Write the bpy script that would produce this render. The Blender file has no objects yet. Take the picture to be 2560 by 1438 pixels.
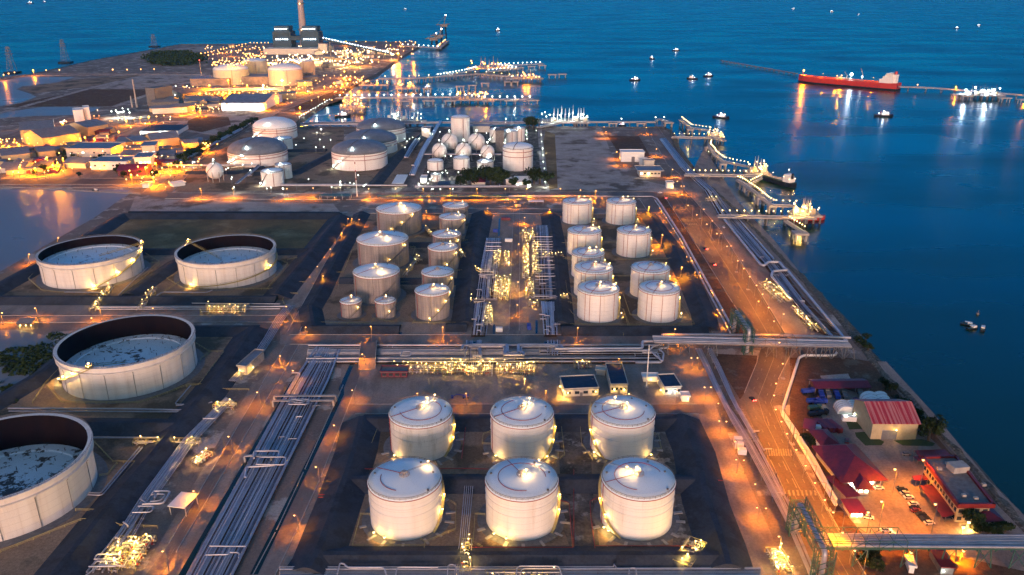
import bpy, math, random
from mathutils import Vector, Matrix
from math import sin, cos, pi, radians, atan2, hypot
RND = random.Random(7)
S = bpy.context.scene
COL = S.collection
# ---------------------------------------------------------------- camera
F_PX, PITCH, CAM_H = 1991.0, radians(21.0), 200.0
cam_d = bpy.data.cameras.new("camera"); cam = bpy.data.objects.new("camera", cam_d); COL.objects.link(cam)
cam.location = (0, 0, CAM_H); cam.rotation_euler = (pi/2 - PITCH, 0, 0)
cam_d.sensor_width = 36; cam_d.lens = 36*F_PX/2560; cam_d.clip_start = 1; cam_d.clip_end = 120000
S.camera = cam
cp, sp = cos(PITCH), sin(PITCH)
def P(px, py, z=0.0):
    """where the sight line through a point of the photograph meets the level z"""
    a = (px-1280)/F_PX; b = -(py-719)/F_PX
    dx, dy, dz = a, cp + b*sp, -sp + b*cp
    t = (z-CAM_H)/dz
    return Vector((dx*t, dy*t, z))
def proj(v):
    x, y, z = v[0], v[1], v[2]-CAM_H
    d = y*cp - z*sp; u = y*sp + z*cp
    return 1280+F_PX*x/d, 719-F_PX*u/d
ORG = {'A':(0,0),'B':(850,0),'C':(1700,0),'D':(0,480),'E':(850,480),'F':(1700,480),'G':(0,958),'H':(850,958),'I':(1700,958),'X':(0,0)}
def R(s):
    """'E12,34 100,200 ...' -> photograph pixels; a letter names the enlargement the numbers were read from"""
    out = []; k = 'X'
    for w in s.split():
        if w[0].isalpha(): k = w[0]; w = w[1:]
        x, y = w.split(','); sc = 1.0 if k == 'X' else 2.977
        out.append((ORG[k][0]+float(x)/sc, ORG[k][1]+float(y)/sc))
    return out
def W(s, z=0.0): return [P(x, y, z) for x, y in R(s)]
# ---------------------------------------------------------------- objects
def link(o, parent=None):
    COL.objects.link(o)
    if parent: o.parent = parent
    return o
def tag(o, label=None, cat=None, group=None, kind=None):
    if label: o["label"] = label
    if cat: o["category"] = cat
    if group: o["group"] = group
    if kind: o["kind"] = kind
    return o
def thing(name, label, cat, loc=(0,0,0), rz=0, group=None):
    o = bpy.data.objects.new(name, None); o.empty_display_size = 1
    o.location = loc; o.rotation_euler = (0,0,rz); link(o)
    return tag(o, label, cat, group)
def kids(o, cache={}):
    return list(o.children)
def clone(o, loc=None, rz=None, label=None, group=None, parent=None, sc=None):
    c = o.copy(); link(c, parent)
    if loc is not None: c.location = loc
    if rz is not None: c.rotation_euler = (0,0,rz)
    if sc is not None: c.scale = (sc,)*3
    if label: c["label"] = label
    if group: c["group"] = group
    for ch in list(o.children): clone(ch, parent=c)
    return c
class MB:
    def __init__(s): s.v=[]; s.f=[]; s.m=[]; s.sm=[]; s.mi=0
    def add(s, vs, fs, smooth=False, T=None):
        n = len(s.v)
        s.v += [(T @ Vector(p)) if T else Vector(p) for p in vs]
        for f in fs: s.f.append([i+n for i in f]); s.m.append(s.mi); s.sm.append(smooth)
        return s
    def box(s, c, d, rz=0, T=None):
        x,y,z = d[0]/2,d[1]/2,d[2]/2; ca,sa = cos(rz),sin(rz)
        vs = [(c[0]+i*x*ca-j*y*sa, c[1]+i*x*sa+j*y*ca, c[2]+k*z) for i in(-1,1) for j in(-1,1) for k in(-1,1)]
        return s.add(vs, [(0,1,3,2),(4,6,7,5),(0,4,5,1),(2,3,7,6),(0,2,6,4),(1,5,7,3)], T=T)
    def cyl(s, a, b, r, r2=None, n=8, cap=True):
        a=Vector(a); b=Vector(b); d=(b-a)
        if d.length < 1e-6: return s
        d.normalize(); u = d.orthogonal().normalized(); w = d.cross(u); r2 = r if r2 is None else r2
        vs=[a+(u*cos(t)+w*sin(t))*r for t in [2*pi*i/n for i in range(n)]]+[b+(u*cos(t)+w*sin(t))*r2 for t in [2*pi*i/n for i in range(n)]]
        fs=[(i,(i+1)%n,n+(i+1)%n,n+i) for i in range(n)]
        s.add(vs, fs, True)
        if cap: s.add(vs, [tuple(range(n-1,-1,-1)), tuple(range(n,2*n))])
        return s
    def tube(s, pts, r, n=8, bend=0.0):
        """round tube along a polyline, corners mitred"""
        pts=[Vector(p) for p in pts]
        if bend>0 and len(pts)>2:
            q=[pts[0]]
            for i in range(1,len(pts)-1):
                a,b,c=pts[i-1],pts[i],pts[i+1]; la=(a-b).length; lc=(c-b).length; k=min(bend,la*.45,lc*.45)
                p0=b+(a-b)/la*k; p2=b+(c-b)/lc*k
                for t in (0,.33,.67,1): q.append(p0*(1-t)**2+b*2*t*(1-t)+p2*t*t)
            q.append(pts[-1]); pts=q
        vs=[]; m=len(pts); up=None
        for i,p in enumerate(pts):
            d = (pts[min(i+1,m-1)]-pts[max(i-1,0)])
            if d.length<1e-6: d=Vector((0,0,1))
            d.normalize()
            if up is None: up = Vector((0,0,1)) if abs(d.z)<.9 else Vector((1,0,0))
            u = up - d*up.dot(d)
            if u.length<1e-3: u=d.orthogonal()
            u.normalize(); up=u; w=d.cross(u)
            k=r
            if 0<i<m-1:
                d1=(p-pts[i-1]).normalized(); c=max(.35,math.sqrt(max(0,(1+d1.dot((pts[i+1]-p).normalized()))/2)))
            vs += [p+(u*cos(2*pi*j/n)+w*sin(2*pi*j/n))*k for j in range(n)]
        fs=[(i*n+j,i*n+(j+1)%n,(i+1)*n+(j+1)%n,(i+1)*n+j) for i in range(m-1) for j in range(n)]
        s.add(vs,fs,True); s.add(vs,[tuple(range(n-1,-1,-1)),tuple(range((m-1)*n,m*n))]); return s
    def lathe(s, prof, c=(0,0,0), n=48, smooth=True, a0=0, a1=2*pi):
        full = abs(a1-a0-2*pi)<1e-6; k = n if full else n+1; vs=[]
        for (r,z) in prof: vs += [(c[0]+r*cos(a0+(a1-a0)*i/n), c[1]+r*sin(a0+(a1-a0)*i/n), c[2]+z) for i in range(k)]
        fs=[]
        for q in range(len(prof)-1):
            for i in range(n):
                j=(i+1)%k; fs.append((q*k+i,q*k+j,(q+1)*k+j,(q+1)*k+i))
        return s.add(vs,fs,smooth)
    def disc(s, c, r, n=48, z=0):
        return s.add([(c[0]+r*cos(2*pi*i/n),c[1]+r*sin(2*pi*i/n),c[2]+z) for i in range(n)],[tuple(range(n))])
    def poly(s, pts, z0, z1=None):
        """flat polygon, or a prism when z1 is given"""
        n=len(pts); area=sum(pts[i][0]*pts[(i+1)%n][1]-pts[(i+1)%n][0]*pts[i][1] for i in range(n))
        if area<0: pts=list(reversed(pts))
        top=z0 if z1 is None else z1
        s.add([(p[0],p[1],top) for p in pts],[tuple(range(n))])
        if z1 is not None:
            s.add([(p[0],p[1],z0) for p in pts]+[(p[0],p[1],z1) for p in pts],[(i,(i+1)%n,n+(i+1)%n,n+i) for i in range(n)])
        return s
    def ball(s, c, r, n=8, rz=None):
        rz = rz or r; m=max(3,n//2); prof=[(max(1e-4,r*sin(pi*i/m)),-rz*cos(pi*i/m)) for i in range(m+1)]
        return s.lathe(prof,c,n)
    def build(s, name, mats, parent=None, loc=None):
        me=bpy.data.meshes.new(name)
        off = Vector(loc) if loc is not None else Vector((0,0,0)); q=parent; ch=Vector((0,0,0))
        while q is not None:
            ch+=q.location
            if q.get('_w') and loc is None: off=ch
            q=q.parent
        me.from_pydata([tuple(p-off) for p in s.v],[],s.f)
        for m in (mats if isinstance(mats,(list,tuple)) else [mats]): me.materials.append(m)
        me.polygons.foreach_set("material_index", s.m); me.polygons.foreach_set("use_smooth", s.sm)
        me.update()
        o=bpy.data.objects.new(name, me)
        if loc is not None: o.location=loc
        return link(o,parent)
def wthing(name,label,cat,loc,group=None):
    """thing whose parts are given in world coordinates"""
    o=thing(name,label,cat,loc,0,group); o['_w']=1; return o
# ---------------------------------------------------------------- materials
MATS={}
def nodes(m): m.use_nodes=True; return m.node_tree.nodes, m.node_tree.links
def mat(name, c, c2=None, rough=.7, metal=0, scale=.2, lo=.35, hi=.65, stretch=(1,1,1), c3=None, scale3=.03, lo3=.5, hi3=.6, bump=0, spec=.4, coord='W', detail=6, fine=.0, seams=0):
    if name in MATS: return MATS[name]
    m=bpy.data.materials.new(name); N,L=nodes(m); b=N['Principled BSDF']
    b.inputs['Roughness'].default_value=rough; b.inputs['Metallic'].default_value=metal; b.inputs['Specular IOR Level'].default_value=spec
    b.inputs['Base Color'].default_value=(*c,1)
    if c2:
        if coord=='W': src=N.new('ShaderNodeNewGeometry').outputs['Position']
        else: src=N.new('ShaderNodeTexCoord').outputs['Object']
        mp=N.new('ShaderNodeMapping'); mp.inputs['Scale'].default_value=stretch; L.new(src,mp.inputs[0])
        def layer(sc,lo_,hi_,prev,col,det=detail):
            n=N.new('ShaderNodeTexNoise'); n.inputs['Scale'].default_value=sc; n.inputs['Detail'].default_value=det; n.inputs['Roughness'].default_value=.62
            L.new(mp.outputs[0],n.inputs['Vector'])
            r=N.new('ShaderNodeMapRange'); r.inputs['From Min'].default_value=lo_; r.inputs['From Max'].default_value=hi_; L.new(n.outputs['Fac'],r.inputs['Value'])
            x=N.new('ShaderNodeMix'); x.data_type='RGBA'; L.new(r.outputs[0],x.inputs['Factor'])
            if isinstance(prev,tuple): x.inputs['A'].default_value=(*prev,1)
            else: L.new(prev,x.inputs['A'])
            x.inputs['B'].default_value=(*col,1); return x.outputs['Result'], n.outputs['Fac']
        o,f=layer(scale,lo,hi,c,c2)
        if c3: o,_=layer(scale3,lo3,hi3,o,c3)
        if coord=='W' and fine:
            nf=N.new('ShaderNodeTexNoise'); nf.inputs['Scale'].default_value=.9; nf.inputs['Detail'].default_value=8; nf.inputs['Roughness'].default_value=.75; L.new(src,nf.inputs['Vector'])
            rf=N.new('ShaderNodeMapRange'); rf.inputs['From Min'].default_value=.3; rf.inputs['From Max'].default_value=.7; rf.inputs['To Min'].default_value=1-fine; rf.inputs['To Max'].default_value=1+fine; L.new(nf.outputs['Fac'],rf.inputs['Value'])
            vf=N.new('ShaderNodeVectorMath'); vf.operation='SCALE'; L.new(o,vf.inputs[0]); L.new(rf.outputs[0],vf.inputs['Scale']); o=vf.outputs[0]
        if seams:
            sz=N.new('ShaderNodeSeparateXYZ'); L.new(src,sz.inputs[0]); ml=N.new('ShaderNodeMath'); ml.operation='MULTIPLY'; ml.inputs[1].default_value=1/seams; L.new(sz.outputs['Z'],ml.inputs[0])
            fr=N.new('ShaderNodeMath'); fr.operation='FRACT'; L.new(ml.outputs[0],fr.inputs[0]); gt=N.new('ShaderNodeMath'); gt.operation='LESS_THAN'; gt.inputs[1].default_value=.06; L.new(fr.outputs[0],gt.inputs[0])
            ms=N.new('ShaderNodeMath'); ms.operation='MULTIPLY_ADD'; ms.inputs[1].default_value=-.16; ms.inputs[2].default_value=1; L.new(gt.outputs[0],ms.inputs[0])
            vs=N.new('ShaderNodeVectorMath'); vs.operation='SCALE'; L.new(o,vs.inputs[0]); L.new(ms.outputs[0],vs.inputs['Scale']); o=vs.outputs[0]
        L.new(o,b.inputs['Base Color'])
        if bump:
            bp=N.new('ShaderNodeBump'); bp.inputs['Strength'].default_value=bump; bp.inputs['Distance'].default_value=.3
            L.new(f,bp.inputs['Height']); L.new(bp.outputs[0],b.inputs['Normal'])
    MATS[name]=m; return m
def emis(name, c, st):
    if name in MATS: return MATS[name]
    m=bpy.data.materials.new(name); N,L=nodes(m); b=N['Principled BSDF']
    b.inputs['Base Color'].default_value=(.8,.8,.8,1); b.inputs['Emission Color'].default_value=(*c,1); b.inputs['Emission Strength'].default_value=st
    try: m.cycles.emission_sampling='NONE'
    except Exception: pass
    MATS[name]=m; return m
SOD=(1,.27,.0); WARM=(1,.56,.11); WHITE=(.86,1,.84); COOL=(.7,.88,1.0); PEACH=(1,.55,.18)
LCOL={'sod':SOD,'warm':WARM,'white':WHITE,'cool':COOL,'peach':PEACH,'red':(1,.03,.02)}
BCOL={'sod':(1,.36,.06),'warm':(1,.62,.2),'white':(.86,1,.86),'cool':(.75,.88,1),'peach':(1,.58,.24),'red':(1,.03,.02)}
BULB={k:emis('bulb_'+k,v,e) for (k,v),e in zip(BCOL.items(),(2.2,3.6,4.5,7,3.6,3))}
LIGHT_DATA={}
def light(loc, kind, power, parent=None, spot=None, radius=.35, aim=None):
    # the light leaves just below and beside its bulb, so that bulb and pole do not stand in its way
    loc=Vector(loc)-Vector((0,(radius+.25)*.8,(radius+.25)*.8)); power*=.55; radius=.12
    key=(kind,round(power),spot,radius)
    if key not in LIGHT_DATA:
        d=bpy.data.lights.new('lamp_light','SPOT' if spot else 'POINT'); d.energy=power; d.color=LCOL[kind]; d.shadow_soft_size=radius
        if spot: d.spot_size=radians(spot); d.spot_blend=.9
        LIGHT_DATA[key]=d
    o=bpy.data.objects.new('lamp_light',LIGHT_DATA[key]); link(o,parent)
    o.location = Vector(loc)-(parent.location if parent is not None and parent.get('_w') else Vector((0,0,0)))
    if aim is not None: o.rotation_euler=Vector(aim).to_track_quat('-Z','Y').to_euler()
    return o
M=dict(
 ground=mat('ground_dirt',(.27,.215,.19),(.15,.12,.11),scale=.02,lo=.3,hi=.7,c3=(.42,.37,.34),scale3=.045,lo3=.54,hi3=.6,bump=.06,rough=.95,fine=.3,spec=.06),
 sand=mat('pale_sand',(.42,.36,.34),(.25,.2,.18),scale=.05,lo=.4,hi=.7,c3=(.16,.12,.1),scale3=.025,lo3=.54,hi3=.62,rough=.95,fine=.3,spec=.06),
 conc=mat('concrete_apron',(.32,.26,.235),(.23,.185,.165),scale=.12,lo=.35,hi=.65,c3=(.19,.155,.145),scale3=.06,lo3=.53,hi3=.66,rough=.85,fine=.25,stretch=(1,.35,1),spec=.06),
 road=mat('worn_asphalt',(.14,.12,.12),(.095,.082,.085),scale=.08,lo=.3,hi=.7,c3=(.17,.15,.145),scale3=.03,lo3=.55,hi3=.62,rough=.8,fine=.2,stretch=(1,.3,1),spec=.06),
 roadp=mat('concrete_road',(.23,.185,.175),(.15,.125,.12),scale=.09,lo=.3,hi=.7,c3=(.28,.235,.22),scale3=.03,lo3=.5,hi3=.6,rough=.8,fine=.2,stretch=(1,.3,1),spec=.06),
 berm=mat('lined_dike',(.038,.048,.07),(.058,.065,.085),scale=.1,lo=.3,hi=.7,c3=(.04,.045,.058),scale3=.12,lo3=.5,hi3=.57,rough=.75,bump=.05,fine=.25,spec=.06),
 bund=mat('bund_floor',(.25,.17,.12),(.33,.235,.17),scale=.06,lo=.35,hi=.65,c3=(.12,.09,.065),scale3=.03,lo3=.5,hi3=.58,rough=.95,bump=.06,fine=.35,spec=.06),
 bundl=mat('bund_floor_sandy',(.17,.14,.12),(.075,.062,.052),scale=.09,lo=.42,hi=.6,c3=(.3,.26,.23),scale3=.13,lo3=.56,hi3=.63,rough=.95,fine=.4,spec=.06),
 field=mat('dry_grass',(.26,.16,.08),(.16,.105,.06),scale=.05,lo=.35,hi=.65,c3=(.36,.25,.14),scale3=.03,lo3=.52,hi3=.68,rough=1,bump=.08,fine=.4,spec=.06),
 verge=mat('brown_verge',(.15,.085,.055),(.1,.06,.045),scale=.15,lo=.35,hi=.65,c3=(.16,.125,.1),scale3=.06,lo3=.56,hi3=.64,rough=1,fine=.4,spec=.06),
 lawn=mat('lawn',(.03,.055,.018),(.045,.07,.025),scale=.3,rough=1),
 white=mat('white_tank_paint',(.81,.79,.78),(.74,.70,.68),rough=.55,scale=.25,lo=.4,hi=.75,stretch=(1,1,.06),c3=(.6,.53,.48),scale3=.35,lo3=.58,hi3=.78,seams=2.6),
 whiteroof=mat('white_roof_paint',(.78,.85,.9),(.72,.8,.87),rough=.5,scale=.15,lo=.35,hi=.7),
 greytank=mat('ribbed_grey_tank',(.21,.19,.2),(.33,.3,.3),rough=.6,scale=.9,lo=.36,hi=.62,stretch=(1,1,.03),c3=(.15,.14,.15),scale3=1.6,lo3=.55,hi3=.75,seams=3.),
 bigtank=mat('cream_tank_paint',(.74,.71,.69),(.62,.57,.54),rough=.6,scale=.3,lo=.4,hi=.75,stretch=(1,1,.05),c3=(.5,.45,.42),scale3=.6,lo3=.62,hi3=.8,seams=3.),
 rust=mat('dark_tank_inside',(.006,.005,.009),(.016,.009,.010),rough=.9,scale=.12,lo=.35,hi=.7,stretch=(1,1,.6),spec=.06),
 pipe=mat('galvanised_pipe',(.42,.42,.47),(.3,.29,.33),rough=.38,metal=.35,scale=.25,lo=.35,hi=.7,spec=.6),
 pipel=mat('lagged_pipe',(.56,.55,.6),(.42,.4,.44),rough=.4,metal=.25,scale=.2,lo=.35,hi=.7,spec=.6),
 piped=mat('dull_pipe',(.2,.2,.24),(.14,.13,.15),rough=.5,metal=.3,scale=.3),
 steel=mat('grey_steel',(.2,.2,.21),(.14,.13,.13),rough=.6,scale=.6,spec=.06),
 yellow=mat('yellow_paint',(.42,.36,.15),(.3,.25,.12),rough=.6,scale=.8),
 redp=mat('red_pipe_paint',(.34,.035,.03),(.24,.03,.03),rough=.5,scale=.5),
 green=mat('green_steel',(.03,.09,.075),(.05,.13,.1),rough=.5,scale=.4),
 conc2=mat('pale_concrete',(.42,.39,.37),(.3,.27,.26),scale=.4,rough=.9),
 rock=mat('sea_wall_rock',(.16,.145,.125),(.08,.07,.062),scale=.5,lo=.4,hi=.6,c3=(.3,.26,.22),scale3=.9,lo3=.55,hi3=.65,rough=1,bump=1,spec=.06),
 whitep=mat('white_paint',(.78,.78,.78)), black=mat('black_rubber',(.02,.02,.022),spec=.06),
 glass=mat('dark_window_glass',(.03,.04,.05),rough=.12,spec=.8),
 redroof=mat('red_roof_sheet',(.15,.015,.035),(.10,.012,.028),scale=.5,rough=.5), redl=mat('bright_red_sheet',(.22,.02,.02),(.16,.02,.02),scale=.5,rough=.45),
 orangewall=mat('ochre_wall',(.5,.4,.25),(.42,.33,.2),scale=.4), cream=mat('cream_wall',(.6,.56,.5),(.5,.46,.42),scale=.3),
 greyroof=mat('grey_sheet_roof',(.19,.19,.21),(.13,.13,.15),scale=.3,rough=.5), darkroof=mat('dark_blue_roof',(.02,.045,.085),(.03,.06,.11),scale=.4,rough=.6,spec=.06),
 leaf=mat('dark_foliage',(.018,.032,.014),(.035,.055,.022),scale=1.2,rough=.9,spec=.06), bark=mat('bark',(.07,.05,.035)),
 hullred=mat('red_hull',(.5,.03,.025),(.4,.03,.03),scale=.1,rough=.45), hulldark=mat('dark_hull',(.015,.02,.03),rough=.4,spec=.06), deckred=mat('red_deck',(.55,.11,.05),(.45,.08,.04),scale=.15),
 blue=mat('blue_tarpaulin',(.02,.05,.3),(.03,.07,.4),scale=.5),
)
SUN_E=.8; EXPO=1.85
SEA_Z=-3.0
# ---------------------------------------------------------------- water materials
def water_mat(name, base, rough, bump, bscale, spec=.5):
    m=bpy.data.materials.new(name); N,L=nodes(m); b=N['Principled BSDF']
    b.inputs['Base Color'].default_value=(*base,1); b.inputs['Roughness'].default_value=rough; b.inputs['IOR'].default_value=1.33
    b.inputs['Specular IOR Level'].default_value=spec
    g=N.new('ShaderNodeNewGeometry'); mp=N.new('ShaderNodeMapping'); mp.inputs['Scale'].default_value=(.6,1.3,1); mp.inputs['Rotation'].default_value=(0,0,.25)
    L.new(g.outputs['Position'],mp.inputs[0])
    n=N.new('ShaderNodeTexNoise'); n.inputs['Scale'].default_value=bscale; n.inputs['Detail'].default_value=4; L.new(mp.outputs[0],n.inputs['Vector'])
    n2=N.new('ShaderNodeTexNoise'); n2.inputs['Scale'].default_value=.006; n2.inputs['Detail'].default_value=5; L.new(mp.outputs[0],n2.inputs['Vector'])
    r=N.new('ShaderNodeMapRange'); r.inputs['From Min'].default_value=.35; r.inputs['From Max'].default_value=.7; r.inputs['To Min'].default_value=rough*.8; r.inputs['To Max'].default_value=rough*1.35
    L.new(n2.outputs['Fac'],r.inputs['Value']); L.new(r.outputs[0],b.inputs['Roughness'])
    bp=N.new('ShaderNodeBump'); bp.inputs['Strength'].default_value=bump; bp.inputs['Distance'].default_value=.6
    L.new(n.outputs['Fac'],bp.inputs['Height']); L.new(bp.outputs[0],b.inputs['Normal'])
    return m
M['sea']=water_mat('sea_water',(.0,.028,.010),.27,.04,.08)
M['pond']=water_mat('pond_water',(.2,.19,.19),.3,.08,.2,.15)
M['ditch']=water_mat('ditch_water',(.004,.022,.026),.1,.1,.4)
SHEETN=[0]
def sheet(name, pts, z, m, z1=None):
    SHEETN[0]+=1
    if z<.5: z+=SHEETN[0]*.0031
    b=MB(); b.poly(pts,z,z1); o=b.build(name,m); tag(o,kind='structure'); return o
# sea: a fan of rings so that it stays one simple sheet to the horizon
b=MB(); b.add([(-60000,-500,SEA_Z),(60000,-500,SEA_Z),(60000,90000,SEA_Z),(-60000,90000,SEA_Z)],[(0,1,2,3)])
tag(b.build('sea_water',M['sea']),kind='structure')
coast=R("3100,1800 2640,1370 2560,1285 2430,1140 2345,1050 2318,1018 2300,998 2251,957 2197,893 2137,816 2080,759 1992,668 1930,603 1868,540 1801,480 1781,470 1750,433 1720,396 1700,366 1692,338 1672,322")
north=R("1345,320 1000,322 745,320 780,290 850,243 893,215 947,191 1001,151 1052,121 1040,108 900,105 790,108 600,112 447,113 330,135 215,156 110,181 0,203 -300,262")
left=R("-700,400 -1500,900 -1900,1800")
outer=[P(x,y,SEA_Z) for x,y in coast+north+left]
def inset(pts,d):
    n=len(pts); A=sum(pts[i].x*pts[(i+1)%n].y-pts[(i+1)%n].x*pts[i].y for i in range(n)); s=1 if A>0 else -1
    out=[]
    for i in range(n):
        a,c,e=pts[i-1],pts[i],pts[(i+1)%n]
        n1=Vector((-(c-a).y,(c-a).x,0)).normalized()*s; n2=Vector((-(e-c).y,(e-c).x,0)).normalized()*s
        k=(n1+n2); k=k/max(.5,k.length) if k.length>0 else n1
        dd=d[i] if isinstance(d,list) else d
        out.append(c+k*dd/max(.6,k.dot(n1)))
    return out
inner=[Vector((p.x,p.y,0)) for p in inset(outer,9.0)]
b=MB(); b.poly([(p.x,p.y,0) for p in inner],0.0); tag(b.build('ground',M['ground']),kind='structure')
# rock revetment: crest, jagged face, toe under water
b=MB(); n=len(outer); q=[]
for i in range(n):
    a,c=inner[i],inner[(i+1)%n]; oa,oc=outer[i],outer[(i+1)%n]; k=max(1,min(60,int((c-a).length/6)))
    for t in range(k):
        f=t/k; q.append((a.lerp(c,f),oa.lerp(oc,f)))
N_=len(q)
rows=[]
for f,zz in ((-.12,.05),(.0,.9),(.22,.75),(.5,-.7),(.8,-2.2),(1.15,-4.5)):
    rows.append([Vector((p.x+(o.x-p.x)*f+RND.uniform(-.6,.6),p.y+(o.y-p.y)*f+RND.uniform(-.6,.6),zz+(RND.uniform(-.45,.45) if 0<f<1 else 0))) for p,o in q])
b.add([v for r in rows for v in r],[(r*N_+i,r*N_+(i+1)%N_,(r+1)*N_+(i+1)%N_,(r+1)*N_+i) for r in range(5) for i in range(N_)])
tag(b.build('shore_revetment',M['rock']),kind='structure')
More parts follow.
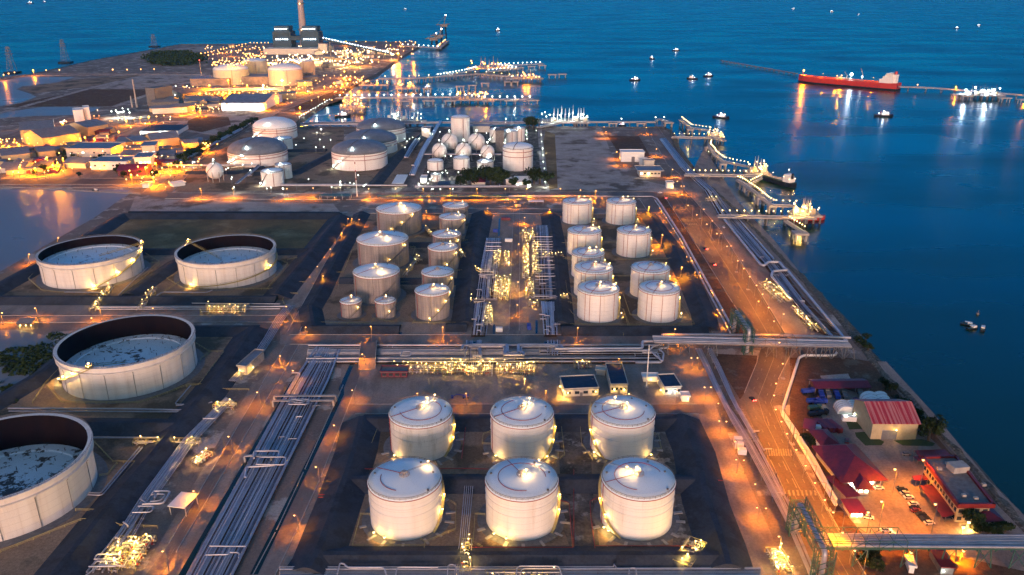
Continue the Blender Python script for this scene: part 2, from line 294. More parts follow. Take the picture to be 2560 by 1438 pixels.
# ---------------------------------------------------------------- flat sheets
KERBS=[]
for nm,s,z,m in [
 ('lagoon_water',"-300,800 0,680 111,615 235,545 292,505 331,481 322,474 0,474 -300,474",.05,'pond'),
 ('lagoon_water',"A-600,620 0,602 200,572 560,575 430,612 170,642 120,665 230,700 270,722 150,765 0,790 -600,850",.05,'pond'),
 ('pond_water',"A-500,930 0,842 320,796 750,800 690,830 560,856 200,866 0,880",.05,'pond'),
 ('marsh_water',"-200,850 0,826 40,824 110,838 170,870 165,905 100,945 0,1015 -200,1110",.05,'pond'),
 # far flats
 ('salt_flat',"A700,660 1090,553 1560,552 1590,580 1200,662",.04,'sand'),
 ('salt_flat',"A1000,430 1340,360 1500,345 1700,345 1500,400 1470,470 1100,440",.04,'sand'),
 ('mud_flat',"A10,800 640,665 1180,668 830,790 560,790",.04,'verge'),
 ('mud_flat',"A170,655 600,590 1080,556 700,640 300,690 250,700",.06,'bund'),
 ('bare_field',"A1290,940 1440,850 1900,848 1870,900 1580,1010 1330,1000",.04,'sand'),
 ('bare_field',"A1400,900 1480,865 1700,870 1720,930 1500,985 1380,960",.06,'verge'),
 ('bare_field',"A2190,800 2380,690 2560,670 2560,740 2380,800 2200,830",.04,'verge'),
 # fields and pads north of the main road
 ('bare_field',"B1530,975 1955,975 2010,1120 2140,1400 1560,1415 1500,1120",.04,'sand'),
 ('brown_field',"B1530,975 1600,1000 1620,1400 1560,1415 1500,1120",.06,'field'),
 ('brown_field',"B1990,1010 2225,1015 2310,1165 2080,1150",.06,'verge'),
 ('tank_yard',"B-380,1290 600,960 760,960 600,1300 480,1400 -700,1400",.03,'bund'),
 ('tank_yard',"B640,960 1470,945 1500,1320 560,1320",.04,'bundl'),
 ('tank_yard',"A1300,1420 1290,1260 1900,960 2250,960 2560,960 2560,1420",.035,'bund'),
 ('plant_yard',"A1350,720 1500,600 2300,560 2560,520 2560,640 2300,740 2000,760",.04,'conc'),
 ('plant_yard',"A1500,420 1960,330 2560,420 2700,470 2560,520 1600,480",.045,'conc'),
 ('town_yard',"A-500,1060 560,900 1250,960 1620,1010 1250,1260 1100,1400 -900,1400",.04,'roadp'),
 # tank bund floors
 ('dike_floor',"D950,200 2510,200 2040,790 0,790 -300,740 700,330",.03,'bund'),
 ('grass_field',"D960,205 2460,205 2300,432 690,432 860,280",.06,'field'),
 ('dike_floor',"500,830 640,830 480,1080 160,1440 -400,1440 -400,1060 120,960 170,900 430,850",.03,'bund'),
 ('dike_floor',"905,535 1205,535 1190,620 1165,815 780,822 800,730",.03,'bund'),
 ('dike_floor',"1377,535 1625,535 1710,665 1750,815 1400,822 1387,650",.03,'bund'),
 ('dike_floor',"905,1058 1705,1058 1740,1140 1815,1395 800,1395 850,1230",.03,'bund'),
 ('sandy_floor',"1395,1210 1480,1215 1500,1380 1430,1385 1400,1300",.06,'bundl'),
 ('sandy_floor',"1640,1070 1690,1075 1745,1210 1640,1205",.05,'bundl'),
 ('sandy_floor',"1395,1080 1475,1080 1480,1190 1400,1190",.05,'bundl'),
 ('sandy_floor',"1690,1240 1745,1240 1780,1380 1680,1380",.05,'bundl'),
 # concrete aprons
 ('concrete_apron',"-400,764 735,764 750,806 -400,812",.05,'conc'),
 ('concrete_apron',"D1000,50 2480,90 2540,160 960,150",.05,'sand'),
 ('concrete_apron',"G1000,1520 1880,0 2130,0 1340,1429 1200,1600",.05,'conc'),
 ('concrete_apron',"735,860 785,870 710,960 640,960",.055,'conc'),
 ('concrete_apron',"855,890 935,890 900,1050 790,1400 700,1560 600,1560 690,1400 850,1000",.05,'conc'),
 ('concrete_apron',"860,870 1770,862 1800,1000 1760,1045 870,1045 900,960",.045,'conc'),
 ('concrete_apron',"1235,535 1370,530 1395,820 1390,862 1170,862 1180,780",.045,'conc'),
 ('concrete_apron',"700,800 1900,822 1900,865 700,865",.04,'conc'),
 ('concrete_apron',"705,775 775,765 905,545 905,535 870,530 850,560",.045,'conc'),
 ('concrete_apron',"1705,1050 1765,960 1930,1340 1990,1500 1850,1500 1810,1390",.045,'conc'),
 ('concrete_apron',"C-100,1420 0,1460 180,1100 430,1500 700,1790 870,2000 1010,2290 1240,2480 760,2520 620,2250",.035,'conc'),
 ('brown_verge',"1640,490 1660,490 1716,575 1834,762 1885,860 1850,860 1760,700",.06,'verge'),
 ('brown_verge',"1780,885 1893,890 1890,925 1860,985 1850,1000",.05,'verge'),
 ('yard_ground',"1975,895 2120,895 2180,905 2330,1080 2460,1230 2640,1400 2700,1480 2160,1480 2060,1240 1975,1050",.03,'verge'),
 ('parking_yard',"2040,1000 2070,960 2230,1010 2330,1100 2560,1330 2700,1460 2160,1340 2085,1250 2075,1100",.05,'conc'),
 ('pale_patch',"2050,940 2120,935 2135,965 2060,965",.05,'sand'),
 ('lawn',"I1235,290 1310,285 1360,345 1260,348",.08,'lawn'),
 ('lawn',"I1300,370 1370,365 1520,440 1500,465 1380,468 1310,400",.08,'lawn'),
 ('lawn',"I1590,430 1800,420 1900,450 1880,472 1660,468",.08,'lawn'),
 # roads
 ('coast_highway',"1712,478 1735,500 1800,575 1893,720 1985,870 1975,890 1893,905 1905,862 1834,762 1716,575 1660,490",.09,'road'),
 ('coast_highway',"1975,890 1945,950 1930,1010 1960,1080 2015,1180 2100,1330 2200,1500 2110,1500 1975,1260 1925,1150 1900,1105 1866,1030 1860,985 1893,905",.095,'road'),
 ('service_road',"1600,500 1640,500 1690,575 1826,828 1790,850 1700,680 1640,560",.09,'roadp'),
 ('cross_road',"-400,790 740,790 740,806 -400,808",.085,'roadp'),
 ('cross_road',"700,838 1900,838 1900,862 700,862",.085,'roadp'),
 ('centre_road',"1285,500 1299,500 1298,838 1272,838",.09,'roadp'),
 ('dike_road',"715,838 745,838 893,540 877,540",.09,'roadp'),
 ('rack_road',"G1150,1520 1290,1300 2060,0 1960,0 1240,1230 1020,1520",.09,'roadp'),
 ('rack_road',"715,862 748,862 694,960 655,960",.095,'roadp'),
 ('bridge_road',"912,862 935,862 905,912 893,960 800,1200 740,1330 660,1500 600,1500 690,1330 760,1180 860,960 880,912",.095,'roadp'),
 ('yard_road',"870,1012 1760,1012 1765,1036 870,1036",.085,'roadp'),
 ('north_road',"D-0,-40 1070,20 1200,50 2560,60 3300,35 4900,35 4900,0 3300,5 2560,15 1250,8 1150,-10 1250,-100 1180,-100 1060,10",.09,'roadp'),
 ('north_road',"905,522 1635,524 1640,536 905,534",.085,'roadp'),
 ('north_road',"405,482 430,482 520,380 640,310 700,280 850,222 960,195 850,212 640,295 500,375",.09,'roadp'),
 ('north_road',"A-300,1330 1250,1330 1260,1375 -300,1375",.08,'road'),
 ('flats_road',"A-200,600 200,555 560,550 1560,545 1560,556 560,560 200,566 -200,620",.08,'roadp'),
 ('town_road',"A-100,1330 220,1220 650,1060 1010,930 1040,935 700,1070 240,1240 -100,1380",.07,'roadp'),
 ('orchard_track',"A0,835 640,660 1090,548 1110,552 660,668 0,850",.075,'sand'),
 ('orchard_track',"A820,800 1200,665 1560,575 1590,580 1210,675 850,805",.075,'sand'),
 ('gate_road',"C0,1300 -90,1230 -250,960 -170,940 20,1210 180,1430 40,1430",.07,'roadp'),
 ('gate_road',"1480,455 1560,440 1690,470 1712,480 1690,486 1480,468",.075,'sand'),
 ('gravel_track',"B1470,950 1500,950 1560,1429 1500,1429",.06,'sand'),
 ('yard_track',"B450,1420 700,960 760,960 560,1429",.05,'conc'),
 ('coast_path',"2190,905 2215,905 2330,1030 2470,1200 2620,1350 2600,1370 2440,1200 2320,1060",.06,'conc')]:
    sheet(nm,W(s),z,M[m])
    if m in ('road','roadp'): KERBS.append(s)
# ---------------------------------------------------------------- ditches: dark water between low concrete lips
def ditch(pts):
    o=sheet('ditch_water',W(pts),.10,M['ditch']); return o
for s in ("G1290,1500 2160,0 2180,0 2020,330 1900,520 1500,1200 1390,1429 1340,1520","726,958 785,880 800,872 738,958",
          "G1860,1429 2560,30 2560,90 2300,640 1920,1429","846,975 880,900 888,905 854,985",
          "D2285,975 2310,975 2350,1065 2300,1065","E1183,200 1192,200 1186,330 1178,330","E1455,960 1470,960 1470,1060 1455,1060","E1140,990 1152,990 1152,1065 1140,1065",
          "E960,1118 1060,1118 1060,1132 960,1132","E1520,1118 1615,1118 1615,1132 1520,1132","E-10,1045 460,1050 460,1066 -10,1066"):
    ditch(s)
# ---------------------------------------------------------------- dikes
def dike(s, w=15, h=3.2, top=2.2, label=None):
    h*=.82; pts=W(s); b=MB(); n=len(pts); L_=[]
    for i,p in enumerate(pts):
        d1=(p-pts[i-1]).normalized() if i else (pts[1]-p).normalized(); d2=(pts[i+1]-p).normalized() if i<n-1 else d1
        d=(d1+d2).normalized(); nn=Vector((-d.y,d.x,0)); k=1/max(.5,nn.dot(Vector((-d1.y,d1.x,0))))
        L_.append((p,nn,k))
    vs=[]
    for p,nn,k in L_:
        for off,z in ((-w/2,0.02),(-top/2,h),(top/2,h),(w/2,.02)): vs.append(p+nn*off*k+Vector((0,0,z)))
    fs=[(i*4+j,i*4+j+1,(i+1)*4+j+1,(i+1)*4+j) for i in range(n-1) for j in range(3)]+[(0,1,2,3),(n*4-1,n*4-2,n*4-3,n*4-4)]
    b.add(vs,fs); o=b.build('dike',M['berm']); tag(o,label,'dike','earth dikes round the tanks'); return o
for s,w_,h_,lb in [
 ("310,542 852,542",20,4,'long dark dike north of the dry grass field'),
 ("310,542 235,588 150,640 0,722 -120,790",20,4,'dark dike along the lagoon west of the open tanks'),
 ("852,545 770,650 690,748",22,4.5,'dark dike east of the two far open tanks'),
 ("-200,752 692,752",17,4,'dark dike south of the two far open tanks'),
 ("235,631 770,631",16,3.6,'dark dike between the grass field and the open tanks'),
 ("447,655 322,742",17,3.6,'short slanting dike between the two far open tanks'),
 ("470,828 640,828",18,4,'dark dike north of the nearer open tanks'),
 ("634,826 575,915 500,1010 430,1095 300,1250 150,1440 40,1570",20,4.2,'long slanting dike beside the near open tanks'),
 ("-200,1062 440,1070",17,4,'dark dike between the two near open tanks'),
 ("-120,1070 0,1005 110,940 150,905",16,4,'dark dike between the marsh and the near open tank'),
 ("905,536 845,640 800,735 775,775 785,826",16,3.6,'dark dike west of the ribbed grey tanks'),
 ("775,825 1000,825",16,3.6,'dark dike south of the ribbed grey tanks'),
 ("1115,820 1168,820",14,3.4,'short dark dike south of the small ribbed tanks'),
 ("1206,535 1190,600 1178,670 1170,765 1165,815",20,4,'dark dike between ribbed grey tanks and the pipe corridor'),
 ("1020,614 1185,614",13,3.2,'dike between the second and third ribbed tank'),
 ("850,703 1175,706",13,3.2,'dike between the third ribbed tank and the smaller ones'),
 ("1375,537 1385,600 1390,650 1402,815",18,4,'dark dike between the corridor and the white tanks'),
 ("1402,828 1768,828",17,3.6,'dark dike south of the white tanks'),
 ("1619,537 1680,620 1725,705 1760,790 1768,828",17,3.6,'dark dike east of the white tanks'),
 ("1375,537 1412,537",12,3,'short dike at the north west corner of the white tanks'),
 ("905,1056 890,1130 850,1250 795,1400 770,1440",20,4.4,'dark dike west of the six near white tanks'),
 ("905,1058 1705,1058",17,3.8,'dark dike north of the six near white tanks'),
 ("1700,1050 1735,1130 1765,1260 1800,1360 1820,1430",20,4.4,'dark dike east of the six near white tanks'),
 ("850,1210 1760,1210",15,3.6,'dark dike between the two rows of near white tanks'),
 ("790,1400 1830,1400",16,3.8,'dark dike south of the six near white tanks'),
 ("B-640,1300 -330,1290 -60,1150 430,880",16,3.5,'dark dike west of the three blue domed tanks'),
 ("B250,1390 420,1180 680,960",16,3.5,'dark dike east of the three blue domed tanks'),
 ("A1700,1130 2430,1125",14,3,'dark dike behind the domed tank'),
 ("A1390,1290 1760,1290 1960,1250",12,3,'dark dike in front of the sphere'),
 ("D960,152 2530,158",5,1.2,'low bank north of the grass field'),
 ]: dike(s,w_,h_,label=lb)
for s,z in (("385,1600 470,1438 732,958 790,872 852,880 822,958 588,1438 505,1600",.3),("772,868 1655,868 1650,911 765,912",.2),("F325,200 600,520 700,650 820,805 1000,1045 1235,1120 925,800 770,590 445,200",.2),("1648,350 1762,480 1796,540 1830,540 1788,480 1664,347",.2),
  ("E1090,360 1015,810 1165,815 1195,360",.2),("E1462,265 1490,810 1605,810 1565,265",.2),("E1498,840 1518,1085 1612,1085 1608,840",.2),("E1005,845 975,1085 1078,1085 1110,845",.2)):
    sheet('pipe_track',W(s),z,M['verge'])

for s in KERBS:
    pts=W(s); n=len(pts); mb=MB(); any_=False
    for i in range(n):
        a,c=pts[i],pts[(i+1)%n]; d=c-a
        if d.length<32: continue
        a2=a.lerp(c,.02); c2=a.lerp(c,.98); m_=(a2+c2)/2; mb.box((m_.x,m_.y,.14),((c2-a2).length,.35,.7),atan2(d.y,d.x)); any_=True
    if any_: tag(mb.build('kerb',M['conc2']),kind='structure')
def lane(L_,R_,f,dash=5,gap=9,w=.28,z=.36,name='lane_marking'):
    a=W(L_); b_=W(R_); c=[p.lerp(q,f) for p,q in zip(a,b_)]; mb=MB()
    for p,q in zip(c,c[1:]):
        d=(q-p); L2=d.length; u=d/L2; nn=Vector((-u.y,u.x,0)); t=0
        while t<L2-1:
            e=min(L2,t+dash) if dash else L2; A=p+u*t; B=p+u*e; mb.add([A-nn*w/2+Vector((0,0,z)),B-nn*w/2+Vector((0,0,z)),B+nn*w/2+Vector((0,0,z)),A+nn*w/2+Vector((0,0,z))],[(0,1,2,3)]); t=e+gap if dash else L2
    tag(mb.build(name,M['mark']),kind='structure')
M['mark']=mat('road_paint',(.26,.24,.21),(.14,.13,.12),scale=.8)
HL="1665,492 1716,575 1834,762 1893,860 1893,905 1860,985 1866,1030 1900,1105 1975,1260 2110,1500"; HR="1712,480 1800,575 1893,720 1975,860 1975,890 1930,1010 1960,1080 2015,1180 2100,1330 2200,1500"
for f,dd in ((.25,3),(.5,0),(.75,3),(.95,0)): lane(HL,HR,f,dd)
lane("700,840 1900,840","700,860 1900,860",.5); lane("-400,792 740,792","-400,806 740,806",.5); lane("1286,505 1275,830","1298,505 1296,830",.5)
lane("900,524 1635,526","900,533 1640,535",.5); lane("G1130,1520 1240,1300 2010,0","G1180,1520 1290,1290 2055,0",.5)
# ---------------------------------------------------------------- tank fitting
def extents(X,Y,r,h):
    t=[proj((X+r*cos(a),Y+r*sin(a),h)) for a in [2*pi*i/72 for i in range(72)]]
    return min(p[0] for p in t),max(p[0] for p in t),max(p[1] for p in t)
def basemax(X,Y,r): return max(proj((X+r*cos(a),Y+r*sin(a),0))[1] for a in [2*pi*i/72 for i in range(72)])
def fit(spec,k):
    """tank from its outline in an enlargement: rim left, rim right, lowest rim point, lowest base point"""
    (xl,yr),(xr,yb)=R(f"{k}{spec[0]},{spec[2]} {k}{spec[1]},{spec[3]}")
    c=P((xl+xr)/2,yb); r=(xr-xl)/2*(c.y*cp+CAM_H*sp)/F_PX; h=r*1.2; X,Y=c.x,c.y+r
    def f(v):
        a,b_,c_=extents(*v); return [a-xl,b_-xr,c_-yr,basemax(*v[:3])-yb]
    v=[X,Y,r,h]
    for it in range(12):
        e=f(v); J=[]
        for i in range(4):
            u=list(v); u[i]+=.5; g=f(u); J.append([(g[j]-e[j])/.5 for j in range(4)])
        m_=Matrix([[J[c2][r2] for c2 in range(4)] for r2 in range(4)])
        try: d=m_.inverted() @ Vector(e)
        except Exception: break
        v=[v[i]-max(-30,min(30,d[i])) for i in range(4)]
    return v
def ring(b,c,r,z,t=.18,n=64): b.lathe([(r+.02,z-t),(r+t*1.3,z-t),(r+t*1.3,z+t),(r+.02,z+t)],c,n,smooth=False)
def rail(b,c,r,z,n=48,h=1.1,t=.06,a0=0,a1=2*pi):
    for zz in (z+h,z+h*.5): b.lathe([(r-t,zz-t),(r+t,zz-t),(r+t,zz+t),(r-t,zz+t),(r-t,zz-t)],c,n,a0=a0,a1=a1)
    for i in range(n): a=a0+(a1-a0)*i/n; b.box((c[0]+r*cos(a),c[1]+r*sin(a),c[2]+z+h/2),(t*1.6,t*1.6,h))
def stair(b,r,h,a0,a1,z0=0,w=1.2,n=26):
    """spiral stair strip and its handrail round a shell"""
    vs=[]
    for i in range(n+1):
        a=a0+(a1-a0)*i/n; z=z0+(h-z0)*i/n
        for rr,zz in ((r+.15,z),(r+w,z),(r+w,z-.35),(r+.15,z-.35)): vs.append((rr*cos(a),rr*sin(a),zz))
    b.add(vs,[(i*4+j,i*4+(j+1)%4,(i+1)*4+(j+1)%4,(i+1)*4+j) for i in range(n) for j in range(4)])
    b.tube([((r+w)*cos(a0+(a1-a0)*i/n),(r+w)*sin(a0+(a1-a0)*i/n),z0+(h-z0)*i/n+1.1) for i in range(n+1)],.09,4)
def bulb(parent,p,kind='warm',power=0,r=.42,spot=None,aim=None,name='lamp'):
    b=MB(); b.mi=0; b.ball(p,r,8); b.mi=1; b.box((p[0],p[1],p[2]+r*.9),(r*1.5,r*1.5,r*.4))
    o=b.build(name,[BULB[kind],M['steel']],parent)
    if power: light((p[0],p[1],p[2]-.0) if True else p,kind,power,parent,spot,r+.15,aim)
    return o
LP=dict(roof=360,base=330,stair=260)
def cone_tank(spec,k,label,group,style='white',roof_lamps=((0,1),),base_az=(),stair_az=None,stair_lamps=(.3,.6),bands=(.3,.5),pad=True,redarc=None,ribs=0,fixed=None,roofh=.07,dirty=False,manhole=True,mast=True):
    X,Y,r,h = fixed or fit(spec,k)
    t=wthing('storage_tank',label,'storage tank',(X,Y,0),group)
    c=(X,Y,0); shell=M['stained'] if 'stain' in label else M['white'] if style=='white' else M['greytank'] if style=='grey' else M['bigtank']
    nseg=72
    b=MB(); b.lathe([(r,0.1),(r,h)],c,nseg)
    if style=='white':
        for f in bands: ring(b,c,r,h*(1-f),.16)
    else: 
        for f in bands: ring(b,c,r,h*(1-f),.12)
    b.build('shell',shell,t)
    hr=roofh*r*2
    b=MB(); b.lathe([(r+.25,h-.25),(r+.25,h+.02),(r*.75,h+hr*.34),(r*.5,h+hr*.62),(r*.25,h+hr*.87),(.02,h+hr)],c,nseg); b.build('roof',M['whiteroof'],t)
    if pad:
        b=MB(); b.lathe([(r-.1,.16),(r+r*.14+1,.16),(r+r*.14+2.5,.04)],c,48,False); b.build('foundation_pad',M['steel'],t)
    if k=='H':
        for j in range(9):
            a=-2.75+j*.42+RND.uniform(-.08,.08); q=r+3.4; b=MB(); b.box((X+q*cos(a),Y+q*sin(a),.32),(RND.uniform(2.6,4.2),RND.uniform(.9,1.5),.3),a); b.build('access_slab',M['conc2'],t)
    # railing on the roof edge
    b=MB(); rail(b,c,r-.05,h,40); b.build('railing',M['steel'],t)
    # vents and hatch ring at the apex
    b=MB(); b.cyl((X,Y,h+hr-.2),(X,Y,h+hr+1.3),.55,n=10); b.cyl((X,Y,h+hr+1.3),(X,Y,h+hr+1.6),.9,n=10)
    rail(b,c,max(2,r*.13),h+hr-.5,12)
    for a in (0.8,2.6,4.4): b.cyl((X+r*.09*cos(a),Y+r*.09*sin(a),h+hr-.4),(X+r*.09*cos(a),Y+r*.09*sin(a),h+hr+.8),.3,n=6)
    b.build('roof_vent',M['conc2'],t)
    if manhole:
        for a,q in ((1.1,.82),(2.9,.88),(5.6,.9),(.3,.8))[:4 if k=='H' else 1]:
            zz=h+hr*(1-q); b=MB(); b.cyl((X+r*q*cos(a),Y+r*q*sin(a),zz-.2),(X+r*q*cos(a),Y+r*q*sin(a),zz+.6),.45,n=8)
            b.build('roof_hatch',M['steel'],t)
    # red foam ring, radial feeder and riser
    a0,a1,ar=redarc or (-2.4,2.2,-2.5)
    def rp(q,a,up=.35): return (X+r*q*cos(a),Y+r*q*sin(a),h+hr*(1-q)+up)
    b=MB()
    if style!='grey' or redarc:
        b.tube([rp(.66,a0+(a1-a0)*i/30) for i in range(31)],.13,5)
    b.tube([rp(.12,ar),rp(.97,ar)],.13,5)
    b.build('foam_line',M['redp'],t)
    b=MB(); b.tube([(X+(r+.35)*cos(ar),Y+(r+.35)*sin(ar),h),(X+(r+.35)*cos(ar),Y+(r+.35)*sin(ar),.3)],.15,5)
    b.lathe([(r+.2,h-.55),(r+.38,h-.55),(r+.38,h-.3),(r+.2,h-.3)],c,40,a0=-pi,a1=0.1,smooth=False); b.build('riser_pipe',M['redp'],t)
    for i in range(ribs):
        a=-pi/2+(i-(ribs-1)/2)*.75; b=MB(); b.tube([(X+(r+.25)*cos(a),Y+(r+.25)*sin(a),h),(X+(r+.25)*cos(a),Y+(r+.25)*sin(a),.3)],.13,4)
        b.build('downpipe',M['steel'] if style=='grey' else M['redp'],t)
    # walkway strip towards the apex
    if stair_az is not None:
        sa,sb=stair_az
        b=MB(); Mx=Matrix.Translation((X,Y,0)); bb=MB(); stair(bb,r,h,sa,sb); b.add([Mx@Vector(p) for p in bb.v],bb.f); b.build('spiral_stair',M['yellow'] if style!='grey' else M['steel'],t)
        b=MB(); b.tube([(rp(.99,sb,.9)),(rp(.14,sb,.9))],.07,4); b.tube([(rp(.99,sb+.04,.9)),(rp(.14,sb+.3,.9))],.07,4); b.build('roof_walkway_rail',M['steel'],t)
        for f in stair_lamps:
            a=sa+(sb-sa)*f; z=h*f+1.6
            bulb(t,(X+(r+1.0)*cos(a),Y+(r+1.0)*sin(a),z),'warm',LP['stair']*(r/14)**1,.4,name='stair_lamp')
    for (q,a,pw) in roof_lamps:
        p=rp(q,a,2.6); b=MB(); b.cyl((p[0],p[1],p[2]-2.6),(p[0],p[1],p[2]),.08,n=4); 
        o=b.build('lamp_pole',M['steel'],t); bulb(t,p,'peach',LP['roof']*pw*(r/14)**1.2,.38,name='roof_lamp')
    for a in base_az:
        p=(X+(r+2.2)*cos(a),Y+(r+2.2)*sin(a),2.4)
        bulb(t,p,'warm',LP['base'],.42,name='base_lamp')
    return t,(X,Y,r,h)
TANKS=[]
M['stained']=mat('stained_white_paint',(.76,.73,.7),(.5,.47,.42),rough=.6,scale=.3,lo=.5,hi=.72,stretch=(1,1,.25),c3=(.45,.42,.38),scale3=.9,lo3=.6,hi3=.75,seams=2.6)
G6='six white cone roofed tanks in the near bund'
A90=-pi/2
for spec,lb,rl,ba,st,ra in [
 ((366,834,333,590),'white tank with grey stain band, west end of the far row of six',((.12,.6,1.6),(.5,1.2,1.2),(.85,1.1,.5)),(A90-.75,),(-.75,.9),(-2.9,.9,-2.75)),
 ((1121,1588,335,597),'clean white tank in the middle of the far row of six',((.1,.4,1.6),(.55,1.1,1.6)),(A90-.8,A90+.75),(-.9,.85),(2.0,5.9,-2.75)),
 ((1870,2345,330,590),'white tank at the east end of the far row, glowing inner roof ring',((.12,.2,2.2),(.5,2.0,1.5)),(A90-.95,A90+.8),(-2.2,-3.6),(2.2,6.1,-2.9)),
 ((208,752,875,1175),'white tank with unlit roof centre, west end of the near row of six',((.82,.75,1.5),),(A90-.75,A90-.42),(-.7,.8),(3.0,-1.8+6.28,2.6)),
 ((1084,1622,875,1178),'white tank in the middle of the near row, red marker on its roof',((.12,0,2.2),(.8,.9,1.2)),(A90-.72,A90-.38),(-.7,.8),(.0,4.9,2.0)),
 ((1950,2496,870,1175),'white tank at the east end of the near row, lit on its west side',((.1,2.2,2.6),(.35,2.7,1.8)),(A90-.85,A90-1.0),(-2.1,-3.9),(0.3,4.5,-2.9)),
 ]:
    TANKS.append(cone_tank(spec,'H',lb,G6,'white',rl,ba,st,(.3,.5),bands=(.24,.42),redarc=ra)[1])
GE='white cone roofed tanks east of the corridor'
for spec,lb,rl in [
 ((1658,1878,97,245),'white tank at the north west corner of the eastern white group',((.1,0,1),(.6,.6,1.2))),
 ((1983,2204,97,248),'white tank at the north east corner of the eastern white group',((.1,0,1),(.6,.6,1.2))),
 ((1695,1945,322,485),'white tank second from the north in the western column of the white group',((.6,.5,1.5),)),
 ((2063,2317,322,492),'white tank second from the north in the eastern column of the white group',((.1,0,.8),)),
 ((1726,1967,490,655),'white tank half hidden in the middle of the western column',((.1,0,1.1),(.6,.5,1.1))),
 ((1745,2030,610,800),'white tank next to the southernmost one in the western column',((.1,0,1.2),(.8,-.1,1.1))),
 ((2167,2455,610,802),'white tank with an unlit roof in the eastern column',()),
 ((1770,2078,770,978),'southernmost white tank of the western column beside the corridor',((.1,0,1.3),(.75,-.2,1.5))),
 ((2224,2530,768,978),'southernmost white tank of the eastern column beside the service road',((.1,0,1.6),)),
 ]:
    c=cone_tank(spec,'E',lb,GE,'white',rl,(A90+1.45,),(-.5,.6),(.55,.95),bands=(.36,.6),ribs=3,redarc=(-3.1,3.1,A90-.5)); TANKS.append(c[1])
GW='ribbed grey tanks west of the corridor'
for spec,lb,rl,sl in [
 ((268,606,165,325),'large ribbed grey tank at the north end of the western group',((.1,0,1.1),(.5,-.9,1.3),(.85,-1.1,.8)),(.25,.55,.85)),
 ((124,507,402,582),'widest ribbed grey tank, second of the three large ones',((.1,2.6,1.2),(.45,-1,1.3)),(.35,.8)),
 ((97,442,645,835),'large ribbed grey tank nearest the two small ribbed tanks',((.1,2.0,1.3),(.5,-.9,2.4)),()),
 ((0,158,835,945),'small ribbed tank with a glowing roof at the south west corner',((.1,0,1.6),),(.6,)),
 ((259,412,833,948),'small ribbed tank with a glowing roof, east one of the pair',((.1,0,1.6),),(.4,)),
 ((765,952,122,240),'northernmost medium ribbed tank behind the others',((.6,.3,1.4),),()),
 ((738,932,208,330),'medium ribbed tank second from the north',((.5,.4,1.5),),(.8,)),
 ((687,897,342,478),'medium ribbed tank third from the north with a warm lit roof',((.1,0,1.2),(.7,0,1.5)),(.7,)),
 ((654,877,442,598),'medium ribbed tank fourth from the north',((.55,.5,1.2),),(.3,.75)),
 ((606,845,632,790),'medium ribbed tank fifth from the north with an unlit roof',(),(.75,)),
 ((557,815,775,962),'southernmost medium ribbed tank with lamps down its stair',((.1,0,1.2),(.6,.3,1.6)),(.05,.35,.65,.9)),
 ]:
    c=cone_tank(spec,'E',lb,GW,'grey',rl,(),(-1.75,-.15) if spec[0]!=268 else (-2.2,-.6),sl,bands=(.4,),ribs=1,pad=True); TANKS.append(c[1])
# ---------------------------------------------------------------- open topped tanks with floating roofs
def roofmat(name,seed,amount,ring0):
    m=bpy.data.materials.new(name); N,L=nodes(m); b=N['Principled BSDF']; b.inputs['Roughness'].default_value=.45
    tc=N.new('ShaderNodeTexCoord'); n=N.new('ShaderNodeTexNoise'); n.inputs['Scale'].default_value=.22; n.inputs['Detail'].default_value=5; n.inputs['Roughness'].default_value=.7; n.noise_dimensions='4D'; n.inputs['W'].default_value=seed
    L.new(tc.outputs['Object'],n.inputs['Vector'])
    ln=N.new('ShaderNodeVectorMath'); ln.operation='LENGTH'; L.new(tc.outputs['Object'],ln.inputs[0])
    # rust gathers round the centre deck legs and in pontoon corners
    r=N.new('ShaderNodeMapRange'); r.inputs['From Min'].default_value=0; r.inputs['From Max'].default_value=ring0; r.inputs['To Min'].default_value=.215; r.inputs['To Max'].default_value=amount; L.new(ln.outputs['Value'],r.inputs['Value'])
    s=N.new('ShaderNodeMath'); s.operation='ADD'; L.new(n.outputs['Fac'],s.inputs[0]); L.new(r.outputs[0],s.inputs[1])
    q=N.new('ShaderNodeMapRange'); q.inputs['From Min'].default_value=.66; q.inputs['From Max'].default_value=.7; L.new(s.outputs[0],q.inputs['Value'])
    x=N.new('ShaderNodeMix'); x.data_type='RGBA'; x.inputs['A'].default_value=(.74,.8,.88,1); x.inputs['B'].default_value=(.07,.05,.045,1); L.new(q.outputs[0],x.inputs['Factor'])
    n3=N.new('ShaderNodeTexNoise'); n3.inputs['Scale'].default_value=.08; L.new(tc.outputs['Object'],n3.inputs['Vector'])
    y=N.new('ShaderNodeMix'); y.data_type='RGBA'; y.blend_type='MULTIPLY'; y.inputs['Factor'].default_value=.12; L.new(x.outputs['Result'],y.inputs['A']); L.new(n3.outputs['Fac'],y.inputs['B'])
    L.new(y.outputs['Result'],b.inputs['Base Color']); return m
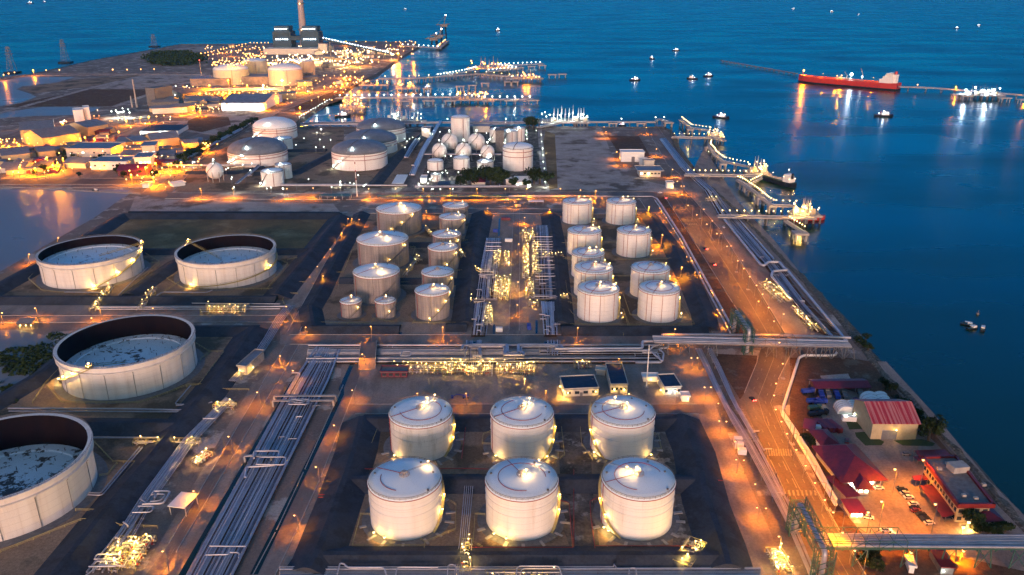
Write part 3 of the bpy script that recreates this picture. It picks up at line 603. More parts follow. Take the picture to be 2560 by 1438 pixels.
def open_tank(v,label,lvl,amount,lamps,ladder_az,mname,ring0,seams=16,spots=0):
    X,Y,r,h=v; c=(X,Y,0); t=wthing('floating_roof_tank',label,'open tank',(X,Y,0),'open topped tanks with floating roofs')
    n=96; b=MB(); b.lathe([(r,.1),(r,h)],c,n); b.lathe([(r,h),(r-.5,h)],c,n,False); b.build('shell',M['bigtank'],t)
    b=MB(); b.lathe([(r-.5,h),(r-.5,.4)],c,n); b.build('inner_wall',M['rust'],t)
    b=MB(); b.lathe([(r+.05,h*.985-.1),(r+1.3,h*.985),(r+1.3,h+.15),(r-.7,h+.15)],c,n,False); b.build('rim_walkway',M['bigtank'],t)
    b=MB(); b.lathe([(r,h*.77),(r+1.0,h*.80),(r+1.0,h*.83),(r,h*.84)],c,n,False); b.build('wind_girder',M['bigtank'],t)
    b=MB(); rail(b,c,r+1.1,h+.1,90); b.build('railing',M['steel'],t)
    b=MB()
    for i in range(seams):
        a=2*pi*i/seams+.1; b.tube([(X+(r+1.1)*cos(a),Y+(r+1.1)*sin(a),h*.8),(X+(r+.25)*cos(a),Y+(r+.25)*sin(a),h*.75),(X+(r+.25)*cos(a),Y+(r+.25)*sin(a),.3)],.12,4)
    b.build('foam_riser',M['steel'],t)
    z=h*lvl
    b=MB(); b.lathe([(r-.55,z-.1),(r-.8,z),(r-5.5,z+.05),(r-6,z-.5),(.05,z-.35)],c,n,False)
    for o in [b.build('floating_roof',roofmat(mname,hash(mname)%17,amount,ring0),t,loc=None)]: o.location=(0,0,0)
    # roof legs and deck fittings
    for q,k in ((.88,18),(.66,14),(.4,9)):
        for i in range(k):
            a=2*pi*i/k+q; b=MB(); b.cyl((X+r*q*cos(a),Y+r*q*sin(a),z-.3),(X+r*q*cos(a),Y+r*q*sin(a),z+1.2),.18,n=5); b.build('roof_leg',M['piped'],t)
    a=ladder_az; b=MB(); p0=Vector((X+(r-1)*cos(a),Y+(r-1)*sin(a),h+.6)); p1=Vector((X+r*.15*cos(a+.15),Y+r*.15*sin(a+.15),z+.5)); nn=(p1-p0).cross(Vector((0,0,1))).normalized()
    for s_ in (-.6,.6): b.tube([p0+nn*s_,p1+nn*s_],.12,4); b.tube([p0+nn*s_+Vector((0,0,1)),p1+nn*s_+Vector((0,0,1))],.07,4)
    for i in range(24): q=p0.lerp(p1,i/24); b.box(q,(.3,1.1,.1),atan2(nn.y,nn.x)+pi/2)
    b.build('rolling_ladder',M['yellow'],t)
    b=MB(); b.box((X+(r+1)*cos(a),Y+(r+1)*sin(a),h+.8),(3.4,3,.3),a); b.box((X+(r+1.2)*cos(a),Y+(r+1.2)*sin(a),h+1.6),(2.4,2.4,.2),a)
    for s1 in (-1,1):
        for s2 in (-1,1): b.box((X+(r+1+s1)*cos(a)-s2*sin(a),Y+(r+1+s1)*sin(a)+s2*cos(a),h+1.8),(.15,.15,2.2))
    b.build('gauge_platform',M['yellow'],t)
    bulb(t,(X+(r+1)*cos(a),Y+(r+1)*sin(a),h+3.2),'peach',700,.5,name='platform_lamp')
    bb=MB(); stair(bb,r,h,lamps[0],a,0.3,1.5,40); b=MB(); b.add([Vector(p)+Vector((X,Y,0)) for p in bb.v],bb.f); b.build('spiral_stair',M['yellow'],t)
    for f in lamps[1]:
        q=lamps[0]+(a-lamps[0])*f; bulb(t,(X+(r+1.5)*cos(q),Y+(r+1.5)*sin(q),h*f+2),'warm',1400,.62,name='stair_lamp')
    b=MB(); b.lathe([(r-.1,.18),(r+3,.18),(r+5,.04)],c,96,False); b.build('foundation_pad',M['steel'],t)
    return v
O1=fit((275,1047,545,726),'D'); O2=fit((1310,2042,540,724),'D')
O3=fit((413,1435,1312,1553),'D')
# the nearest one runs out of the frame: same size as its neighbour
def place_like(v,xr,yr):
    X,Y,r,h=P(xr,yr,v[3])[0]-v[2],P(xr,yr,v[3])[1],v[2],v[3]
    for it in range(30):
        t=[proj((X+r*cos(a),Y+r*sin(a),h)) for a in [2*pi*i/72 for i in range(72)]]
        X+=(xr-max(p[0] for p in t))*.15; Y+=(min(p[1] for p in t)-yr)*.25
    return [X,Y,r,h]
O4=place_like(O3,224,1037)
print('OPEN',O1,O2,O3,O4); print('T5',TANKS[4],'E8',TANKS[13])
open_tank(O1,'open tank farthest west with a broad grey stain on its floating roof',.66,.03,(-1.15,(.02,.35,.62,.88)),.35,'floating_roof_a',22)
open_tank(O2,'open tank with a rolling ladder sloping in from its west rim',.52,.02,(-2.3,(.05,.4,.62)),2.75,'floating_roof_b',20)
open_tank(O3,'open tank with rust streaks across its deep floating roof',.38,.09,(-2.75,(.05,.5,.72)),-1.65,'floating_roof_c',16)
open_tank(O4,'nearest open tank at the frame edge, rust flakes on its very deep roof',.2,.11,(-3.5,(.1,)),-2.4,'floating_roof_d',16)
# ---------------------------------------------------------------- domed tanks, far tanks and spheres
def dome_tank(spec,k,label,domeh,group,shell='white',domem='domeblue',bands=(.12,.35),lamps=2,col='white',seam=True,cat='domed tank'):
    X,Y,r,h=fit(spec,k); c=(X,Y,0); t=wthing('domed_tank',label,cat,(X,Y,0),group)
    b=MB(); b.lathe([(r,.1),(r,h)],c,60); b.build('shell',M[shell],t)
    b=MB(); H=domeh*r; pr=[(r*cos(q),h+H*sin(q)) for q in [i*pi/2/8 for i in range(9)]]; pr[-1]=(.05,h+H); b.lathe([(r+.3,h-.2)]+pr,c,60); b.build('dome_roof',M[domem],t)
    b=MB()
    for f in bands: ring(b,c,r,h*(1-f),.35)
    b.build('shell_band',M['redband'],t)
    if seam:
        b=MB(); b.tube([(X+r*cos(q)*cos(A90-.3),Y+r*cos(q)*sin(A90-.3),h+H*sin(q)+.3) for q in [i*pi/2/10 for i in range(11)]],.35,4)
        b.build('roof_walkway',M['steel'],t)
    b=MB(); b.tube([(X+(r+.3)*cos(A90+.35),Y+(r+.3)*sin(A90+.35),h),(X+(r+.3)*cos(A90+.35),Y+(r+.3)*sin(A90+.35),.3)],.35,5); b.build('riser_pipe',M['redband'],t)
    b=MB(); rail(b,c,r,h,36,1.2,.12); b.build('railing',M['steel'],t)
    if lamps:
        bulb(t,(X+r*.85*cos(A90-.1),Y+r*.85*sin(A90-.1),h+H*.5+2),col,1800,.8,name='roof_lamp')
        bb=MB(); stair(bb,r,h,-2.6,-1.7,.3,1.6,20); b=MB(); b.add([Vector(p)+Vector((X,Y,0)) for p in bb.v],bb.f); b.build('spiral_stair',M['steel'],t)
        for f in (.1,.5,.9)[:lamps]: a=-2.6+.9*f; bulb(t,(X+(r+2)*cos(a),Y+(r+2)*sin(a),h*f+2),col,1200,.75,name='stair_lamp')
    return X,Y,r,h
M['domeblue']=mat('blue_grey_dome',(.12,.145,.19),(.17,.2,.26),rough=.6,scale=.15,stretch=(1,1,1))
M['redband']=mat('faded_red_band',(.3,.12,.12),(.35,.2,.2),scale=.4)
M['lngcream']=mat('yellowish_concrete',(.62,.58,.45),(.55,.5,.4),scale=.08,rough=.9)
GD='large tanks with blue grey domes'
dome_tank((-65,350,1155,1275),'B','nearest of the three domed tanks in line, crossed by the mast',.34,GD)
dome_tank((28,423,1072,1160),'B','middle one of the three domed tanks in line',.34,GD)
dome_tank((120,487,975,1075),'B','farthest of the three domed tanks in line',.34,GD)
dome_tank((1690,2138,1158,1247),'A','domed tank with a dark seam over its dome, beside the sphere',.42,GD,lamps=3)
dome_tank((1878,2208,968,1048),'A','white domed tank behind the seamed dome near the quay',.42,GD,domem='whiteroof',lamps=2,seam=False)
dome_tank((1211,1437,1118,1277),'B','white domed tank with a green lit foot south of the spheres',.3,GD,domem='whiteroof',lamps=0)
GL='liquefied gas tanks lit yellow'
dome_tank((1582,1850,528,636),'A','yellow lit gas tank nearest the red striped mast',.3,GL,'lngcream','whiteroof',(),0,seam=False)
dome_tank((1992,2248,530,642),'A','yellow lit gas tank standing second nearest to the camera side',.36,GL,'lngcream','whiteroof',(),0,seam=False)
dome_tank((1800,1985,460,590),'A','yellow lit gas tank behind the first one',.2,GL,'lngcream','whiteroof',(),0,seam=False)
dome_tank((2150,2338,462,588),'A','yellow lit gas tank farthest east',.2,GL,'lngcream','whiteroof',(),0,seam=False)
GS='small white tanks among the spheres'
for spec,k,lb,dh,bd in [
 ((825,965,885,1060),'B','tall slender white tank behind the spheres',.25,()),
 ((648,770,1212,1272),'B','small white tank, west one in the row before the spheres',.3,()),
 ((842,964,1190,1266),'B','small white tank, middle one in the row before the spheres',.3,()),
 ((1020,1142,1216,1281),'B','small white tank, east one in the row before the spheres',.3,()),
 ((675,752,1306,1354),'B','lowest small white tank beside the bright yard lamp',.15,()),
 ((1113,1210,970,1062),'B','white tank with a dark stair behind the spheres, west of three',.2,()),
 ((1200,1320,985,1072),'B','white tank behind the spheres, middle of three',.2,()),
 ((1290,1378,962,1056),'B','white tank behind the spheres, east of three',.2,()),
 ((1938,2108,1292,1392),'A','white tank with a lamp on its face south of the seamed dome',.2,()),
 ((2045,2168,1238,1336),'A','white tank just behind the one with a lamp on its face',.2,()),
 ((2030,2175,1045,1122),'A','white tank tucked between two domed tanks',.2,()),
 ]:
    dome_tank(spec,k,lb,dh,GS,'white','whiteroof',bd,0 if spec[0] in (825,648,842) else 1,seam=False,cat='white tank')
def sphere(cx,cy,rr,k,label,lampkind='white'):
    (x,y),(x2,_)=R(f"{k}{cx},{cy} {k}{cx+rr},{cy}")
    g=P(x,y+(x2-x)*1.25); d=g.y*cp+CAM_H*sp; r=(x2-x)*d/F_PX; c=P(x,y,r*1.25)
    t=wthing('gas_sphere',label,'gas sphere',(c.x,c.y,0),'spherical gas tanks')
    b=MB(); b.ball((c.x,c.y,r*1.25),r,36); b.build('shell',M['white'],t)
    for i in range(8):
        a=2*pi*i/8; b=MB(); b.cyl((c.x+r*.97*cos(a),c.y+r*.97*sin(a),0),(c.x+r*.97*cos(a),c.y+r*.97*sin(a),r*1.25),r*.045,n=6); b.build('leg',M['conc2'],t)
    b=MB(); pts=[]
    for i in range(17):
        q=-.3+i/16*1.75; a=-2.4+1.6*i/16; pts.append((c.x+(r+.6)*cos(q)*cos(a),c.y+(r+.6)*cos(q)*sin(a),r*1.25+(r+.6)*sin(q)))
    b.tube(pts,r*.04,4); b.build('stair',M['steel'],t)
    b=MB(); b.cyl((c.x,c.y,r*2.2),(c.x,c.y,r*2.25+1.5),r*.16,n=8); rail(b,(c.x,c.y,0),r*.3,r*2.2,10,1.2,.1); b.build('top_platform',M['steel'],t)
    bulb(t,(c.x,c.y,r*2.3+3),lampkind,1200,.75,name='top_lamp')
sphere(1598,1270,62,'A','single white gas sphere in front of the seamed dome')
sphere(815,1055,62,'B','large gas sphere below the tall slender tank, west one')
sphere(1017,1055,64,'B','large gas sphere behind, east one of the back pair')
sphere(740,1120,55,'B','grey shaded gas sphere at the west end of the front three')
sphere(920,1120,58,'B','gas sphere in the middle of the front three')
sphere(1098,1130,52,'B','gas sphere at the east end of the front three')
# ---------------------------------------------------------------- pipes and racks
def resample(pts,ts):
    """points of a polyline at the fractions ts of its length"""
    L_=[0]
    for a,b in zip(pts,pts[1:]): L_.append(L_[-1]+(b-a).length)
    out=[]
    for t in ts:
        d=t*L_[-1]; i=0
        while i<len(L_)-2 and L_[i+1]<d: i+=1
        f=(d-L_[i])/max(1e-6,L_[i+1]-L_[i]); out.append(pts[i].lerp(pts[i+1],f))
    return out
PM=['pipe','pipel','pipe','piped','pipel','pipe']
def rack(label,ls,rs,n,z=1.4,rmin=.22,rmax=.42,step=16,levels=1,seed=1,group=None,cat='pipe rack',name='pipe_rack',legs=True,mats=PM,jog=0,loops=(),gap=.12):
    """parallel pipes between two edge lines (same number of points each) with cross beams"""
    rr=random.Random(seed); Lp=W(ls); Rp=W(rs); m=len(Lp)
    c0=(Lp[0]+Rp[0])/2; t=wthing(name,label,cat,(c0.x,c0.y,0),group)
    total=sum((b-a).length for a,b in zip(Lp,Lp[1:]))
    for lv in range(levels):
        zz=z+lv*2.2; i=0
        for i in range(n):
            if rr.random()<gap: continue
            f=(i+.5)/n; r=rr.uniform(rmin,rmax)*(1 if rr.random()<.75 else 1.5)
            pts=[l.lerp(q,f)+Vector((0,0,zz+r)) for l,q in zip(Lp,Rp)]
            # some pipes stop short, some jog sideways to a neighbouring slot
            if rr.random()<.25:
                k=rr.uniform(.45,.95); pts=resample(pts,[0]+[j/8*k for j in range(1,9)]); 
                e=pts[-1]; d=(Rp[0]-Lp[0]).normalized()*rr.choice((-1,1))*rr.uniform(2,5); pts+= [e+Vector((0,0,1.2)), e+Vector((d.x,d.y,1.2))]
            elif rr.random()<.5 and len(pts)==2:
                k=rr.uniform(.2,.8); q=resample(pts,[0,k,k+.012,1]); d=(Rp[0]-Lp[0]).normalized()*rr.choice((-.6,.6,1.)); q[2]=q[2]+d; q[3]=q[3]+d; pts=q
            b=MB(); b.tube(pts,r,6,bend=1.0); b.build('pipe',M[rr.choice(mats)],t)
    ns=max(1,int(total/step)); ns=min(ns,90)
    Ls=resample(Lp,[(i+.5)/ns for i in range(ns)]); Rs=resample(Rp,[(i+.5)/ns for i in range(ns)])
    for a,c in zip(Ls,Rs):
        b=MB(); d=(c-a); rz=atan2(d.y,d.x); mid=(a+c)/2
        for lv in range(levels):
            b.box((mid.x,mid.y,z+lv*2.2-.18),(d.length+.8,.4,.36),rz)
        if legs:
            H=z+(levels-1)*2.2-.3
            for q in (a,c) if d.length<9 else (a,mid,c): b.box((q.x,q.y,H/2),(.3,.3,max(.1,H)),rz)
        b.build('support',M['steel'] if levels<2 else M['steel'],t)
    for s,r,zl in loops:
        b=MB(); b.tube([P(x,y,zl) for x,y in R(s)],r,8,bend=1.5); b.build('expansion_loop',M['pipel'],t)
    return t
rack('dense silvery pipe rack slanting down between two dark ditches',"470,1440 732,958 793,874" if 0 else "385,1600 470,1438 732,958 790,872","505,1600 588,1438 822,958 852,880",36,1.2,.13,.27,18,seed=3,gap=.1,
 loops=[("G1890,560 1890,505 2085,505 2050,612 1830,625 1825,700",.42,3.6),("G1910,600 1930,550 2130,550 2120,608 1905,604",.28,4.2),("G2150,155 2165,120 2300,120 2290,158 2150,158",.28,3.6),("G2190,145 2200,130 2260,130 2250,147 2190,147",.2,3.9),
  ("G1560,1212 1830,1215",.3,3.2),("G1530,1278 1700,1275 1705,1258 1785,1262 1775,1300",.26,3.4),("G1830,545 1880,535",.3,3.6)])
rack('broad east west pipe rack north of the lit pump line',"772,868 905,868 1100,868 1400,868 1655,868","765,912 905,911 1100,911 1400,911 1650,911",17,1.0,.22,.42,22,seed=5,gap=.08,
 loops=[("E450,1220 465,1185 530,1188 525,1220 455,1220",.22,3.4),("E350,1152 360,1142 395,1142 390,1160",.16,3.2)])
def pipes(label,specs,z=1.5,m='pipel',name='pipeline',cat='pipeline',n=1,dx=(1.6,0),group=None,posts=12,bend=1.6,pm='steel'):
    """specs: (polyline, radius[, z]); posts every so many metres"""
    p0=W(specs[0][0])[0]; t=wthing(name,label,cat,(p0.x,p0.y,0),group)
    for sp_ in specs:
        s,r=sp_[0],sp_[1]; zz=sp_[2] if len(sp_)>2 else z; pts=[P(x,y,zz) for x,y in R(s)]
        b=MB(); b.tube(pts,r,8,bend=bend); b.build('pipe',M[m],t)
        if posts and zz>.6:
            L_=sum((b_-a).length for a,b_ in zip(pts,pts[1:])); k=max(2,min(40,int(L_/posts))); b=MB()
            for q in resample(pts,[(i+.5)/k for i in range(k)]): b.box((q.x,q.y,(zz-r)/2),(.22,.22,zz-r)); b.box((q.x,q.y,zz-r),(r*3,.2,.15))
            tag(b.build('support_posts',M[pm],t),kind='stuff')
    return t
pipes('three bright blue grey pipes with a deep rectangular loop above the rack',[
 ("E905,1175 915,1142 1240,1140 1240,1195 1215,1212 1370,1215 1370,1195 1330,1190 1330,1140 1640,1140 1665,1168",.75,4.2),
 ("E960,1152 1222,1152 1222,1205 1350,1205 1350,1152 1630,1152",.5,4.2),("E980,1132 1250,1132 1255,1200 1322,1200 1322,1132 1600,1132",.4,4.6)],m='pipe')
pipes('trio of fat pipes stepping up towards the pipe bridge',[
 ("E1600,1168 2250,1165 2250,1112 2390,1110 2400,1062 2600,1062 3300,1068 3800,1085",.8,4.5),
 ("E1700,1185 2300,1180 2330,1150 2400,1130 2412,1090 2560,1085 3300,1100",.55,4.2),
 ("E2290,1195 2320,1190 2400,1262 2410,1200 2370,1165 2440,1160 2450,1120",.5,3.8),("E2250,1195 2360,1195 2395,1270 2200,1272",.45,3.2)])
rack('pipe rack west of the corridor lamps, upper stretch',"E1090,360 1050,560 1015,810","E1195,360 1180,560 1165,815",20,1.6,.18,.34,12,seed=8,gap=.1)
rack('pipe rack running south from the western corridor lamps',"E1005,845 975,1085","E1110,845 1078,1085",16,1.6,.2,.36,10,seed=9,gap=.05)
rack('pipe rack east of the corridor lamps, upper stretch',"E1462,265 1475,500 1490,810","E1565,265 1580,500 1605,810",20,1.6,.18,.34,12,seed=10,gap=.12)
rack('tight blue grey pipe rack running south from the eastern corridor lamps',"E1498,840 1518,1085","E1608,840 1612,1085",18,1.8,.22,.38,10,seed=11,gap=.02,mats=['pipe','pipe','pipel'])
for i,(s,s2) in enumerate((("E940,1150 935,1300","E1060,1150 1062,1300"),("E1530,1150 1530,1260","E1640,1150 1640,1260"))):
    rack(('short crossing pipes below the western corridor rack','short crossing pipes below the eastern corridor rack')[i],s,s2,12,3.6,.15,.3,14,seed=20+i,gap=.3,legs=False)
# cross pipes in the corridor grids
for i,(s0,s1,s2,s3,n_,lb) in enumerate([("E1085,380","E1085,470","E1200,380","E1200,470",6,'cross pipes at the north end of the western corridor rack'),("E1040,590","E1030,650","E1190,590","E1185,650",5,'cross pipes in the middle of the western corridor rack'),
  ("E1000,815","E1000,850","E1170,815","E1165,850",4,'cross pipes at the foot of the western corridor rack'),("E1430,350","E1430,520","E1590,350","E1595,520",9,'cross pipes at the north end of the eastern corridor rack'),
  ("E1450,560","E1455,760","E1600,560","E1610,760",9,'cross pipes in the middle of the eastern corridor rack'),("E1440,790","E1440,840","E1620,790","E1620,840",4,'cross pipes at the foot of the eastern corridor rack')]):
    rack(lb,s0+" "+s2,s1+" "+s3,n_,2.6,.15,.28,14,seed=30+i,gap=.1,legs=False)
rack('coast pipe rack, middle stretch beside the sea wall',"F325,200 600,520 640,560 700,650 820,805 1000,1045","F445,200 690,490 770,590 830,660 925,800 1235,1120",14,1.0,.2,.36,18,seed=12,gap=.12)
rack('coast pipe rack, northern stretch',"1648,350 1703,425 1762,480 1796,540","1664,347 1728,425 1788,480 1830,540",12,1.0,.25,.4,20,seed=13,gap=.1)
pipes('thick pale pipe with two big bends over the coast rack',[("F330,205 600,540 625,548 660,520 740,522 778,570 800,580 690,590 680,625 830,800",.95,2.6),("F440,205 700,500",.6,1.8),("F800,585 1150,1000 1240,1110",.9,1.8)])
rack('western pair of lit pipelines along the highway',"F110,1190 160,1290 I218,-10 330,215 370,300 470,470 640,790 780,1060 940,1429 1080,1800","F160,1190 210,1290 I262,-10 365,200 430,290 540,470 720,790 850,1060 985,1400 1170,1800",6,1.8,.2,.33,14,seed=14,gap=0,mats=['pipel','pipe'])
rack('eastern pair of lit pipelines along the highway',"F195,1190 245,1290 I302,-10 380,170 430,250 560,480 700,760 800,960","F235,1190 290,1290 I345,-10 415,170 470,250 600,480 740,740 830,930",4,1.8,.2,.33,14,seed=15,gap=0,mats=['pipel','pipe'])
pipes('brightly lit double pipeline between the service road and the verge',[("1642,496 1652,510 1706,594 1834,826",.8,1.6),("1637,500 1647,514 1700,598 1826,832",.5,1.4),("1100,489 1300,490 1630,491 1642,496",.5,1.8)],posts=9)
pipes('thick white pipe round the works yard',[("F1165,1195 1155,1215 1080,1218 920,1215 885,1235 820,1440 I755,220 960,560 1150,890 1160,905",.75,1.0)],m='white',posts=0)
rack('bundle of pipes running down past the junction to the near open tanks',"716,766 688,800 660,850 632,892 572,958","738,770 712,805 682,855 652,900 592,960",6,1.3,.18,.3,10,seed=16,gap=0)
rack('bundle of pipes beside the slanting dike',"565,1000 545,1020 460,1105 350,1255 300,1335 215,1440","588,1010 566,1030 490,1110 385,1262 345,1335 285,1440",9,1.3,.14,.26,12,seed=17,gap=.05,
 loops=[("G1130,830 1140,803 1270,803 1215,895 1060,900",.42,3.2),("G1150,850 1160,825 1235,825 1195,875 1120,880",.25,3.4),("G1030,915 1150,915 1125,960 985,962",.3,3.),
  ("G705,1310 720,1272 900,1275 885,1310 700,1310",.3,3.),("G700,1345 720,1325 880,1328 870,1362 660,1365",.3,3.2),("G640,1429 740,1355 930,1360",.3,3.),("G1510,262 1600,265 1640,215 1590,190",.3,2.6)])
pipes('long straight pipes in front of the two far open tanks',[("242,768 500,768 716,766",.5,1.4),("242,773 500,773 700,772",.35,1.2),("700,760 480,758",.3,1.8)],posts=14)
pipes('twin blue pipes between the two near open tanks',[("20,1021 300,1022 487,1026 530,1005",.45,1.4),("22,1028 300,1029 500,1030",.35,1.2)],m='pipe')
pipes('pale pipe leaving the nearest open tank',[("G680,405 1200,405",.4,1.3),("G650,830 760,835 1060,478",.3,1.0),("G655,815 750,820 1040,475",.3,1.0),("G1310,165 1400,160 1300,155 1420,15",.3,1.0)],m='pipe')
pipes('pipe with elbows at the foot of the second open tank',[("D1160,775 1210,745 1540,748 1580,730",.4,1.4),("D480,745 780,748 830,700",.4,1.4),("D880,770 960,690 1100,560",.25,1.2)],m='pipe')
pipes('narrow bundle of pipes between the near white tanks',[(f"H{930+i*15},755 {890+i*15},1190 {850+i*15},1429 {832+i*15},1560",.14,1.6) for i in range(5)])
rack('pipe rack along the near edge of the white tank bund',"700,1424 1280,1424 1900,1422","700,1462 1280,1462 1900,1460",12,1.2,.18,.3,14,seed=18,gap=0,
 loops=[("H1310,1429 1320,1362 1630,1362 1650,1429",.25,3.2),("H1340,1429 1350,1380 1610,1380",.2,3.1),("H2150,1420 2155,1375 2205,1375 2205,1425",.2,3.),("H800,1429 805,1350 860,1352 870,1400",.22,3.),("H415,1429 425,1368 730,1372",.25,2.6),("H-20,1420 0,1340 30,1345 60,1375 330,1372 345,1429",.3,2.6)])
pipes('red fire main between the rows of near white tanks',[("H-160,830 100,832 170,638 960,635 1120,640",.22,1.2),("H-160,850 110,852 140,772 1040,775",.2,1.2),("H940,240 935,330 905,560",.2,1.),("H1740,640 1740,1429",.16,1.)],m='redp',name='fire_main',cat='fire main',posts=8,bend=.5)
pipes('red and rust coloured fire main round the south east near tank',[("H1930,840 1860,880 1868,1000 1895,1205 1920,1429",.16,1.3),("H1900,1210 2620,1212",.16,1.3),("H960,1222 1730,1222 1735,1429",.18,1.3),("H1600,860 1705,890 1732,1222",.16,1.3),("I150,625 220,625 240,720 320,725",.16,1.1),("I-60,775 240,775 240,805 150,780",.16,1.1)],m='redp',name='fire_main',cat='fire main',posts=8,bend=.5)
def foam(label,lst,m='yellow',r=.1,z=1.3):
    t=None
    p0=W(lst[0])[0]; t=wthing('foam_pipe',label,'foam pipe',(p0.x,p0.y,0),'yellow foam lines on posts round the tanks')
    for s in lst:
        pts=[P(x,y,z) for x,y in R(s)]; b=MB(); b.tube(pts,r,4); b.tube([p-Vector((0,0,.6)) for p in pts],r*.7,4)
        L_=sum((b_-a).length for a,b_ in zip(pts,pts[1:])); k=max(2,min(60,int(L_/5)))
        for q in resample(pts,[i/(k-1) for i in range(k)]): b.box((q.x,q.y,z/2),(r*1.3,r*1.3,z))
        b.build('pipe_run',M[m],t)
foam('yellow foam line round the farthest west open tank',["D300,555 210,640 310,727 480,745","D1060,440 1185,512 885,770","D1130,520 1190,530 900,770"],r=.14)
foam('yellow foam line round the open tank with the sloping ladder',["D1315,600 1240,640 1375,716 2090,716 2165,752 2215,750","D2050,492 2142,526 1990,712","D1310,500 1370,640 1160,775","D2210,485 2140,500"],r=.14)
foam('yellow foam line round the rust streaked open tank',["D1450,1115 1560,1182 1665,1182 1480,1425 1390,1440","G350,15 460,138 1045,138 1400,5 1580,5 1640,38 1850,42","D1560,1185 1490,1240","D430,1320 325,1429 240,1560"],r=.14)
foam('yellow foam line round the nearest open tank',["G0,1245 600,1008 800,1010 890,1050 1170,1060","G700,430 840,576 1005,580 660,992","G870,585 800,670 740,680","G560,935 715,938"],r=.16)
foam('yellow foam line at the south west near white tank',["H155,965 90,1202 630,1202","H600,1150 632,1175 860,1078 865,895 770,842","H632,1175 600,1429","H155,968 220,968","H275,342 160,640 120,760"],r=.12)
foam('yellow foam line round the south middle near white tank',["H1005,968 992,1178 1060,1210","H1005,968 1080,970","H1620,880 1705,895"],r=.12)
foam('yellow foam line round the north middle near white tank',["H1130,350 1065,375 1058,445 1122,446","H1590,292 1645,292 1672,530 1585,592","H1645,292 1640,245"],r=.12)
foam('yellow foam line round the north east near white tank',["H1780,240 1800,320 1868,322","H1780,240 1800,450 1880,560","H2340,368 2372,380 2392,482 2335,482"],r=.12)
foam('yellow foam line south west of the ribbed tanks',["E-250,665 -350,670 -430,800 -340,960 -20,970 230,970 250,935 400,965","E540,968 880,970 940,800 990,790","E455,670 940,665 930,790","E545,965 560,945","E-10,670 -10,700"],r=.11)
foam('yellow foam line among the northern ribbed tanks',["E25,590 90,430 200,380","E25,590 -50,600","E520,405 560,405 540,470","E630,270 720,270","E880,360 990,355 1030,330 1070,350","E850,580 960,580 1000,610 1180,615","E560,330 640,335","E900,420 960,520 940,590"],r=.11)
foam('yellow foam line round the western column of white tanks',["E1640,375 1650,480 1720,490","E1640,375 1700,375","E1680,655 1690,740 1750,780","E1700,870 1745,910","E2075,855 2110,870 2145,1000","E1615,980 2090,980 2110,1060","E1480,500 1640,490 1720,500","E1450,800 1640,800 1760,830","E1730,780 1810,815 1820,930 1770,950"],r=.11)
foam('yellow foam line round the eastern column of white tanks',["E1880,160 1915,165 1910,230","E2200,165 2235,230","E2320,370 2400,400 2360,470 2310,480","E1960,370 2060,370","E2040,620 2160,620","E2460,620 2540,640 2640,740","E2110,760 2160,910 2210,915","E2110,870 2160,1000 2320,1000","E2530,820 2640,980 2100,985","E2050,500 2540,490"],r=.11)
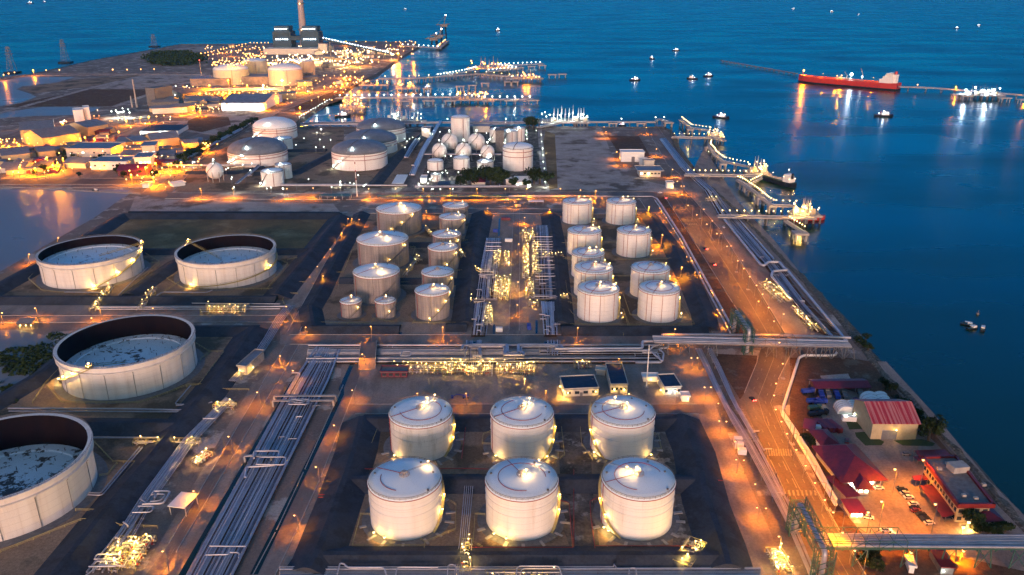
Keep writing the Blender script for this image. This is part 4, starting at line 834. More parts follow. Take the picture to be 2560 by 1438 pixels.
# ---------------------------------------------------------------- lit valve manifolds
def manifold(label,a,b_,wd,nu,lamps,kind='warm',power=260,seed=1,hmax=4.5,cat='valve manifold',group='lit valve manifolds',lightn=4,br=.25,name='valve_manifold'):
    """rows of risers, hand wheels and cross pipes with work lamps along the line a-b"""
    rr=random.Random(seed); A=W(a)[0]; B=W(b_)[0]; d=(B-A); L_=d.length; u=d/L_; n=Vector((-u.y,u.x,0)); t=wthing(name,label,cat,(A.x,A.y,0),group)
    for i in range(nu):
        c=A+u*(L_*(i+.5)/nu)+n*rr.uniform(-wd*.12,wd*.12); h=rr.uniform(1.6,hmax*.7); r=rr.uniform(.16,.3)
        mb=MB()
        q0=c-n*wd*.5; q1=c+n*wd*.5
        mb.tube([q0+Vector((0,0,.6)),c-n*wd*.2+Vector((0,0,.6)),c-n*wd*.2+Vector((0,0,h)),c+n*wd*.15+Vector((0,0,h)),c+n*wd*.15+Vector((0,0,.8)),q1+Vector((0,0,.8))],r,6,bend=.5)
        mb.build('riser',M[rr.choice(['pipel','yellow','pipe','conc2'])],t)
        mb=MB()
        for k in (-.32,):
            p=c+n*wd*k; mb.cyl((p.x,p.y,.1),(p.x,p.y,.8),.1,n=4); mb.ball((p.x,p.y,.8),r*2.2,6); mb.cyl((p.x,p.y,.8),(p.x,p.y,2.0),.09,n=4); mb.cyl((p.x,p.y,2.0),(p.x,p.y,2.1),r*2.2,n=8)
        mb.build('valve',M[rr.choice(['yellow','conc2','redp','pipel'])],t)
    for k in (-.42,-.1,.25,.45):
        mb=MB(); z=rr.uniform(.5,2.6); mb.tube([A+n*wd*k+Vector((0,0,z)),B+n*wd*k+Vector((0,0,z))],rr.uniform(.14,.26),5); mb.build('header_pipe',M[rr.choice(['pipel','pipe'])],t)
    mb=MB(); 
    for s_ in (-.5,.5): mb.tube([A+n*wd*s_+Vector((0,0,hmax*.55)),B+n*wd*s_+Vector((0,0,hmax*.55))],.1,4)
    k=max(2,int(L_/6))
    for i in range(k+1):
        c=A+u*(L_*i/k); mb.box((c.x,c.y,hmax*.55),(.15,wd,.15),atan2(u.y,u.x))
        for s_ in (-.5,.5): p=c+n*wd*s_; mb.box((p.x,p.y,hmax*.28),(.18,.18,hmax*.55))
    mb.build('frame',M['yellow'],t)
    for i in range(lamps):
        f=(i+.5)/lamps; p=A+u*(L_*f)+n*wd*rr.uniform(-.45,.45)+Vector((0,0,rr.uniform(hmax*.75,hmax*1.1)))
        mb=MB(); mb.cyl((p.x,p.y,0),(p.x,p.y,p.z),.08,n=4,cap=False); mb.build('lamp_pole',M['steel'],t)
        on = lightn and (i%max(1,lamps//lightn)==lamps//lightn//2 if lamps>lightn else True)
        bulb(t,p,kind,power if on else 0,br,name='lamp')
    return t
PW=620
manifold('long lit pump line south of the broad pipe rack, western half',"E380,1330","E800,1335",9,16,12,seed=1,power=PW,lightn=5)
manifold('long lit pump line south of the broad pipe rack, brightest middle part',"E770,1325","E1140,1325",14,26,22,seed=2,power=PW*1.6,lightn=8)
manifold('long lit pump line south of the broad pipe rack, eastern part',"E1160,1325","E1450,1335",11,18,12,seed=3,power=PW*1.4,lightn=5)
manifold('small lit pump group west of the dark roofed control building',"E1740,1300","E1870,1300",6,6,3,seed=4,power=PW,lightn=1)
manifold('western corridor manifold, short northern row',"E1172,455","E1165,555",5,9,9,seed=5,power=PW,lightn=3)
manifold('western corridor manifold, second northern row',"E1243,465","E1240,560",4,8,8,seed=6,power=PW,lightn=3)
manifold('western corridor manifold, southern row',"E1184,660","E1172,805",5,12,12,seed=7,power=PW,lightn=4)
manifold('western corridor manifold, second southern row beside the road',"E1248,655","E1222,815",5,13,14,seed=8,power=PW*1.2,lightn=5)
manifold('western corridor manifold at the foot of the rack',"E1100,865","E1100,1000",6,11,13,seed=9,power=PW,lightn=4)
manifold('eastern corridor manifold, long row beside the road',"E1383,400","E1380,650",5,20,22,seed=10,power=PW*1.1,lightn=7)
manifold('eastern corridor manifold, long row beside the rack',"E1450,395","E1455,620",5,18,18,seed=11,power=PW,lightn=6)
manifold('eastern corridor manifold, small northern group',"E1380,290","E1385,380",6,7,5,seed=12,power=PW,lightn=2)
manifold('eastern corridor manifold, small northern group by the rack',"E1425,295","E1430,370",4,5,4,seed=13,power=PW,lightn=2)
manifold('eastern corridor manifold, southern row',"E1410,670","E1415,800",6,10,9,seed=14,power=PW,lightn=4)
manifold('eastern corridor manifold, last group above the blue tarpaulin box',"E1400,850","E1480,850",4,5,3,seed=15,power=PW,lightn=1)
manifold('lit pumps beneath the two far open tanks',"D1520,880","D1850,880",12,14,9,seed=16,power=PW*1.2,lightn=4,kind='warm')
manifold('lit crossover stairs south of the farthest west open tank',"D690,890","D830,710",4,6,7,seed=17,power=PW*.8,lightn=4)
manifold('lit crossover stairs between the two far open tanks',"D1040,890","D1150,735",4,6,6,seed=18,power=PW*.8,lightn=3)
manifold('lit valves beside the coast rack, northern group',"F625,690","F790,830",9,15,13,seed=19,power=PW,lightn=5)
manifold('row of lit valves along the coast rack, southern group',"F850,880","F1010,1040",5,14,12,seed=20,power=PW,lightn=6)
manifold('lit pipe crossing beside the nearest open tank',"G1000,455","G1490,455",3,8,4,seed=21,power=PW*.8,lightn=3)
manifold('bright little pump skid beside the rack road',"G1450,610","G1560,540",4,5,3,seed=22,power=PW*1.5,lightn=2,kind='peach')
manifold('tangled lit manifold near the bottom left of the near dike',"G790,1410","G980,1180",9,14,8,seed=23,power=PW*1.2,lightn=5)
manifold('lit valve row right of the tangled manifold',"G960,1400","G1120,1170",5,9,4,seed=24,power=PW*1.2,lightn=3)
manifold('lit sump crossing where the twin pipes meet the dike',"G1600,180","G1750,190",4,5,2,seed=25,power=PW,lightn=2)
manifold('tall lit ladder of pipes between the south west and south middle tanks',"H945,1200","H935,1440",4,9,10,seed=26,power=PW,lightn=3,hmax=5)
manifold('lit manifold at the bottom below the near pipe rack, middle',"H1080,1470","H1650,1470",6,14,5,seed=27,power=PW,lightn=2)
manifold('lit manifold at the south east corner of the near dike',"I10,1380","I130,1200",7,10,6,seed=28,power=PW*1.1,lightn=4)
manifold('lit valves below the lit pipelines near the frame bottom',"I690,1260","I780,1420",6,10,7,seed=29,power=PW*1.3,lightn=4)
manifold('lit crossing west of the white tanks',"E1500,495","E1660,490",4,7,7,seed=30,power=PW*.7,lightn=2)
manifold('lit valves at the north end of the eastern rack stretch',"F195,70","F280,65",4,5,3,seed=31,power=PW*.8,lightn=2)
# pigging skids etc. between ribbed tanks
for i,(a,b_,lb) in enumerate([("E480,640","E570,520",'dim pump skid between the third ribbed tank and the smaller ones'),("E640,280","E690,340",'dim pump skid between the first two ribbed tanks'),("E870,430","E920,500",'lit skid east of the fourth ribbed tank'),("E560,500","E600,520",'small lit skid by the ribbed tanks in the middle'),("E960,800","E1010,850",'lit valves on the dike west of the corridor'),("E1010,590","E1060,620",'lit crossing on the dike in the middle'),("E1630,800","E1700,800",'lit crossing on the dike west of the white tanks')]):
    manifold(lb,a,b_,3,4,3,seed=50+i,power=PW*.7,lightn=1,group='small lit skids')
# ---------------------------------------------------------------- pipe bridges: lattice trusses on trestles
def truss(mb,a,c,wd,hh,step=4,t=.28,diag=True):
    a=Vector(a); c=Vector(c); d=c-a; L_=d.length; u=d/L_; n=Vector((-u.y,u.x,0)).normalized() if abs(u.z)<.95 else Vector((1,0,0)); up=Vector((0,0,1)) if abs(u.z)<.95 else Vector((0,1,0))
    k=max(1,int(L_/step)); cs=[(-1,0),(1,0),(-1,1),(1,1)]
    Q=lambda i,s_,z: a+u*(L_*i/k)+n*s_*wd/2+up*z*hh
    for s_,z in cs: mb.cyl(Q(0,s_,z),Q(k,s_,z),t,n=4)
    for i in range(k+1):
        for s_ in (-1,1): mb.cyl(Q(i,s_,0),Q(i,s_,1),t*.7,n=4)
        for z in (0,1): mb.cyl(Q(i,-1,z),Q(i,1,z),t*.7,n=4)
        if i<k and diag:
            for s_ in (-1,1): mb.cyl(Q(i,s_,i%2),Q(i+1,s_,1-i%2),t*.6,n=4)
            mb.cyl(Q(i,-1,1),Q(i+1,1,1),t*.5,n=4)
def pbridge(label,a,b_,z,wd,n,mat_,trusses=(),trest=(),lamps=()):
    A=P(*R(a)[0],z); B=P(*R(b_)[0],z); d=B-A; L_=d.length; u=d/L_; nn=Vector((-u.y,u.x,0)); t=wthing('pipe_bridge',label,'pipe bridge',(A.x,A.y,0))
    for i in range(n):
        o=nn*wd*((i+.5)/n-.5); r=RND.uniform(.3,.55); mb=MB(); mb.tube([A+o+Vector((0,0,r)),B+o+Vector((0,0,r))],r,7); mb.build('pipe',M[RND.choice(['pipe','pipel','pipe'])],t)
    mb=MB()
    for s_ in (-1,1): mb.cyl(A+nn*s_*wd/2,B+nn*s_*wd/2,.3,n=4)
    for i in range(int(L_/5)+1): c=A+u*min(L_,i*5); mb.cyl(c-nn*wd/2,c+nn*wd/2,.2,n=4)
    mb.build('deck_beam',M[mat_],t)
    for f0,f1,h in trusses:
        mb=MB(); truss(mb,A.lerp(B,f0)-Vector((0,0,.4)),A.lerp(B,f1)-Vector((0,0,.4)),wd+.6,h,5,.16); mb.build('lattice_girder',M[mat_],t)
    for f in trest:
        c=A.lerp(B,f); mb=MB(); 
        for s_ in (-1,1):
            for e in (-1,1): mb.cyl(c+nn*s_*wd*.5+u*e*2-Vector((0,0,.2)),Vector((c.x,c.y,0))+nn*s_*wd*.6+u*e*3,.25,n=4)
            mb.cyl(c+nn*s_*wd*.5+u*2-Vector((0,0,.5)),Vector((c.x,c.y,0))+nn*s_*wd*.6-u*3,.15,n=4); mb.cyl(c+nn*s_*wd*.5-u*2-Vector((0,0,.5)),Vector((c.x,c.y,0))+nn*s_*wd*.6+u*3,.15,n=4)
        mb.cyl(c+nn*wd*.5-Vector((0,0,3)),c-nn*wd*.5-Vector((0,0,3)),.15,n=4)
        mb.build('trestle',M[mat_],t)
    return t
pbridge('pipe bridge carrying blue pipes over the highway to the coast rack',"F-200,1100","F1262,1135",7,9,9,'steel',[(.51,.72,4)],[.05,.16,.3,.6,.72,.8,.87,.93,.99])
pbridge('blue pipe bridge with green lattice across the works gate',"I1035,1175","I2750,1188",8,7.5,8,'green',[(.0,.36,3.5)],[.17,.38,.55,.7,.85])
# green portals
def portal(label,base,top,z,wd,h,legs,fat=.9):
    A=P(*R(base)[0],z); B=P(*R(top)[0],z); u=(B-A).normalized(); nn=Vector((-u.y,u.x,0)); t=wthing('pipe_portal',label,'pipe portal',(A.x,A.y,0),'green lattice portals over the highway verge')
    mb=MB(); truss(mb,A,B,wd,h,4,.22); mb.build('lattice_girder',M['green'],t)
    mb=MB(); mb.tube([Vector((A.x,A.y,.5)),A+Vector((0,0,h*.6)),B+Vector((0,0,h*.6)),Vector((B.x,B.y,.5))],fat,8,bend=2); mb.build('pipe',M['pipe'],t)
    for c in (A,B):
        mb=MB(); b0=Vector((c.x,c.y,0)); 
        for e in (-1,1):
            for s_ in (-1,1): mb.cyl(b0+u*e*2+nn*s_*wd/2,c+u*e*2+nn*s_*wd/2+Vector((0,0,h)),.25,n=4)
        for k in range(5):
            z0=z*k/5; z1=z*(k+1)/5
            for s_ in (-1,1):
                mb.cyl(b0+u*2+nn*s_*wd/2+Vector((0,0,z0)),b0-u*2+nn*s_*wd/2+Vector((0,0,z1)),.16,n=4); mb.cyl(b0+u*2+nn*s_*wd/2+Vector((0,0,z1)),b0-u*2+nn*s_*wd/2+Vector((0,0,z1)),.16,n=4)
            for e in (-1,1): mb.cyl(b0+u*e*2-nn*wd/2+Vector((0,0,z0)),b0+u*e*2+nn*wd/2+Vector((0,0,z1)),.16,n=4)
        mb.build('tower',M['green'],t)
    return t
portal('green lattice portal where the pipeline crosses the highway junction',"F415,905","F515,1050",13,5,3,2,1.1)
portal('long green lattice portal near the frame bottom, with a fat pipe',"I885,925","I1075,1290",12,6,3.5,2,1.0)
# road bridge over the rack and small footbridges
def slabbridge(label,a,b_,wd,z=3.4):
    A=W(a)[0]; B=W(b_)[0]; u=(B-A).normalized(); nn=Vector((-u.y,u.x,0)); L_=(B-A).length; t=wthing('road_bridge',label,'bridge',(A.x,A.y,0))
    mb=MB(); c=(A+B)/2; rz=atan2(u.y,u.x)
    mb.box((c.x,c.y,z),(L_*.6,wd,.7),rz)
    for e,s0 in ((A,1),(B,-1)):
        p=A.lerp(B,.2 if s0>0 else .8); q=[e+nn*wd/2+Vector((0,0,.05)),e-nn*wd/2+Vector((0,0,.05)),p-nn*wd/2+Vector((0,0,z+.34)),p+nn*wd/2+Vector((0,0,z+.34))]
        mb.add(q+[Vector((v.x,v.y,-.2)) for v in q],[(0,1,2,3),(0,3,7,4),(1,2,6,5),(3,2,6,7)])
    mb.build('deck',M['roadp'],t); 
    for s_ in (-1,1):
        mb=MB(); mb.tube([A+nn*s_*wd/2+Vector((0,0,.8)),A.lerp(B,.2)+nn*s_*wd/2+Vector((0,0,z+1.2)),A.lerp(B,.8)+nn*s_*wd/2+Vector((0,0,z+1.2)),B+nn*s_*wd/2+Vector((0,0,.8))],.18,4); mb.build('parapet',M['conc2'],t)
slabbridge('concrete road bridge crossing the broad pipe rack',"918,925","925,858",9)
for a,b_,lb in (("G2040,95","G2500,92",'narrow concrete footbridge over the dense rack, upper one'),("G1820,540","G2020,542",'narrow footbridge over the dense rack, lower one'),("G2030,130","G2480,128",'narrow concrete footbridge just below the upper one')):
    A=P(*R(a)[0],3.4); B=P(*R(b_)[0],3.4); mb=MB(); c=(A+B)/2; d=B-A; mb.box(c,(d.length,1.4,.4),atan2(d.y,d.x)); 
    for e in (A,B): mb.box((e.x,e.y,1.6),(.8,1.4,3.2),atan2(d.y,d.x))
    tag(mb.build('footbridge',M['conc2']),lb,'footbridge')
# ---------------------------------------------------------------- buildings
def building(label,a,b_,depth,h,roof='flat',wall='cream',rc='greyroof',rise=None,win=None,door=None,eave=.6,cat='building',name='building',para=.6,group=None,glow=None,open_=False,rot=None):
    """a,b: pixels of the two front ground corners (left, right)"""
    A=W(a)[0]; B=W(b_)[0]; d=B-A; w=d.length; rz=atan2(d.y,d.x); t=thing(name,label,cat,(A.x,A.y,0),rz,group)
    rise=rise if rise is not None else min(w,depth)*.16
    mb=MB()
    if open_:
        k=max(2,int(w/6)+1)
        for i in range(k):
            for y in (.4,depth-.4): mb.box((w*i/(k-1),y,h/2),(.3,.3,h))
        mb.build('post',M[wall],t)
    else:
        mb.box((w/2,depth/2,h/2),(w,depth,h))
        if roof=='gablex': mb.add([(0,0,h),(0,depth,h),(0,depth/2,h+rise),(w,0,h),(w,depth,h),(w,depth/2,h+rise)],[(0,2,1),(3,4,5)])
        if roof=='gabley': mb.add([(0,0,h),(w,0,h),(w/2,0,h+rise),(0,depth,h),(w,depth,h),(w/2,depth,h+rise)],[(0,1,2),(3,5,4)])
        mb.build('wall',M[wall],t)
    mb=MB(); e=eave
    def slab(q,th=.25):
        n=len(q); mb.add(q+[(p[0],p[1],p[2]-th) for p in q],[tuple(range(n)),tuple(range(2*n-1,n-1,-1))]+[(i,(i+1)%n,n+(i+1)%n,n+i) for i in range(n)])
    if roof=='flat':
        slab([(-e,-e,h+.3),(w+e,-e,h+.3),(w+e,depth+e,h+.3),(-e,depth+e,h+.3)],.28)
        if para:
            for c,dd in (((w/2,-e+.15,h+.3+para/2),(w+2*e,.3,para)),((w/2,depth+e-.15,h+.3+para/2),(w+2*e,.3,para)),((-e+.15,depth/2,h+.3+para/2),(.3,depth+2*e-.62,para)),((w+e-.15,depth/2,h+.3+para/2),(.3,depth+2*e-.62,para))): 
                pass
    elif roof=='gablex': slab([(-e,-e,h-.0),(w+e,-e,h),(w+e,depth/2,h+rise+.25),(-e,depth/2,h+rise+.25)]); slab([(-e,depth/2,h+rise+.25),(w+e,depth/2,h+rise+.25),(w+e,depth+e,h),(-e,depth+e,h)])
    elif roof=='gabley': slab([(-e,-e,h),(w/2,-e,h+rise+.25),(w/2,depth+e,h+rise+.25),(-e,depth+e,h)]); slab([(w/2,-e,h+rise+.25),(w+e,-e,h),(w+e,depth+e,h),(w/2,depth+e,h+rise+.25)])
    elif roof=='hip':
        k=min(w,depth)/2; r0=(k,depth/2,h+rise+.25) if w>=depth else (w/2,k,h+rise+.25); r1=(w-k,depth/2,h+rise+.25) if w>=depth else (w/2,depth-k,h+rise+.25)
        c=[(-e,-e,h),(w+e,-e,h),(w+e,depth+e,h),(-e,depth+e,h)]
        if w>=depth: slab([c[0],c[1],r1,r0]); slab([c[2],c[3],r0,r1]); slab([c[1],c[2],r1]); slab([c[3],c[0],r0])
        else: slab([c[0],c[1],r0]); slab([c[1],c[2],r1,r0]); slab([c[2],c[3],r1]); slab([c[3],c[0],r0,r1])
    elif roof=='vault':
        pr=[(0,0)]; k=8; L0=[(-.2,depth/2-depth/2*cos(pi*i/k),h+depth/2*sin(pi*i/k)) for i in range(k+1)]
        mb.add([(-.2,y,z) for _,y,z in L0]+[(w+.2,y,z) for _,y,z in L0],[(i,i+1,k+2+i,k+1+i) for i in range(k)],True); mb.add([(-.2,y,z) for _,y,z in L0],[tuple(range(k+1))]); mb.add([(w+.2,y,z) for _,y,z in L0],[tuple(range(k+1))])
    mb.build('roof',M[rc],t)
    if roof=='flat' and para:
        for c,dd in (((w/2,-e+.15,h+.3+para/2),(w+2*e,.3,para)),((w/2,depth+e-.15,h+.3+para/2),(w+2*e,.3,para)),((-e+.15,depth/2,h+.3+para/2),(.3,depth+2*e-.62,para)),((w+e-.15,depth/2,h+.3+para/2),(.3,depth+2*e-.62,para))):
            mb=MB(); mb.box(c,dd); mb.build('parapet',M[wall],t)
    if win:
        rows,cols,lit=win
        for r_ in range(rows):
            for c_ in range(cols):
                x=w*(c_+.5)/cols; z=h*(r_+.55)/rows; mb=MB(); ww=min(2.4,w/cols*.62); hh=min(1.5,h/rows*.5)
                mb.box((x,-.03,z),(ww,.12,hh)); o=mb.build('window',M['litglass'] if lit and RND.random()<lit else M['glass'],t)
                mb=MB(); mb.box((x,-.07,z-hh/2-.06),(ww+.3,.25,.12)); mb.build('sill',M['conc2'],o)
    if door:
        x,dw,dh=door; mb=MB(); mb.box((w*x,-.04,dh/2),(dw,.16,dh)); o=mb.build('door',M['greyroof'],t); mb=MB(); mb.box((w*x,-.1,dh+.1),(dw+.5,.3,.2)); mb.build('door_frame',M['conc2'],o)
    if glow:
        for fx,fy,fz,kind,pw in glow:
            p=(w*fx,fy,fz); mb=MB(); mb.ball(p,.34,8); mb.build('wall_lamp',BULB[kind],t)
            if pw: lo=light(p,kind,pw,t)
    return t
M['litglass']=emis('lit_window',(1,.8,.5),3.5)
# control buildings with dark roofs
def slabroof(label,a,b_,depth,h,glow,**k): return building(label,a,b_,depth,h,'flat','cream','darkroof',eave=.3,glow=glow,door=(.5,1.4,2.3),win=(1,4,.2),name='control_building',group='control buildings with dark flat roofs',**k)
slabroof('wide control building with a dark roof, west of the three',"1410,993","1496,989",14,4.2,[(.1,-1.2,3,'warm',260),(.9,-1.2,3,'warm',260),(-.05,8,2,'warm',200)])
slabroof('deep control building with a dark roof, middle of the three',"1526,984","1568,984",24,5,[(.2,-1.2,3,'warm',260),(.8,-1.2,3,'warm',260)])
slabroof('small control building with a dark roof and two lit windows, east of the three',"1660,988","1702,986",14,4.2,[(.35,-1,2.6,'white',160),(.6,-1,2.6,'white',160),(-.15,2,2,'warm',400)])
building('low brick kiosk at the west end of the pump line',"953,944","1018,944",6,3.2,'flat','redroof','steel',win=(1,4,0))
building('small beige cabin behind the wide control building',"1490,938","1512,940",4,3,'flat','cream','cream')
building('white lean-to cabin between the control buildings',"1608,955","1645,955",4,2.6,'flat','whitep','whitep',glow=[(.5,-1,2,'warm',200)])
building('small white hut at the road corner',"1705,1005","1722,1005",4,3,'flat','whitep','whitep',glow=[(.8,-1,2.5,'warm',150)])
building('long grey roofed pump shelter beside the bundle of pipes',"597,936","618,938",20,5,'flat','conc2','greyroof',glow=[(.3,-1,3,'warm',500),(1.35,4,3,'warm',400)])
building('white canopy on posts beside the rack road',"G1270,985","G1385,1000",9,4.5,'flat','conc2','whitep',open_=True,eave=.4,para=0,name='canopy',cat='canopy')
building('open shelter with lit pumps by the marsh',"D140,1020","D240,1020",9,4,'gablex','steel','greyroof',open_=True,name='shelter',cat='shelter',glow=[(.1,1,2,'warm',250),(.5,1,2,'warm',250),(.9,1,2,'warm',250)])
building('white shed east of the corridor north end',"E1407,95","E1512,95",5,3,'flat','conc2','whitep',open_=True,name='canopy',cat='canopy',para=0)
building('green roofed workshop by the north road',"E-150,60","E75,60",8,4,'flat','cream','greensheet' if False else 'green',open_=True,glow=[(.5,-1,2.5,'sod',300)],name='canopy',cat='canopy',para=0)
# long green roof along the north road
building('very long low green roof along the north road',"E280,52","E1250,52",4,2.6,'flat','steel','green',open_=True,name='canopy',cat='canopy',para=0)
# works yard
M['stripe']=mat('ribbed_red_roof',(.3,.02,.04),(.42,.16,.17),scale=.8,lo=.45,hi=.55,stretch=(1.0,.02,.02),rough=.5)
t=building('ochre warehouse with a ribbed red roof behind oval lawns',"I1415,420","I1752,422",22,9,'gablex','orangewall','stripe',rise=5,eave=.8,name='warehouse',cat='warehouse',door=(.4,7,5),glow=[(.5,-1.5,6,'warm',260)])
building('long red sheet roof over parked trucks at the top of the yard',"I1005,85","I1405,80",9,4,'gablex','steel','redroof',rise=1.2,open_=True,name='carport',cat='carport')
def tent(label,s,wd,h):
    A,B=W(s); u=(B-A).normalized(); nn=Vector((-u.y,u.x,0)); t=wthing('storage_tent',label,'tent',(A.x,A.y,0),'white barrel roofed tents'); mb=MB(); k=9; q=[]
    for e in (A,B): q.append([e+nn*(wd/2*cos(pi*i/k))+Vector((0,0,h*sin(pi*i/k)**.7+.05)) for i in range(k+1)])
    mb.add(q[0]+q[1],[(i,i+1,k+2+i,k+1+i) for i in range(k)],True); mb.add(q[0],[tuple(range(k+1))]); mb.add(q[1],[tuple(range(k+1))]); mb.build('cover',M['whitep'],t)
    for f in (.25,.5,.75,.999):
        c=A.lerp(B,f); mb=MB(); mb.tube([c+nn*((wd/2+.1)*cos(pi*i/k))+Vector((0,0,(h+.1)*sin(pi*i/k)**.7)) for i in range(k+1)],.12,4); mb.build('hoop',M['conc2'],t)
tent('large white barrel tent on the west side of the pair',"I1440,225 1400,130",9,5.5)
tent('large white barrel tent on the east side of the pair',"I1545,225 1475,130",9,5.5)
tent('white barrel tent with a lit mouth, westernmost',"I1235,235 1200,182",8,4.5)
tent('white barrel tent with a lit mouth, second from the west',"I1305,235 1270,182",8,4.5)
for q_ in ('I1225,242','I1300,242'): pass
tent('small white tent lying crosswise between the others',"I1330,205 1440,215",6,3.5)
building('admin building with a big dark red hip roof beside the wall',"I1205,788","I1490,772",25,4.5,'hip','cream','redroof',rise=6,eave=1.8,win=(1,6,.5),glow=[(.2,-1.5,2.6,'white',260)],name='office')
building('red roofed porch wing of the admin building',"I1320,835","I1400,838",14,4,'hip','cream','redroof',rise=2.4,win=(1,2,1),eave=1.5,name='office')
building('sloping red carport at the corner of the admin building',"I1235,890","I1320,878",14,2.8,'flat','steel','redroof',open_=True,para=0,name='carport',cat='carport')
building('small red hip roofed hut with a white porch',"I1060,510","I1165,505",12,3.6,'hip','cream','redroof',rise=2.2,eave=1.4,glow=[(.6,-1.5,2.3,'white',260)],name='hut')
building('flat white porch roof beside the small red hut',"I1020,505","I1072,512",8,2.8,'flat','steel','whitep',open_=True,para=0,name='porch',cat='porch')
building('bright red canopy beside the white container',"I915,385","I990,400",9,3.6,'flat','steel','redl',open_=True,para=0,name='canopy',cat='canopy',glow=[(1.05,-.5,2.5,'white',260)])
building('gatehouse with an orange lit roof at the yard entrance',"I1265,1010","I1355,1010",7,3.4,'flat','cream','redl',open_=False,win=(1,3,1),eave=1.2,para=0,glow=[(.4,-1.5,2.4,'warm',300)],name='gatehouse',cat='gatehouse')
building('red roofed hut with a pale canopy at the far right of the yard',"I2210,1080","I2390,1075",10,3.5,'hip','cream','redroof',rise=2,name='hut')
building('pale canopy in front of the far right hut',"I2235,1050","I2320,1055",8,3.9,'flat','steel','greyroof',open_=True,para=0,name='canopy',cat='canopy')
building('bright red shed below the blue pipe bridge',"I1935,1425","I2030,1430",10,3.5,'flat','steel','redl',para=0,glow=[(.1,-1,2.4,'white',260)],name='shed',cat='shed')
building('white kiosk below the blue pipe bridge',"I1700,1415","I1738,1420",5,3,'flat','whitep','whitep',name='hut')
# the two storey office along the coast: walls follow its slanting plan
def office():
    q=W("I2085,1040 2320,1035 2048,548 1830,552"); # ground plan guessed from the roof outline
    z=9.0; roof=[P(x,y,z) for x,y in R("I2075,905 2335,905 2050,545 1812,555")]
    c=sum(roof,Vector())/4; t=wthing('office_building','long two storey ochre office with a red roof edge facing the sea','office',(c.x,c.y,0))
    base=[Vector((p.x,p.y,0))+(Vector((c.x,c.y,0))-Vector((p.x,p.y,0))).normalized()*1.2 for p in roof]
    mb=MB(); mb.poly(base,0,z-1.2); mb.build('wall',M['orangewall'],t)
    mb=MB(); mb.poly(roof,z-1.3,z-.4); mb.build('roof',M['steel'],t)
    n=4
    for i in range(4):
        a,b_=roof[i],roof[(i+1)%4]; d=b_-a; m_=(a+b_)/2; mb=MB(); mb.box((m_.x,m_.y,z-.35),(d.length+.9,1.0,1.9),atan2(d.y,d.x)); mb.build('roof_edge',M['redl'],t)
    # windows on the west and south faces
    for (a,b_,k) in ((base[3],base[0],12),(base[0],base[1],4)):
        d=b_-a; u=d.normalized(); nn=Vector((u.y,-u.x,0)); 
        if (a+nn-c).length<(a-c).length: nn=-nn
        for i in range(k):
            for zz in (1.8,5.3):
                p=a+d*((i+.5)/k)+nn*.05; mb=MB(); mb.box((p.x,p.y,zz),(d.length/k*.55,.2,1.6),atan2(d.y,d.x)); o=mb.build('window',M['glass'],t)
                mb=MB(); mb.box((p.x+nn.x*.1,p.y+nn.y*.1,zz-.9),(d.length/k*.62,.35,.15),atan2(d.y,d.x)); mb.build('sill',M['conc2'],o)
    p=P(*R("I2065,640")[0],z); mb=MB(); mb.box((p.x,p.y,z+1),(7,5,2.8),.15); mb.build('lift_house',M['conc2'],t)
    for x,y in R("I2110,840 2200,860 2260,760 1990,600 1930,640"):
        p=P(x,y,z); mb=MB(); mb.box((p.x,p.y,z+.3),(1.6,1.2,1)); mb.build('air_unit',M['conc2'],t)
office()
def canopy_poly(label,s,z,mt,name='carport',cat='carport'):
    pts=[P(x,y,z) for x,y in R(s)]; c=sum(pts,Vector())/len(pts); t=wthing(name,label,cat,(c.x,c.y,0)); mb=MB(); mb.poly(pts,z-.2,z); mb.build('roof',M[mt],t)
    for p in pts:
        q=p+(c-p)*.08; mb=MB(); mb.box((q.x,q.y,z/2-.1),(.25,.25,z-.2)); mb.build('post',M['steel'],t)
canopy_poly('long red carport along the west face of the office',"I1785,762 1880,755 2055,970 1985,995 1950,992",3.2,'redroof')
canopy_poly('small orange lit red canopy north of the long carport',"I1725,690 1820,680 1850,715 1755,725",3.2,'redl')
canopy_poly('wide orange lit canopy behind the office',"I1740,500 1970,492 2010,530 1780,545",3.4,'redl')
canopy_poly('small red tilted canopy beside the big office lamp',"I1735,545 1800,540 1830,580 1770,575",3.0,'redl')
# containers
def container(label,x,y,mt,rz=.2,L_=6.1,k='I',z=0):
    p=W(f"{k}{x},{y}")[0]; t=thing('container',label,'container',(p.x,p.y,z),rz,'shipping containers in the yard'); mb=MB(); mb.box((0,0,1.35),(2.4,L_,2.6)); mb.build('box',M[mt],t)
    for i in (-1,1):
        mb=MB(); mb.box((i*.6,-L_/2-.03,1.35),(1.1,.06,2.4)); mb.build('door',M[mt],t)
for i,(x,y) in enumerate(((1045,330),(1080,335),(1115,335),(1150,340))):
    container(('first','second','third','fourth')[i]+' red container from the left in the yard row',x,y,'redl' if i%2 else 'redroof',.25,9)
container('white container with a lit end beside the red row',990,350,'whitep',1.45,6.5); container('white container left of the warehouse',1255,280,'whitep',1.45,6.5); container('maroon container north of the tents',1330,160,'redroof',.5,6.5)
container('tan tank shaped box behind the trucks',1068,210,'orangewall',.1,4)
container('blue tarpaulin covered box in the corridor, southern one',1407,1018,'blue',.05,5,'E'); container('blue box by the northern end of the corridor',1157,300,'blue',1.4,4,'E'); container('pale cabin beside the corridor road',1255,370,'whitep',1.5,6,'E')
container('small white cabinet at the foot of the corridor',1185,1038,'whitep',1.5,4,'E'); container('orange cabin by the north road',1325,110,'orangewall',1.5,5,'E'); container('rusty skip at the head of the corridor',1235,210,'redroof',1.5,8,'E')
for i,(x,y) in enumerate(((430,440),(440,480),(460,525))): container(('upper','middle','lower')[i]+' white van sized box beside the lit pipelines',x,y,'whitep',1.45,3.6)
